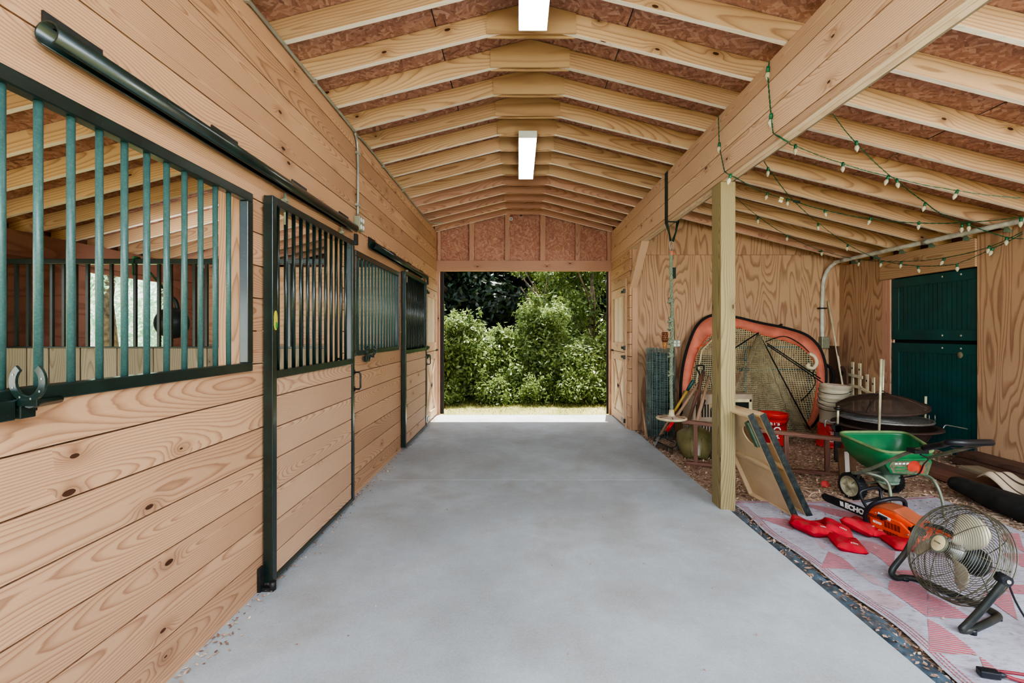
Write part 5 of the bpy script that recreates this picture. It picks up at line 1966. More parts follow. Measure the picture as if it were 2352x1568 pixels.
mb = MB()
for a in (0.6, 0.6 + PI / 2, 0.6 + PI, 0.6 + 1.5 * PI):
    mb.tube([Td @ Vector((math.cos(a) * r, math.sin(a) * r, z + 0.003)) for r, z in [(0.001, 0.125), (0.10, 0.116), (0.21, 0.088), (0.31, 0.048), (0.39, 0.0)]], 0.009, 5)
mb.lathe([(0.392, -0.022), (0.406, -0.022), (0.406, 0.002), (0.392, 0.002)], 40, Td)
mb.tube(smooth_path([Td @ Vector(p) for p in ((-0.05, 0, 0.12), (-0.045, 0, 0.15), (0, 0, 0.16), (0.045, 0, 0.15), (0.05, 0, 0.12))], 4), 0.006, 6)
mb.build('lid_band', M['pit'], dome)
for ang, zt, rr in ((-2.32, 1.17, 0.53), (3.1, 0.64, 0.49), (0.12, 0.74, 0.49), (0.95, 1.12, 0.47)):
    q = Vector((fc.x + math.cos(ang) * rr, fc.y + math.sin(ang) * rr, 0))
    zg = zf(q.x) - 0.03
    mb = MB()
    mb.box((q.x - 0.035, q.y - 0.012, zg), (q.x + 0.035, q.y + 0.012, 0.45), 'z')
    mb.prism([(-0.035, 0.36), (0.035, 0.36), (0.09, 0.435), (-0.09, 0.435)], 0.012, Matrix(((1, 0, 0, q.x), (0, 0, -1, q.y), (0, 1, 0, 0), (0, 0, 0, 1))))
    mb.build('leg', M['black_metal'], t, bevel=0.003)
    mb = MB()
    mb.tube([(q.x, q.y, 0.43), (q.x + 0.03 * (zt - 0.43), q.y, zt)], 0.011, 8)
    if zt < 0.7:
        mb.ell((q.x, q.y, 0.615), (0.035, 0.035, 0.022), 10, 6, 1)
    mb.build('rod', [M['brass'], M['black_metal']], t)
mb = MB()
q = Vector((fc.x - 0.46, fc.y + 0.05, 0.46))
mb.tube(smooth_path([q, q + Vector((-0.08, 0, 0.0)), q + Vector((-0.14, 0, 0.02)), q + Vector((-0.145, 0, -0.05))], 4), 0.008, 6)
q = Vector((fc.x + 0.40, fc.y - 0.25, 0.455))
mb.tube(smooth_path([q, q + Vector((0.02, 0, 0.03)), q + Vector((0.06, 0, 0.03)), q + Vector((0.22, -0.03, 0.0))], 4), 0.006, 6)
mb.build('hook', M['steel'], t)

# ------------------------------------------------------------------ broadcast spreader
t = thing('broadcast_spreader', 'green wheeled broadcast spreader with black foam handle', 'spreader', (2.95, 3.8, zf(2.95) - 0.02))
BL, BR, FLc, FRc = Vector((2.775, 4.05, 0.558)), Vector((3.36, 4.02, 0.565)), Vector((2.76, 3.49, 0.522)), Vector((3.15, 3.49, 0.528))


def hop(u, v, inset=0.0):
    """rounded rectangle rim (u around) narrowing toward the outlet (v 0 rim .. 1 bottom)"""
    a = 2 * PI * u
    c, s = math.cos(a), math.sin(a)
    e = 0.34
    X = math.copysign(abs(c) ** e, c)
    Y = math.copysign(abs(s) ** e, s)
    fx, fy = (X + 1) / 2, (Y + 1) / 2
    top = FLc.lerp(FRc, fx).lerp(BL.lerp(BR, fx), fy)
    cen = (BL + BR + FLc + FRc) / 4
    low = Vector((3.06 + 0.10 * X, 3.84 + 0.09 * Y, 0.285))
    w = v ** 2.3
    p = top.lerp(low, 0)
    bulge = 0.92
    q = Vector((top.x * (1 - w) + low.x * w, top.y * (1 - w) + low.y * w, top.z * (1 - v) + low.z * v))
    return q + (Vector((cen.x, cen.y, q.z)) - q) * inset


mb = MB()
mb.grid(lambda u, v: hop(u, v), 64, 14)
b = len(mb.v)
mb.v.append((3.06, 3.84, 0.284))
mb.build('hopper', M['hopper'], t, solid=0.006)
mb = MB()
mb.tube([hop(i / 80, 0.0, -0.015) + Vector((0, 0, 0.004)) for i in range(80)], 0.012, 8, True)
mb.build('hopper_rim', M['hopper_rim'], t)
mb = MB()
pm = frame((2.955, 3.455, 0.36), (1, -0.03, 0.02), (0, -0.25, 1))
mb.prism([(-0.13, -0.01), (0.15, -0.03), (0.16, 0.09), (0.12, 0.115), (-0.16, 0.115), (-0.18, 0.06)], 0.05, pm @ Matrix(((1, 0, 0, 0), (0, 0, -1, 0.10), (0, 1, 0, 0), (0, 0, 0, 1))))
pn = mb.build('control_panel', M['hopper'], t, bevel=0.008)
mb = MB()
fm = pm @ Matrix(((1, 0, 0, 0), (0, 0, -1, 0.049), (0, 1, 0, 0), (0, 0, 0, 1)))
mb.prism([(-0.12, 0.0), (0.14, -0.018), (0.148, 0.075), (0.11, 0.1), (-0.14, 0.1), (-0.16, 0.06)], 0.002, fm)
mb.prism([(0.02 + math.cos(2 * PI * i / 20) * 0.045, 0.055 + math.sin(2 * PI * i / 20) * 0.045) for i in range(20)], 0.005, fm, 1)
mb.prism([(0.06, -0.005), (0.10, -0.005), (0.10, 0.06), (0.05, 0.06)], 0.004, fm, 1)
for i in range(4):
    mb.prism([(-0.12 + i * 0.028, 0.07), (-0.1 + i * 0.028, 0.07), (-0.1 + i * 0.028, 0.085), (-0.12 + i * 0.028, 0.085)], 0.003, fm, 2)
for i in range(2):
    mb.prism([(-0.11, 0.015 + i * 0.025), (-0.02, 0.01 + i * 0.025), (-0.02, 0.022 + i * 0.025), (-0.11, 0.027 + i * 0.025)], 0.003, fm, 3)
mb.build('decal', [M['decal'], plain('decal_red', (190, 62, 44), 0.5), M['white_text'], M['hopper']], pn)


def wheel(c, ax, r, w):
    ax = Vector(ax).normalized()
    g = Matrix.Translation(c) @ ax.to_track_quat('Z', 'Y').to_matrix().to_4x4()
    m1 = MB()
    m1.lathe([(r * 0.78, -w / 2), (r * 0.95, -w / 2), (r, -w / 2 + 0.008), (r, w / 2 - 0.008), (r * 0.95, w / 2), (r * 0.78, w / 2), (r * 0.76, 0)], 36, g, 0)
    for i in range(30):
        a = 2 * PI * i / 30
        m1.box((r - 0.002, -0.005, -w / 2 + 0.004), (r + 0.004, 0.005, w / 2 - 0.004), 'x', 0, g @ Matrix.Rotation(a, 4, 'Z'))
    wh = m1.build('wheel', M['tyre'], t)
    m1 = MB()
    for s in (-1, 1):
        m1.lathe([(0.001, s * w * 0.36), (r * 0.25, s * w * 0.36), (r * 0.28, s * w * 0.2), (r * 0.6, s * w * 0.22), (r * 0.66, s * w * 0.42), (r * 0.8, s * w * 0.44)], 32, g, 0)
        for i in range(6):
            a = 2 * PI * i / 6
            m1.box((r * 0.25, -0.006, s * w * 0.28 - 0.006), (r * 0.68, 0.006, s * w * 0.28 + 0.006), 'x', 0, g @ Matrix.Rotation(a, 4, 'Z'))
    m1.build('hub', M['wheel_hub'], wh)


axd = (0.97, 0.22, 0)
zg = zf(2.8) - 0.02
wheel(Vector((2.885, 4.0, zg + 0.11)), axd, 0.11, 0.075)
wheel(Vector((3.26, 4.07, zf(3.26) - 0.02 + 0.112)), axd, 0.11, 0.075)
mb = MB()
mb.tube([(2.885, 4.0, zg + 0.11), (3.26, 4.07, zf(3.26) + 0.092)], 0.01, 8)
mb.build('axle', M['tube_grey'], t)
mb = MB()
mb.box((3.0, 3.80, 0.20), (3.14, 3.94, 0.31), 'z', 0, None, 1.05)
mb.lathe([(0.001, 0.13), (0.08, 0.13), (0.09, 0.138), (0.08, 0.146), (0.001, 0.146)], 24, Matrix.Translation((3.07, 3.86, 0.055)))
mb.build('gearbox', M['gearbox'], t, bevel=0.012)
mb = MB()
# U-shaped handle tube
hpts = smooth_path([(2.70, 3.72, 0.30), (2.73, 3.55, 0.40), (2.80, 3.30, 0.585), (2.765, 3.02, 0.70), (2.73, 2.93, 0.737), (2.80, 2.895, 0.742), (2.98, 2.93, 0.735), (3.02, 3.0, 0.71), (3.06, 3.30, 0.575), (3.10, 3.58, 0.44), (3.12, 3.75, 0.33)], 8)
mb.tube(hpts, 0.0125, 10)
mb.build('handle_tube', M['tube_grey'], t)
i0, i1 = int(len(hpts) * 0.24), int(len(hpts) * 0.66)
mb = MB()
mb.tube(hpts[i0:i1], 0.021, 12)
mb.build('foam_grip', M['foam'], t)
mb = MB()
mb.tube(smooth_path([hpts[i0 + 10] + Vector((0.02, 0, -0.03)), (2.82, 2.97, 0.69), (2.93, 2.97, 0.69), (2.98, 3.02, 0.66)], 5), 0.006, 6)
mb.build('control_lever', M['foam'], t)
mb = MB()
mb.box((2.76, 3.22, 0.585), (2.86, 3.30, 0.615), 'y', 0)
mb.build('rate_knob', M['foam'], t, bevel=0.006)
mb = MB()
mb.tube(smooth_path([(2.84, 3.27, 0.57), (2.92, 3.3, 0.53), (3.02, 3.45, 0.45), (3.02, 3.5, 0.36), (2.96, 3.6, 0.3)], 6), 0.005, 6)
mb.build('cable', M['foam'], t)
for pts in (((2.70, 3.74, 0.30), (2.74, 3.62, 0.33), (2.83, 3.56, 0.29), (2.835, 3.52, 0.16), (2.83, 3.50, zf(2.83) - 0.005), (2.86, 3.48, zf(2.83) - 0.008)),
            ((3.12, 3.74, 0.32), (3.20, 3.62, 0.31), (3.215, 3.56, 0.26), (3.225, 3.52, 0.15), (3.22, 3.50, zf(3.2) + 0.01), (3.17, 3.46, zf(3.17) - 0.004), (3.09, 3.45, zf(3.1) - 0.004))):
    mb = MB()
    mb.tube(smooth_path(pts, 7), 0.012, 10)
    mb.build('leg', M['tube_grey'], t)
mb = MB()
mb.tube([(2.70, 3.74, 0.30), (2.86, 3.88, 0.25), (2.90, 3.99, zg + 0.12)], 0.011, 8)
mb.tube([(3.12, 3.74, 0.32), (3.23, 3.9, 0.26), (3.28, 4.04, zg + 0.15)], 0.011, 8)
mb.tube([(2.72, 3.70, 0.31), (3.12, 3.74, 0.32)], 0.010, 8)
mb.build('brace', M['tube_grey'], t)

# ------------------------------------------------------------------ chainsaw
o_ = Vector((2.63, 3.17, zf(2.63) + 0.006))
MS = frame(o_, (-0.24, 1, 0.0)) @ Matrix.Rotation(-0.12, 4, 'X')
t = thing('chainsaw', 'orange chainsaw with black handles and lettered bar lying on the rug', 'chainsaw', tuple(o_))
SP = MS @ Matrix(((1, 0, 0, 0), (0, 0, -1, 0), (0, 1, 0, 0), (0, 0, 0, 1)))     # profile xz, extruded along -y


def SPy(y):
    return MS @ Matrix(((1, 0, 0, 0), (0, 0, -1, y), (0, 1, 0, 0), (0, 0, 0, 1)))


mb = MB()
mb.prism([(-0.17, 0.035), (0.15, 0.02), (0.19, 0.05), (0.2, 0.12), (0.17, 0.17), (0.08, 0.195), (-0.02, 0.20), (-0.15, 0.155), (-0.19, 0.12)], 0.15, SPy(0.07))
body = mb.build('engine_body', M['saw_orange'], t, bevel=0.014)
mb = MB()
mb.prism([(-0.14, 0.15), (0.0, 0.198), (0.10, 0.192), (0.17, 0.165), (0.16, 0.155), (0.02, 0.165)], 0.12, SPy(0.055) @ Matrix.Translation((0, 0.018, 0)))
mb.build('top_cover', M['saw_dusty'], t, bevel=0.01)
mb = MB()
mb.prism([(-0.10, 0.045), (0.15, 0.035), (0.185, 0.08), (0.18, 0.135), (0.14, 0.16), (-0.06, 0.16), (-0.12, 0.12)], 0.018, SPy(0.088))
cov = mb.build('starter_cover', M['saw_orange'], t, bevel=0.006)
sl = SPy(0.0895)
for (xa, xb, za, zt, nx_, nz_) in ((0.05, 0.17, 0.125, 0.15, 10, 3), (-0.06, 0.05, 0.09, 0.135, 5, 6), (-0.04, 0.06, 0.045, 0.068, 5, 4), (0.145, 0.18, 0.075, 0.12, 3, 6)):
    mb = MB()
    for i in range(nx_):
        for j in range(nz_):
            x0 = xa + (xb - xa) * i / nx_
            z0 = za + (zt - za) * j / nz_
            mb.prism([(x0, z0), (x0 + (xb - xa) / nx_ * 0.78, z0), (x0 + (xb - xa) / nx_ * 0.78, z0 + (zt - za) / nz_ * 0.55), (x0, z0 + (zt - za) / nz_ * 0.55)], 0.001, sl)
    mb.build('vent', M['saw_bar'], cov)
MT = MS @ Matrix(((-1, 0, 0, 0), (0, 0, 1, 0), (0, 1, 0, 0), (0, 0, 0, 1)))       # text plane looking toward +y


def text_on(body_, size, mat, nm, par, x, y, z, **kw):
    mt = MS @ Matrix(((-1, 0, 0, x), (0, 0, 1, y), (0, 1, 0, z), (0, 0, 0, 1)))
    mt = Matrix.Translation(-par_off(par)) @ mt
    return text_mesh(body_, size, mat, nm, par, mt, **kw)


def par_off(p):
    v = Vector()
    while p is not None:
        v += p.location
        p = p.parent
    return v


text_on('ECHO', 0.022, M['white_text'], 'lettering', cov, 0.095, 0.090, 0.098, bold=0.0012)
mb = MB()
mb.prism([(0.0, 0.145), (0.085, 0.158), (0.08, 0.18), (-0.005, 0.165)], 0.002, SPy(0.092))
mb.build('safety_label', M['white_text'], cov)
mb = MB()
mb.prism([(0.015, 0.15), (0.075, 0.16), (0.072, 0.172), (0.012, 0.166)], 0.022, SPy(0.115))
mb.prism([(0.05, 0.135), (0.06, 0.135), (0.06, 0.155), (0.05, 0.155)], 0.012, SPy(0.105))
mb.build('starter_grip', M['foam'], t, bevel=0.004)
mb = MB()
for (x, z, r) in ((-0.135, 0.07, 0.033), (-0.135, 0.07, 0.022)):
    mb.prism([(x + math.cos(2 * PI * i / 20) * r, z + math.sin(2 * PI * i / 20) * r) for i in range(20)], 0.012 if r > 0.03 else 0.02, SPy(0.082 if r > 0.03 else 0.09))
mb.build('fuel_cap', M['saw_orange'], t, bevel=0.002)
mb = MB()
mb.prism([(-0.135, 0.11), (-0.105, 0.112), (-0.105, 0.15), (-0.132, 0.148)], 0.008, SPy(0.079))
mb.build('stop_switch', M['foam'], t, bevel=0.003)
mb = MB()
for (x, z) in ((0.165, 0.15), (-0.11, 0.1), (0.1, 0.165)):
    mb.ell(MS @ Vector((x, 0.09, z)), (0.006, 0.006, 0.006), 8, 6)
mb.build('screw', M['steel'], cov)
mb = MB()
mb.tube([MS @ p for p in smooth_path([(0.14, 0.085, 0.03), (0.155, 0.115, 0.08), (0.15, 0.118, 0.15), (0.105, 0.105, 0.225), (0.06, 0.06, 0.262), (0.04, -0.02, 0.265), (0.03, -0.085, 0.235), (0.04, -0.095, 0.14)], 7)], 0.0145, 10)
mb.build('front_handle', M['foam'], t)
mb = MB()
mb.tube([MS @ p for p in smooth_path([(0.17, 0.06, 0.14), (0.20, 0.075, 0.21), (0.215, 0.075, 0.268), (0.205, 0.03, 0.285), (0.20, -0.05, 0.285), (0.20, -0.085, 0.262), (0.19, -0.08, 0.21), (0.16, -0.06, 0.15)], 6)], 0.011, 8)
mb.tube([MS @ Vector((0.197, 0.072, 0.205)), MS @ Vector((0.193, -0.08, 0.205))], 0.009, 8)
mb.build('hand_guard', M['foam'], t)
mb = MB()
mb.tube([MS @ p for p in smooth_path([(-0.17, 0.0, 0.15), (-0.24, 0.0, 0.165), (-0.33, 0.0, 0.15), (-0.375, 0.0, 0.11), (-0.36, 0.0, 0.065), (-0.27, 0.0, 0.045), (-0.16, 0.0, 0.045)], 7)], 0.019, 10)
mb.build('rear_handle', M['saw_orange'], t)
mb = MB()
mb.tube([MS @ p for p in smooth_path([(-0.16, 0.0, 0.165), (-0.24, 0.0, 0.18), (-0.33, 0.0, 0.165)], 6)], 0.016, 8)
mb.build('handle_pad', M['foam'], t)
mb = MB()
bar = [(0.17, 0.05), (0.17, 0.115)] + [(0.60 + 0.03 * math.cos(a), 0.0825 + 0.026 * math.sin(a)) for a in [PI / 2 - PI * i / 10 for i in range(11)]]
mb.prism(bar, 0.007, SPy(0.0))
gb = mb.build('guide_bar', M['saw_bar'], t)
text_on('ECHO', 0.056, M['white_text'], 'lettering', gb, 0.345, 0.0012, 0.082, bold=0.003, shear=0.15)
mb = MB()
for i in range(4):
    x = 0.432 + i * 0.0075
    mb.prism([(x, 0.066 - 0.0), (x + 0.0055, 0.066), (x + 0.0075, 0.102), (x + 0.002, 0.102)], 0.0012, SPy(0.0012))
mb.build('logo_bars', M['white_text'], gb)
mb = MB()
for i in range(46):
    f = i / 45
    for s in (-1, 1):
        x = 0.18 + 0.42 * f
        z = 0.0825 + s * (0.0345 - 0.006 * f)
        mb.box((x - 0.004, -0.007, z - 0.004), (x + 0.003, 0.0, z + 0.004), 'x', 0, MS)
mb.tube([MS @ Vector((0.18, -0.0035, 0.047)), MS @ Vector((0.6, -0.0035, 0.056))], 0.003, 5)
mb.tube([MS @ Vector((0.6, -0.0035, 0.109)), MS @ Vector((0.18, -0.0035, 0.118))], 0.003, 5)
mb.tube([MS @ Vector((0.6, -0.0035, 0.056)), MS @ Vector((0.633, -0.0035, 0.0825)), MS @ Vector((0.6, -0.0035, 0.109))], 0.003, 5)
mb.build('saw_chain', M['black_metal'], t)

# ------------------------------------------------------------------ bean bags
def beanbag(label, c, size, rz, tilt=(0, 0), h=0.03, seed=1):
    r_ = random.Random(seed)
    t = thing('bean_bag', label, 'bean bag', tuple(c), 'red bean bags', 0)
    Mx = Matrix.Translation(c) @ Euler((tilt[0], tilt[1], rz)).to_matrix().to_4x4()
    n = 14
    sk = r_.uniform(-0.12, 0.12)
    ph = r_.uniform(0, 6)

    def surf(sgn):
        def f(u, v):
            x, y = 2 * u - 1, 2 * v - 1
            e = (1 - abs(x) ** 2.6) * (1 - abs(y) ** 2.6)
            px = x * (1 - 0.045 * (1 - y * y)) + sk * y
            py = y * (1 - 0.045 * (1 - x * x))
            z = sgn * h * (e ** 0.36) * (1.0 + 0.22 * math.sin(3.1 * x + ph) * math.cos(2.3 * y + ph)) + 0.25 * h * math.sin(2.1 * x + ph)
            if sgn < 0:
                z = max(z, -h * 0.55)
            return Mx @ Vector((px * size, py * size, z + h * 0.6))
        return f
    mb = MB()
    mb.grid(surf(1), n, n)
    b = len(mb.f)
    mb.grid(surf(-1), n, n)
    mb.f[b:] = [tuple(reversed(q)) for q in mb.f[b:]]
    o = mb.build('bag_cloth', M['bag'], t)
    mb = MB()
    f = surf(1)
    for i in range(5):
        u0 = 0.5 + 0.05 * i
        P = [f(u0, 0.16), f(u0 + 0.025, 0.16), f(u0 + 0.03, 0.21), f(u0 + 0.008, 0.21)]
        P = [p + Vector((0, 0, 0.0015)) for p in P]
        bb = len(mb.v)
        mb.v += [tuple(p) for p in P]
        mb.face([bb, bb + 1, bb + 2, bb + 3])
    mb.build('faded_print', M['white_text'], o)


def bagpos(px, py, dz=0.0):
    z = 0.0
    for _ in range(4):
        g_ = G(px, py, z)
        z = zf(g_.x) + 0.006
    return Vector((g_.x, g_.y, z + dz))


beanbag('large leftmost red bean bag with white print at its front', bagpos(1866, 1224), 0.098, 0.25, (0.0, 0.05), 0.05, 3)
beanbag('red bean bag folded up behind the leftmost one, under the cornhole boards', bagpos(1842, 1208, 0.0), 0.085, 0.9, (0.3, -0.1), 0.024, 5)
beanbag('red bean bag wedged behind the second one in the row', bagpos(1893, 1213, 0.0), 0.075, 0.2, (0.15, 0.1), 0.026, 8)
beanbag('dirty red bean bag second in the row, tilted toward the camera', bagpos(1922, 1224), 0.092, -0.5, (0.0, 0.15), 0.046, 11)
beanbag('bright red bean bag lying on top, nearest the chainsaw handle', bagpos(1975, 1222, 0.018), 0.098, 0.55, (0.25, 0.08), 0.045, 14)
beanbag('red bean bag half hidden at the right end of the row', bagpos(2010, 1226), 0.08, -0.3, (0.0, 0.0), 0.034, 17)
beanbag('single red bean bag lying apart, in front of the row', bagpos(1945, 1258), 0.088, -0.32, (0.05, 0.02), 0.044, 21)
beanbag('red bean bag half behind the fan cage', bagpos(2072, 1255), 0.092, -0.2, (0.0, 0.0), 0.042, 25)

# ------------------------------------------------------------------ floor fan
fcn = Vector((2.29, 2.42, 0.283))
a_ = Vector((-0.87, 0.1, 0.45)).normalized()
hx = Vector((-a_.y, a_.x, 0)).normalized()
if hx.y > 0:
    hx = -hx
hy = a_.cross(hx)
if hy.z < 0:
    hy = -hy
MF = Matrix((hx, hy, a_)).transposed().to_4x4()
MF.translation = fcn
t = thing('floor_fan', 'round metal floor fan with wire cage tilted upward on the rug', 'fan', (fcn.x, fcn.y, 0.0))
RC = 0.245


def zfront(r):
    return 0.03 + 0.065 * math.sqrt(max(0.0, 1 - (r / RC) ** 3.2))


for nm, sgn in (('front_guard', 1), ('rear_guard', -1)):
    mb = MB()
    n = 22 if sgn > 0 else 18
    for i in range(n):
        r = 0.045 + (RC - 0.045) * i / (n - 1)
        z = zfront(r) if sgn > 0 else -0.02 - 0.075 * math.sqrt(max(0.0, 1 - (r / RC) ** 4))
        mb.tube([MF @ Vector((math.cos(2 * PI * k / 56) * r, math.sin(2 * PI * k / 56) * r, z)) for k in range(56)], 0.0016, 4, True, cap=False)
    for k in range(8):
        a = 2 * PI * k / 8 + 0.2
        pts = []
        for i in range(9):
            r = 0.03 + (RC - 0.03) * i / 8
            z = (zfront(r) if sgn > 0 else -0.02 - 0.075 * math.sqrt(max(0.0, 1 - (r / RC) ** 4))) - sgn * 0.003
            pts.append(MF @ Vector((math.cos(a) * r, math.sin(a) * r, z)))
        mb.tube(pts, 0.0022, 5)
    mb.build(nm, M['cage'], t)
mb = MB()
for zz_ in (-0.022, 0.03, 0.004):
    mb.tube([MF @ Vector((math.cos(2 * PI * k / 56) * (RC + 0.002), math.sin(2 * PI * k / 56) * (RC + 0.002), zz_)) for k in range(56)], 0.0035 if zz_ > 0.01 else 0.0022, 6, True)
for zz_ in (-0.04, -0.012, 0.016):
    mb.tube([MF @ Vector((math.cos(2 * PI * k / 56) * RC, math.sin(2 * PI * k / 56) * RC, zz_)) for k in range(56)], 0.0016, 4, True)
mb.tube([MF @ Vector((math.cos(2 * PI * k / 56) * RC, math.sin(2 * PI * k / 56) * RC, -0.055)) for k in range(56)], 0.003, 5, True)
mb.build('rim_band', M['cage'], t)
mb = MB()
mb.lathe([(0.001, 0.012), (0.034, 0.010), (0.042, 0.006)], 28, MF @ Matrix.Translation((0, 0, 0.092)), 0)
mb.lathe([(0.042, 0.006), (0.047, 0.008), (0.05, 0.0), (0.046, -0.006), (0.001, -0.006)], 28, MF @ Matrix.Translation((0, 0, 0.092)), 1)
mb.box((-0.02, -0.003, 0.0115), (0.02, 0.004, 0.0125), 'x', 1, MF @ Matrix.Translation((0, 0, 0.092)))
mb.build('badge', [M['badge'], M['tube_grey']], t)


def fan_blade(ang):
    def f(u, v):
        r = 0.035 + 0.175 * u
        wd = 0.34 + 0.22 * math.sin(PI * min(1, u * 1.05)) * 1.0
        th = ang + (v - 0.5) * 2 * wd * (0.74 + 0.34 * u) + 0.25 * u
        rr = r * (1 - 0.13 * (2 * v - 1) ** 2 * u)
        return MF @ Vector((math.cos(th) * rr, math.sin(th) * rr, 0.015 + (v - 0.5) * 0.075 + 0.01 * math.sin(PI * v)))
    return f


for ang in (1.15, 1.15 + 2 * PI / 3, 1.15 + 4 * PI / 3):
    mb = MB()
    mb.grid(fan_blade(ang), 12, 12)
    mb.build('fan_blade', M['blade_fan'], t, solid=0.0015)
mb = MB()
mb.lathe([(0.001, 0.045), (0.018, 0.045), (0.02, 0.03), (0.05, 0.02), (0.05, 0.0), (0.02, -0.01)], 24, MF)
mb.build('blade_hub', M['steel'], t)
mb = MB()
mb.lathe([(0.02, -0.015), (0.055, -0.02), (0.068, -0.035), (0.068, -0.12), (0.05, -0.14), (0.001, -0.145)], 28, MF)
for i in range(12):
    mb.box((0.066, -0.004, -0.11), (0.072, 0.004, -0.05), 'x', 0, MF @ Matrix.Rotation(2 * PI * i / 12, 4, 'Z'))
mb.build('motor', M['motor'], t, bevel=0.002)
mb = MB()
Rp, Lp = MF @ Vector((RC + 0.03, 0, 0.0)), MF @ Vector((-RC - 0.03, 0, 0.0))
if Rp.y > Lp.y:
    Rp, Lp = Lp, Rp
r0 = 0.016
zz = r0 + 0.006
pts = smooth_path([Rp, Rp.lerp(Vector((2.11, 2.19, zz)), 0.55), Vector((2.125, 2.19, zz + 0.03)), Vector((2.105, 2.195, zz)), Vector((2.16, 2.20, zz)), Vector((2.34, 2.275, zz)), Vector((2.385, 2.30, zz)), Vector((2.395, 2.335, zz)), Vector((2.375, 2.40, zz)), Vector((2.33, 2.52, zz)), Vector((2.30, 2.60, zz)), Vector((2.27, 2.65, zz)), Vector((2.22, 2.665, zz)), Vector((2.17, 2.66, zz)), Vector((2.15, 2.665, zz + 0.04)), Lp.lerp(Vector((2.15, 2.66, zz)), 0.45), Lp], 6)
mb.tube(pts, r0, 12)
mb.build('stand', M['fan_frame'], t)
for p, q in ((Rp, 1), (Lp, -1)):
    mb = MB()
    d = (p - fcn).normalized()
    mb.tube([p - d * 0.035, p + d * 0.014], 0.024, 16)
    mb.tube([p + d * 0.014, p + d * 0.02], 0.009, 8, m=1)
    mb.build('pivot_knob', [M['foam'], M['bolt']], t)
for p in ((2.15, 2.195), (2.38, 2.30), (2.35, 2.46), (2.22, 2.66)):
    mb = MB()
    mb.tube([(p[0], p[1], 0.003), (p[0], p[1], 0.028)], 0.019, 10)
    mb.build('rubber_foot', M['foam'], t)
mb = MB()
cpts = smooth_path([Rp + Vector((0.03, 0.02, -0.01)), Vector((2.36, 2.20, 0.16)), Vector((2.44, 2.22, 0.05)), Vector((2.47, 2.2, 0.014)), Vector((2.50, 2.08, 0.012)), Vector((2.60, 1.9, 0.012)), Vector((2.65, 1.75, 0.012))], 8)
mb.tube(cpts, 0.005, 6)
mb.build('power_cord', M['foam'], t)

# ------------------------------------------------------------------ rug, edging, cord and small things on the ground
def rz_(x, y):
    e = 0.006 * math.sin(x * 5.1 + y * 2.3) * math.sin(y * 3.7)
    return zf(x) + 0.004 + max(0, e)


def edge_l(y):
    return 1.80 + 0.022 * math.sin(y * 3.3) + 0.012 * math.sin(y * 9.1)


RY0, RY1 = 1.25, 3.93


def rug_fn(u, v):
    y = RY0 + (RY1 - RY0) * v
    xl, xr = edge_l(y), 3.44 + 0.02 * math.sin(y * 4)
    x = xl + (xr - xl) * u
    y2 = y - 0.08 * u * v
    return (x, y2, rz_(x, y2))


def rug_tri(mb, pxs, m, dz=0.0022):
    P = []
    for (cx_, cy_) in pxs:
        px, py = 1680 + cx_ / 3.35, 1100 + cy_ / 3.35
        z = 0.0
        for _ in range(4):
            g_ = G(px, py, z)
            z = rz_(g_.x, g_.y) + dz
        P.append((g_.x, g_.y))
    # triangulate as a fan from the centroid, refined so that it follows the ground
    c = (sum(p[0] for p in P) / len(P), sum(p[1] for p in P) / len(P))
    k = 5
    for i in range(len(P)):
        p, q = P[i], P[(i + 1) % len(P)]
        for r in range(k):
            f0, f1 = r / k, (r + 1) / k
            quad = [(c[0] + (p[0] - c[0]) * f0, c[1] + (p[1] - c[1]) * f0), (c[0] + (p[0] - c[0]) * f1, c[1] + (p[1] - c[1]) * f1),
                    (c[0] + (q[0] - c[0]) * f1, c[1] + (q[1] - c[1]) * f1), (c[0] + (q[0] - c[0]) * f0, c[1] + (q[1] - c[1]) * f0)]
            if r == 0:
                quad = quad[1:]
                quad = [quad[0], quad[1], c]
            b = len(mb.v)
            vs = [(x, y, rz_(x, y) + dz) for x, y in quad]
            nrm = (Vector(vs[1]) - Vector(vs[0])).cross(Vector(vs[2]) - Vector(vs[0]))
            if nrm.z < 0:
                vs = vs[::-1]
            mb.v += vs
            mb.face(range(b, b + len(vs)), None, m, False)


mb = MB()
mb.grid(rug_fn, 40, 66)
REDS = [[(205, 293), (330, 296), (430, 308), (510, 352), (470, 392), (330, 340)],
        [(555, 195), (650, 200), (850, 240), (1045, 282), (1045, 312), (900, 305), (760, 270)],
        [(745, 555), (830, 590), (900, 640), (960, 697), (690, 680)],
        [(960, 465), (1080, 480), (1262, 556), (1245, 695), (1120, 590), (1000, 525)],
        [(1215, 778), (1300, 778), (1405, 792), (1505, 850), (1505, 1058), (1400, 985), (1205, 845)],
        [(1512, 880), (1620, 930), (1740, 1000), (1860, 1078), (1680, 1066), (1512, 1056)],
        [(1510, 1075), (1600, 1120), (1730, 1210), (1830, 1290), (1892, 1346), (1700, 1345), (1525, 1330)],
        [(1908, 1362), (1960, 1395), (2030, 1450), (2090, 1500), (2010, 1530), (1950, 1470)],
        [(2078, 420), (2212, 415), (2245, 520), (2300, 590), (2180, 520), (2090, 470)],
        [(2080, 568), (2340, 570), (2345, 720), (2230, 670), (2140, 615)],
        [(2095, 814), (2330, 808), (2335, 900), (2120, 870)],
        [(1925, 880), (2150, 880), (2205, 1085), (2080, 1000)],
        [(1440, 276), (1535, 284), (1500, 300), (1430, 302)],
        [(1155, 458), (1260, 468), (1335, 520), (1235, 505)],
        [(1940, 660), (2060, 720), (1900, 715)],
        [(1250, 700), (1420, 700), (1480, 760), (1300, 740)]]
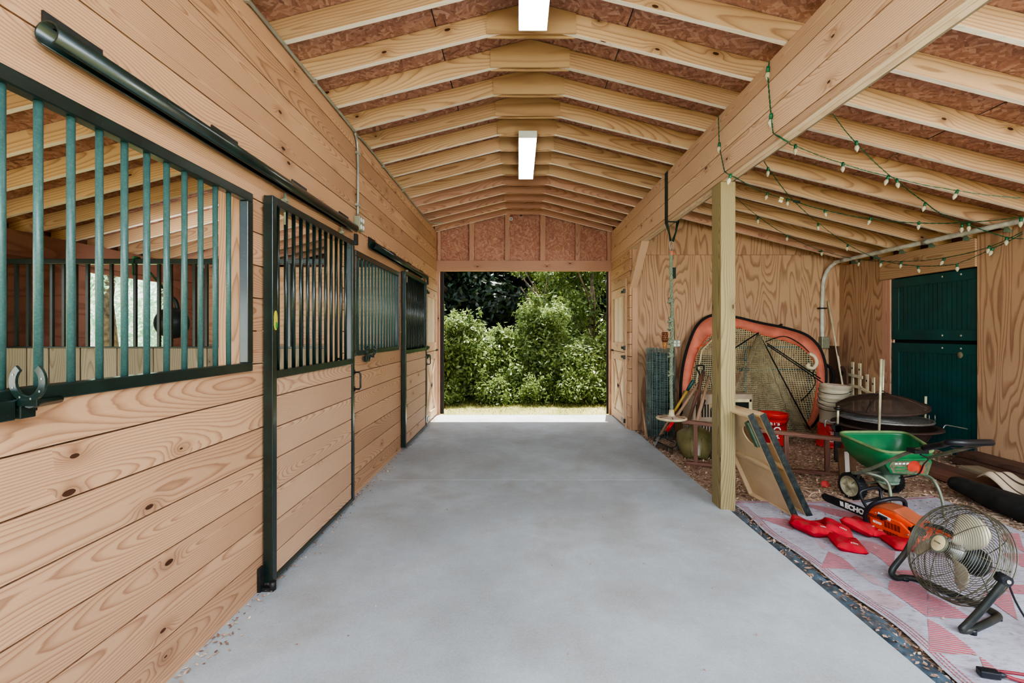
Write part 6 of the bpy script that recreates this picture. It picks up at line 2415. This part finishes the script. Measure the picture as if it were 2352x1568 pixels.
PINKS = [[(985, 860), (1110, 850), (1230, 890), (1345, 970), (1250, 1010), (1130, 960)], [(690, 340), (870, 338), (885, 400), (760, 360)], [(930, 690), (1090, 740), (1200, 840), (1080, 800)], [(640, 455), (740, 520), (700, 540)]]
for P in REDS:
    rug_tri(mb, P, 1)
for P in PINKS:
    rug_tri(mb, P, 2)
# woven stripe along the near and far borders
for f in (0.012, 0.022, 0.034):
    for i in range(64):
        v0, v1 = i / 64, (i + 1) / 64
        q = [rug_fn(f, v0), rug_fn(f + 0.004, v0), rug_fn(f + 0.004, v1), rug_fn(f, v1)]
        b = len(mb.v)
        mb.v += [(x, y, z + 0.002) for x, y, z in q]
        mb.face([b, b + 1, b + 2, b + 3], None, 1)
for f in (0.985,):
    for i in range(30):
        q = [rug_fn(i / 30, f), rug_fn((i + 1) / 30, f), rug_fn((i + 1) / 30, f + 0.008), rug_fn(i / 30, f + 0.008)]
        b = len(mb.v)
        mb.v += [(x, y, z + 0.002) for x, y, z in q]
        mb.face([b, b + 1, b + 2, b + 3], None, 1)
mb.build('outdoor_rug', [M['rug'], M['rug_red'], M['rug_pink']], label='worn white woven outdoor rug with faded red triangle pattern', cat='rug', origin=False)


def edging(u, v):
    y = 0.6 + 3.2 * v
    x = 1.722 + (edge_l(y) + 0.012 - 1.722) * u * (0.9 + 0.1 * math.sin(y * 17))
    z = -0.016 + 0.022 * math.sin(u * PI) * (0.6 + 0.4 * math.sin(y * 23 + 2 * math.sin(y * 7))) + 0.004 * math.sin(u * 19 + y * 5)
    return (x, y, z)


mb = MB()
mb.grid(edging, 10, 160)
mb.build('edging_fabric', M['tarp_blue'], label='crumpled blue-grey ground fabric strip along the concrete edge', cat='ground fabric', origin=False)

p = G(2260, 1548, 0.02)
t = thing('cord_plug', 'dark plug end with red cord at the lower right corner on the rug', 'plug', (p.x, p.y, 0.01))
mb = MB()
g = frame((p.x, p.y, 0.028), (0.9, -0.25, 0))
mb.box((-0.02, -0.018, -0.014), (0.05, 0.018, 0.014), 'x', 0, g)
mb.tube([g @ Vector((0.05, 0, 0)), g @ Vector((0.075, 0, 0))], [0.013, 0.007], 10)
mb.build('plug_body', M['foam'], t, bevel=0.005)
mb = MB()
mb.tube(smooth_path([g @ Vector((0.07, 0, 0)), g @ Vector((0.14, 0.0, -0.012)), g @ Vector((0.3, 0.02, -0.016)), g @ Vector((0.5, -0.05, -0.016))], 6), 0.007, 8)
mb.tube(smooth_path([g @ Vector((0.0, 0.02, -0.008)), g @ Vector((0.1, 0.05, -0.014)), g @ Vector((0.28, 0.05, -0.016)), g @ Vector((0.5, 0.0, -0.016))], 6), 0.006, 8)
mb.build('cord', plain('dark_red_cord', (120, 30, 44), 0.5), t)

# scrap lumber and canvas by the outer wall
def board(label, a, b, w, h_, z, mat='plank'):
    a, b = Vector(a), Vector(b)
    d = b - a
    g = frame((a.x, a.y, z), (d.x, d.y, 0))
    mb = MB()
    mb.box((0, -w / 2, 0), (Vector((d.x, d.y)).length, w / 2, h_), 'x', 0, g)
    mb.build('scrap_plank', M[mat], label=label, cat='plank', bevel=0.004, group='scrap planks by the outer wall')


board('grey-brown scrap plank topmost against the plywood wall', (4.62, 4.78), (4.60, 2.6), 0.2, 0.05, 0.165)
board('lower scrap plank directly under the topmost one by the wall', (4.55, 4.70), (4.53, 2.6), 0.3, 0.05, 0.112)
board('pale-ended scrap plank in the middle of the lumber pile', (4.30, 4.42), (4.22, 2.6), 0.17, 0.06, 0.105, 'old_board')
board('reddish scrap plank at the outer edge of the lumber pile', (3.93, 4.78), (3.98, 2.9), 0.19, 0.05, 0.085, 'brown_wood')
board('flat dark scrap plank between the reddish one and the pale-ended one', (4.13, 4.75), (4.14, 2.7), 0.18, 0.04, 0.095)

mb = MB()
rp = [Vector((3.66, 3.92, 0.165)), Vector((3.68, 3.84, 0.165)), Vector((3.69, 3.66, 0.15)), Vector((3.68, 3.42, 0.145)), Vector((3.70, 3.2, 0.15)), Vector((3.72, 2.95, 0.15)), Vector((3.75, 2.6, 0.15))]
mb.tube(smooth_path(rp, 5), [0.045, 0.06, 0.068, 0.073, 0.077, 0.08, 0.083, 0.085, 0.09, 0.095, 0.097, 0.1, 0.105, 0.11, 0.113, 0.115, 0.117, 0.118, 0.119, 0.12, 0.12, 0.12, 0.12, 0.12, 0.12, 0.12, 0.12, 0.12, 0.12, 0.11, 0.1][:len(smooth_path(rp, 5))], 14, flat=0.8)
mb.build('canvas_roll', M['tarp_black'], label='black rolled canvas bag lying on the mulch at the right', cat='canvas roll')


def cloth(u, v):
    y = 3.98 - 0.75 * v
    x = 3.84 + 0.42 * u - 0.10 * v + 0.10 * (1 - v)
    z = 0.27 - 0.05 * v - 0.08 * u * u + 0.02 * math.sin(v * 9 + u * 4) + 0.012 * math.sin(u * 14 + v * 3) - 0.13 * max(0, 0.35 - u) / 0.35 * (0.3 + 0.7 * v)
    if v < 0.12:
        z -= 0.05 * (0.12 - v) / 0.12
    return (x, y, z)


mb = MB()
mb.grid(cloth, 24, 30, uvs=(1, 0.35))
for i, f in enumerate(mb.uv):
    mb.uv[i] = [(q[1], q[0]) for q in f]
mb.build('striped_canvas', M['striped'], label='beige striped canvas draped over the black roll at the right edge', cat='canvas', solid=0.006)
mb = MB()
p = bagpos(1895, 1110)
mb.ell((p.x, p.y, p.z - 0.012), (0.036, 0.036, 0.04), 16, 10)
mb.build('pink_ball', M['pink'], label='small pinkish red ball half sunk in the mulch', cat='ball')

# ------------------------------------------------------------------ string lights
def lean_pt(px, py, drop=0.035, on=None):
    """the point under the lean-to rafters (or on the outer wall) that a sight line meets"""
    dx, dz = (px - VX) / F, -(py - VY) / F
    if on == 'beam':
        Y = (XR - 0.012) / dx
    elif on == 'low':
        Y = (2.648 - H) / dz
    else:
        # underside plane z = ZC - PITCH*(x-RIDGE-.31) - drop
        Y = (ZC + PITCH * (RIDGE + 0.31) - drop - H) / (dz + PITCH * dx)
        if Y <= 0 or Y * dx > 4.62:
            Y = 4.62 / dx
    return Vector((dx * Y, Y, H + dz * Y))


def strand(label, path, bulbs, extra=None):
    pts = [lean_pt(p[0], p[1], on=(p[2] if len(p) > 2 else None)) for p in path]
    base = pts[0]
    t = thing('string_lights', label, 'string lights', tuple(base), 'green corded string lights')
    fine = []
    for i in range(len(pts) - 1):
        n = 7
        for k in range(n):
            f = k / n
            p = pts[i].lerp(pts[i + 1], f)
            p.z -= 0.010 * math.sin(PI * f) * min(1.0, (pts[i + 1] - pts[i]).length / 0.5)
            fine.append(p)
    fine.append(pts[-1])
    mb = MB()
    for ph in (0, PI):
        q = []
        for i in range(len(fine) - 1):
            for k in range(3):
                f = k / 3
                p = fine[i].lerp(fine[i + 1], f)
                a = (i * 3 + k) * 1.1 + ph
                q.append(p + Vector((0.0025 * math.cos(a), 0.0025 * math.sin(a), 0.0025 * math.sin(a * 0.9))))
        mb.tube(q, 0.0026, 4)
    mb.build('cord', M['cord_green'], t)
    for i, b in enumerate(bulbs):
        p = lean_pt(b[0], b[1], on=(b[2] if len(b) > 2 else None))
        rr = random.Random(i * 7 + int(b[0]))
        tl = Matrix.Translation(p) @ Euler((rr.uniform(-0.25, 0.25), rr.uniform(-0.1, 0.4), 0)).to_matrix().to_4x4()
        mb = MB()
        mb.lathe([(0.001, 0.010), (0.010, 0.009), (0.0115, -0.004), (0.0115, -0.026), (0.009, -0.027)], 12, tl)
        so = mb.build('socket', M['socket'], t)
        mb = MB()
        mb.lathe([(0.008, -0.025), (0.012, -0.031), (0.0165, -0.043), (0.015, -0.055), (0.009, -0.068), (0.004, -0.076), (0.0005, -0.079)], 14, tl)
        mb.build('bulb', M['bulb'], so)
    if extra:
        extra(t)


strand('string light strand down the beam face, nearest the camera', [(1767, 140, 'beam'), (1763, 168, 'beam'), (1770, 255, 'beam'), (1776, 306, 'beam'), (1790, 314, 'low'), (1810, 325, 'low'), (1824, 333), (1932, 374), (2040, 404), (2195, 437), (2352, 455)],
       [(1764, 156, 'beam'), (1771, 264, 'beam'), (1827, 334), (1936, 375), (2040, 405), (2199, 438)])
strand('string light strand from under the beam crossing the nearest strand', [(1913, 262), (1968, 330), (2040, 400), (2058, 412), (2126, 465), (2160, 490), (2222, 515), (2312, 545), (2352, 548)],
       [(1967, 326), (2060, 413), (2125, 467), (2225, 513), (2210, 516), (2312, 546)])


def tagx(t):
    p = lean_pt(1796, 452)
    mb = MB()
    mb.box((-0.02, -0.002, -0.055), (0.02, 0.002, 0.0), 'z', 0, Matrix.Translation(p + Vector((0, 0, -0.005))) @ Matrix.Rotation(0.35, 4, 'Y'))
    mb.box((-0.019, -0.003, -0.03), (0.019, 0.003, -0.01), 'z', 1, Matrix.Translation(p + Vector((0, 0, -0.005))) @ Matrix.Rotation(0.35, 4, 'Y'))
    mb.build('paper_tag', [M['white_text'], M['sticker']], t)
    p = lean_pt(1830, 463)
    mb = MB()
    mb.box((-0.035, -0.008, -0.012), (0.035, 0.008, 0.012), 'x', 0, Matrix.Translation(p) @ Matrix.Rotation(0.2, 4, 'Y'))
    mb.build('plug', M['strap'], t, bevel=0.003)


strand('string light strand with white tag passing over the timber post', [(1650, 265, 'beam'), (1652, 335, 'beam'), (1664, 393, 'beam'), (1674, 400, 'low'), (1690, 408, 'low'), (1760, 443), (1815, 458), (1893, 482), (2000, 502), (2110, 512), (2225, 510), (2352, 497)],
       [(1652, 330, 'beam'), (1678, 402, 'low'), (1763, 443), (1808, 457), (1894, 483), (2000, 500), (2111, 510), (2345, 502)], tagx)
strand('string light strand running from behind the beam to above the teal door', [(1755, 370), (1764, 385), (1818, 456), (1880, 512), (1948, 562), (2025, 598), (2110, 611), (2197, 606), (2280, 570), (2352, 535)],
       [(1764, 386), (1879, 515), (1947, 562), (2025, 600), (2108, 612), (2198, 607), (2280, 570)])
strand('string light strand starting at the post, lowest along the back', [(1687, 450), (1743, 498), (1808, 541), (1886, 575), (1972, 596), (2070, 600), (2168, 592), (2270, 568), (2352, 530)],
       [(1741, 499), (1808, 541), (1887, 575), (1974, 598), (2070, 602), (2169, 594), (2272, 566)])
SKY_MIX, SKY_STRENGTH, SUN_STRENGTH, EXPOSURE = 0.3, 0.25, 9.0, 1.1
FILL_LIGHTS = [('fill_light', (0.1, -0.5, 2.4), (0.1, 1.9, 0.0), 2.6, 1.2, 52, (0.86, 0.94, 1.0)),
         ('fill_light', (3.3, -0.2, 2.0), (3.3, 5.0, 0.2), 2.2, 1.2, 66, (0.92, 0.97, 1.0)),
         ('fill_light', (-3.2, 0.2, 1.2), (-3.2, 4.5, 1.6), 2.0, 1.2, 16, (0.95, 0.98, 1.0)),
         ('fill_light', (-3.4, 4.5, 2.1), (-3.0, 7.0, 1.3), 1.2, 0.6, 14, (0.95, 0.98, 1.0))]
# ------------------------------------------------------------------ scattered chips and litter
def quads_object(name, V, U, mat, kind=None, label=None, cat=None, group=None, parent=None, loc=(0, 0, 0)):
    """V: (n,4,3) corner array, U: (n,) random value written to the UVs"""
    n = V.shape[0]
    me = bpy.data.meshes.new(name)
    me.vertices.add(n * 4)
    me.vertices.foreach_set('co', (V.reshape(-1, 3) - np.array(loc)).ravel().astype(np.float32))
    me.loops.add(n * 4)
    me.loops.foreach_set('vertex_index', np.arange(n * 4, dtype=np.int32))
    me.polygons.add(n)
    me.polygons.foreach_set('loop_start', np.arange(0, n * 4, 4, dtype=np.int32))
    ul = me.uv_layers.new(name='UVMap')
    uv = np.repeat(np.stack([U, np.zeros(n)], 1), 4, axis=0)
    ul.data.foreach_set('uv', uv.ravel().astype(np.float32))
    me.materials.append(mat)
    me.update(calc_edges=True)
    me.validate()
    o = bpy.data.objects.new(name, me)
    COL.objects.link(o)
    if parent is not None:
        o.parent = parent
    else:
        o.location = loc
    return tag(o, label, cat, group, kind)


def lozenges(P, L, Wd, flat=0.5):
    """random small quads around the points P"""
    n = len(P)
    a = rng.uniform(0, 2 * PI, n)
    b = rng.normal(0, flat, n)
    c = rng.normal(0, flat, n)
    ux = np.stack([np.cos(a) * np.cos(b), np.sin(a) * np.cos(b), np.sin(b)], 1)
    vx = np.stack([-np.sin(a) * np.cos(c), np.cos(a) * np.cos(c), np.sin(c)], 1)
    L = L[:, None]
    Wd = Wd[:, None]
    return np.stack([P - ux * L, P - vx * Wd + ux * L * 0.15, P + ux * L, P + vx * Wd + ux * L * 0.1], 1)


zfv = np.vectorize(zf)
n = 16000
X = 1.72 + (4.7 - 1.72) * rng.random(n)
Y = 1.2 + 5.62 * rng.random(n) ** 0.9
onrug = (X > 1.9) & (X < 3.25) & (Y < 3.55)
keep = ~onrug
X, Y = X[keep], Y[keep]
P = np.stack([X, Y, zfv(X) - 0.010 + 0.012 * rng.random(len(X))], 1)
quads_object('wood_chips', lozenges(P, rng.uniform(0.008, 0.024, len(P)), rng.uniform(0.004, 0.010, len(P)), 0.35), rng.random(len(P)), M['chip'], 'stuff', 'brown wood chips spread over the lean-to floor', 'wood chips', loc=(3.2, 4.5, 0.0))
n = 900
Y = 1.3 + 6.6 * rng.random(n)
X = XL + 0.015 + np.abs(rng.normal(0, 0.045, n))
wide = rng.random(n) < 0.10
X = np.where(wide, XL + rng.random(n) * 3.0, X)
P = np.stack([X, Y, 0.004 + 0.006 * rng.random(n)], 1)
quads_object('leaf_litter', lozenges(P, rng.uniform(0.006, 0.016, n) * np.where(wide, 0.7, 1), rng.uniform(0.003, 0.007, n), 0.25), rng.random(n), M['chip'], 'stuff', 'small bits of straw and leaf litter along the left wall foot', 'litter', loc=(XL, 4, 0))
n = 420
Y = 1.0 + 3.2 * rng.random(n)
X = 1.715 + 0.10 * rng.random(n)
P = np.stack([X, Y, 0.006 + 0.008 * rng.random(n)], 1)
quads_object('edge_litter', lozenges(P, rng.uniform(0.004, 0.012, n), rng.uniform(0.002, 0.006, n), 0.3), rng.random(n) * 0.6, M['chip'], 'stuff', 'dry leaf bits lying on the ground fabric beside the concrete', 'litter', loc=(1.75, 2.5, 0))
n = 420
X = 1.9 + 1.5 * rng.random(n)
Y = np.where(rng.random(n) < 0.7, 3.3 + 0.6 * rng.random(n), 1.6 + 2.2 * rng.random(n))
P = np.stack([X, Y, zfv(X) + 0.009 + 0.004 * rng.random(n)], 1)
quads_object('rug_chips', lozenges(P, rng.uniform(0.005, 0.014, n), rng.uniform(0.003, 0.007, n), 0.2), rng.random(n), M['chip'], 'stuff', 'loose wood chips kicked onto the rug', 'wood chips', loc=(2.6, 3.5, 0))

# ------------------------------------------------------------------ plants beyond the opening
def crown(n, blobs, leaf, mat, name, parent, up=0.5, shell=0.45):
    """leaves spread through a set of ellipsoids (centre, radius)"""
    w = np.array([b[1][0] * b[1][1] * b[1][2] for b in blobs]) ** 0.75
    idx = rng.choice(len(blobs), n, p=w / w.sum())
    C = np.array([b[0] for b in blobs])[idx]
    R = np.array([b[1] for b in blobs])[idx]
    d = rng.normal(size=(n, 3))
    d /= np.linalg.norm(d, axis=1)[:, None]
    r = rng.random(n) ** (1 / 3.0)
    r = np.where(rng.random(n) < shell, 0.82 + 0.24 * rng.random(n), r)
    Pc = C + d * R * r[:, None] + rng.normal(size=(n, 3)) * R * 0.16
    nrm = d * 0.8 + np.array([0, 0, up]) + rng.normal(size=(n, 3)) * 0.55
    nrm /= np.linalg.norm(nrm, axis=1)[:, None]
    t1 = np.cross(nrm, rng.normal(size=(n, 3)))
    t1 /= np.linalg.norm(t1, axis=1)[:, None]
    t2 = np.cross(nrm, t1)
    s = (leaf * rng.uniform(0.6, 1.35, n))[:, None]
    V = np.stack([Pc - t1 * s, Pc - t2 * s * 0.42 - nrm * s * 0.10, Pc + t1 * s, Pc + t2 * s * 0.42 - nrm * s * 0.1], 1)
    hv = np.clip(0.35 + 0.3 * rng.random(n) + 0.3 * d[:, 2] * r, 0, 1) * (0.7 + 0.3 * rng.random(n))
    return quads_object(name, V, hv, mat, parent=parent)


def branches(parent, pairs, mat, name='stem'):
    mb = MB()
    for a, b, r0, r1 in pairs:
        a, b = Vector(a), Vector(b)
        m = (a + b) / 2 + Vector((random.uniform(-0.1, 0.1), random.uniform(-0.1, 0.1), 0)) * (b - a).length
        mb.tube([a, m, b], [r0, (r0 + r1) / 2, r1], 6)
    return mb.build(name, mat, parent, world=False)


def shrub(label, x, y, h, r, n=9000, leaf=0.045, mat='leaf_shrub', z0=-0.08, group='shrubs beyond the barn opening'):
    t = thing('leafy_shrub', label, 'shrub', (x, y, z0), group)
    bl = []
    for i in range(17):
        a = random.uniform(0, 2 * PI)
        q = random.uniform(0, 0.8) * r
        zc = random.uniform(0.16, 0.86) * h
        rr = random.uniform(0.22, 0.42) * r * (1.15 - 0.5 * zc / h)
        bl.append(((math.cos(a) * q * (1.1 - 0.55 * zc / h), math.sin(a) * q * 0.9, zc), (rr * 1.1, rr, rr * 0.95)))
    bl.append(((0, 0, h * 0.4), (r * 0.75, r * 0.7, h * 0.42)))
    for i in range(5):
        bl.append(((random.uniform(-0.6, 0.6) * r, random.uniform(-0.4, 0.3) * r, h * random.uniform(0.9, 1.04)), (0.07, 0.07, 0.16)))
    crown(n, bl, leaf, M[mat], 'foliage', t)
    branches(t, [((random.uniform(-0.1, 0.1), 0, 0), (random.uniform(-0.6, 0.6) * r, random.uniform(-0.4, 0.4) * r, random.uniform(0.5, 0.85) * h), 0.02, 0.006) for i in range(9)], M['twig'])
    return t


SH = [(-3.9, 10.9, 2.1, 1.0, 'shrub at the far left, outside the left jamb of the opening'),
      (-2.5, 10.4, 2.0, 0.95, 'shrub second from the left, mostly behind the left jamb'),
      (-1.2, 10.2, 2.0, 0.95, 'pale green shrub just inside the left edge of the opening'),
      (-0.25, 10.5, 1.62, 0.85, 'lower shrub between the left one and the tallest middle one'),
      (0.55, 10.6, 2.3, 1.0, 'tallest leafy shrub in the middle of the opening'),
      (1.35, 10.2, 1.55, 0.85, 'low bushy shrub right of the tallest one in the opening'),
      (2.25, 10.4, 1.7, 0.9, 'shrub at the right jamb of the opening'),
      (3.6, 10.8, 2.0, 1.0, 'shrub at the far right, outside the opening')]
for (x, y, h, r, lab) in SH:
    shrub(lab, x, y, h, r, 17000 if abs(x) < 2.6 else 7000, 0.05)
FR_ = [(-1.5, 9.55, 0.55, 0.5, 'small leafy sprout clump at the left foot of the shrubs'), (-0.5, 9.6, 0.6, 0.55, 'low leafy sprout clump left of the middle shrub'), (0.45, 9.6, 0.55, 0.55, 'low sprout clump in front of the tallest shrub'), (1.25, 9.55, 0.65, 0.55, 'low sprout clump right of the middle in front of the shrubs'), (2.0, 9.6, 0.6, 0.5, 'low sprout clump at the right foot of the shrubs')]
for (x, y, h, r, lab) in FR_:
    shrub(lab, x, y, h, r, 3000, 0.036, 'leaf_shrub', -0.06, 'low sprout clumps')


def tree(label, x, y, h, r, n, leaf, mat, low=0.12, z0=-0.1, trunk=0.16, group='trees beyond the shrubs'):
    t = thing('leafy_tree', label, 'tree', (x, y, z0), group)
    bl = []
    for i in range(26):
        a = random.uniform(0, 2 * PI)
        q = random.uniform(0.1, 0.9) * r
        zc = h * random.uniform(low, 0.95)
        rr = random.uniform(0.2, 0.38) * r * (1.2 - 0.5 * zc / h)
        bl.append(((math.cos(a) * q, math.sin(a) * q, zc), (rr * 1.2, rr, rr * 0.85)))
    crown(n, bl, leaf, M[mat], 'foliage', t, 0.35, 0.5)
    br = [((0, 0, 0), (random.uniform(-0.3, 0.3), random.uniform(-0.2, 0.2), h * 0.7), trunk, trunk * 0.35)]
    for i in range(7 if mat != 'leaf_glare' else 0):
        z = h * random.uniform(0.2, 0.6)
        a = random.uniform(0, 2 * PI)
        br.append(((0, 0, z), (math.cos(a) * r * 0.7, math.sin(a) * r * 0.7, z + h * 0.25), trunk * 0.4, 0.02))
    branches(t, br, M['bark'], 'trunk')
    return t


tree('bright airy tree rising behind the shrubs at right of the opening', 2.0, 12.4, 5.0, 1.7, 15000, 0.06, 'leaf_bright', 0.16, trunk=0.08)
tree('bright slender tree behind the tallest shrub in the opening', 0.75, 12.9, 4.6, 1.0, 7000, 0.055, 'leaf_bright', 0.3, trunk=0.06)
TR = [(-8.5, 19, 9, 3.2, 'dark tree farthest left beyond the barn'), (-5.2, 17.5, 9, 3.0, 'dark tree left of the opening beyond the shrubs'), (-2.4, 16.5, 8.5, 2.6, 'dark drooping tree behind the left part of the opening'), (-0.2, 17.5, 9, 2.6, 'dark drooping tree behind the middle of the opening'), (2.2, 16.8, 8.5, 2.6, 'dark tree behind the right part of the opening'), (4.8, 17.5, 9, 3.0, 'dark tree right of the opening beyond the shrubs'), (8.4, 19, 9, 3.2, 'dark tree farthest right beyond the barn')]
for (x, y, h, r, lab) in TR:
    tree(lab, x, y, h, r, 20000 if abs(x) < 5 else 9000, 0.12, 'leaf_dark', 0.02)
# hedge of shade further back, closing the woods
for i, (x, y) in enumerate(((-7, 22), (-3.5, 21), (0, 21.5), (3.5, 21), (7, 22))):
    tree('dark background tree, %s from the left in the rearmost row' % ORD[i], x, y, 9.5, 3.6, 12000, 0.22, 'leaf_dark', 0.0, group='rearmost dark trees')
# outside the stall window
tree('sunlit tree with a thick pale trunk outside the stall window', -9.3, 10.6, 6.5, 2.2, 5000, 0.07, 'leaf_glare', 0.36, trunk=0.24, group='trees outside the stall window')
tree('sunlit bushy tree at the left outside the stall window', -14.5, 14.2, 7, 3.6, 9000, 0.09, 'leaf_glare', 0.06, group='trees outside the stall window')
tree('sunlit bushy tree at the right outside the stall window', -11.5, 15.0, 7, 3.2, 9000, 0.09, 'leaf_glare', 0.06, group='trees outside the stall window')

# grass strip at the threshold
n = 14000
X = rng.uniform(-4, 4.5, n)
Y = 8.2 + 1.9 * rng.random(n) ** 0.8
sel = rng.random(n) < np.clip(0.25 + (Y - 8.2) * 0.6, 0, 1)
X, Y = X[sel], Y[sel]
n = len(X)
hgt = rng.uniform(0.02, 0.06, n) * (0.6 + (Y - 8.2) * 0.5)
a = rng.uniform(0, 2 * PI, n)
w = rng.uniform(0.003, 0.006, n)
lean = rng.normal(0, 0.5, (n, 2)) * hgt[:, None]
base = np.stack([X, Y, np.full(n, -0.055)], 1)
dx = np.stack([np.cos(a) * w, np.sin(a) * w, np.zeros(n)], 1)
tip = base + np.stack([lean[:, 0], lean[:, 1], hgt], 1)
V = np.stack([base - dx, base + dx, tip + dx * 0.3, tip - dx * 0.3], 1)
quads_object('grass_strip', V, rng.random(n), M['blade'], 'stuff', 'strip of short dry grass between the barn threshold and the shrubs', 'grass', loc=(0, 9, -0.05))

# ------------------------------------------------------------------ light, sky and camera
wd = bpy.data.worlds.new('sky')
SC.world = wd
wd.use_nodes = True
nt = wd.node_tree
nt.nodes.clear()
sky = nt.nodes.new('ShaderNodeTexSky')
sky.sky_type = 'NISHITA'
sky.sun_disc = False
sky.sun_elevation = math.radians(70)
sky.sun_rotation = 0.0
sky.air_density = 1.0
sky.dust_density = 2.5
sky.ozone_density = 1.0
mixn = nt.nodes.new('ShaderNodeMix')
mixn.data_type = 'RGBA'
mixn.inputs[0].default_value = SKY_MIX
mixn.inputs[7].default_value = (7.0, 7.0, 7.0, 1)
nt.links.new(sky.outputs[0], mixn.inputs[6])
bg = nt.nodes.new('ShaderNodeBackground')
bg.inputs[1].default_value = SKY_STRENGTH
nt.links.new(mixn.outputs[2], bg.inputs[0])
wo = nt.nodes.new('ShaderNodeOutputWorld')
nt.links.new(bg.outputs[0], wo.inputs[0])

sun = bpy.data.lights.new('sun', 'SUN')
sun.energy = SUN_STRENGTH
sun.angle = math.radians(0.6)
sun.color = (1.0, 0.95, 0.86)
so = bpy.data.objects.new('sun', sun)
COL.objects.link(so)
so.location = (0, 10, 12)
so.rotation_euler = (math.radians(-18), math.radians(4), 0)



def area(name, loc, target, sx, sy, energy, color):
    l = bpy.data.lights.new(name, 'AREA')
    l.shape = 'RECTANGLE'
    l.size, l.size_y = sx, sy
    l.energy = energy
    l.color = color
    o = bpy.data.objects.new(name, l)
    COL.objects.link(o)
    o.location = loc
    o.rotation_euler = (Vector(target) - Vector(loc)).to_track_quat('-Z', 'Y').to_euler()
    return o


# unseen fill lights added to brighten the aisle, lean-to and both stalls
for a in FILL_LIGHTS:
    area(*a)

cam = bpy.data.cameras.new('camera')
cam.sensor_width = 36.0
cam.sensor_fit = 'HORIZONTAL'
cam.lens = F / 2352 * 36.0
cam.shift_x = -(VX - 1176) / 2352
cam.shift_y = (VY - 784) / 2352
cam.clip_start = 0.05
cam.clip_end = 200
co = bpy.data.objects.new('camera', cam)
COL.objects.link(co)
co.location = (0, 0, H)
co.rotation_euler = (PI / 2, 0, 0)
SC.camera = co

SC.view_settings.view_transform = 'AgX'
SC.view_settings.look = 'AgX - Medium High Contrast'
SC.view_settings.exposure = EXPOSURE
SC.view_settings.gamma = 1.0
SC.cycles.use_denoising = True
SC.cycles.use_adaptive_sampling = True
SC.cycles.adaptive_threshold = 0.09
SC.cycles.adaptive_min_samples = 10
SC.cycles.max_bounces = 4
SC.cycles.diffuse_bounces = 3
SC.cycles.glossy_bounces = 2
SC.cycles.transmission_bounces = 2
SC.cycles.transparent_max_bounces = 10
SC.cycles.caustics_reflective = False
SC.cycles.caustics_refractive = False
SC.cycles.sample_clamp_indirect = 6.0
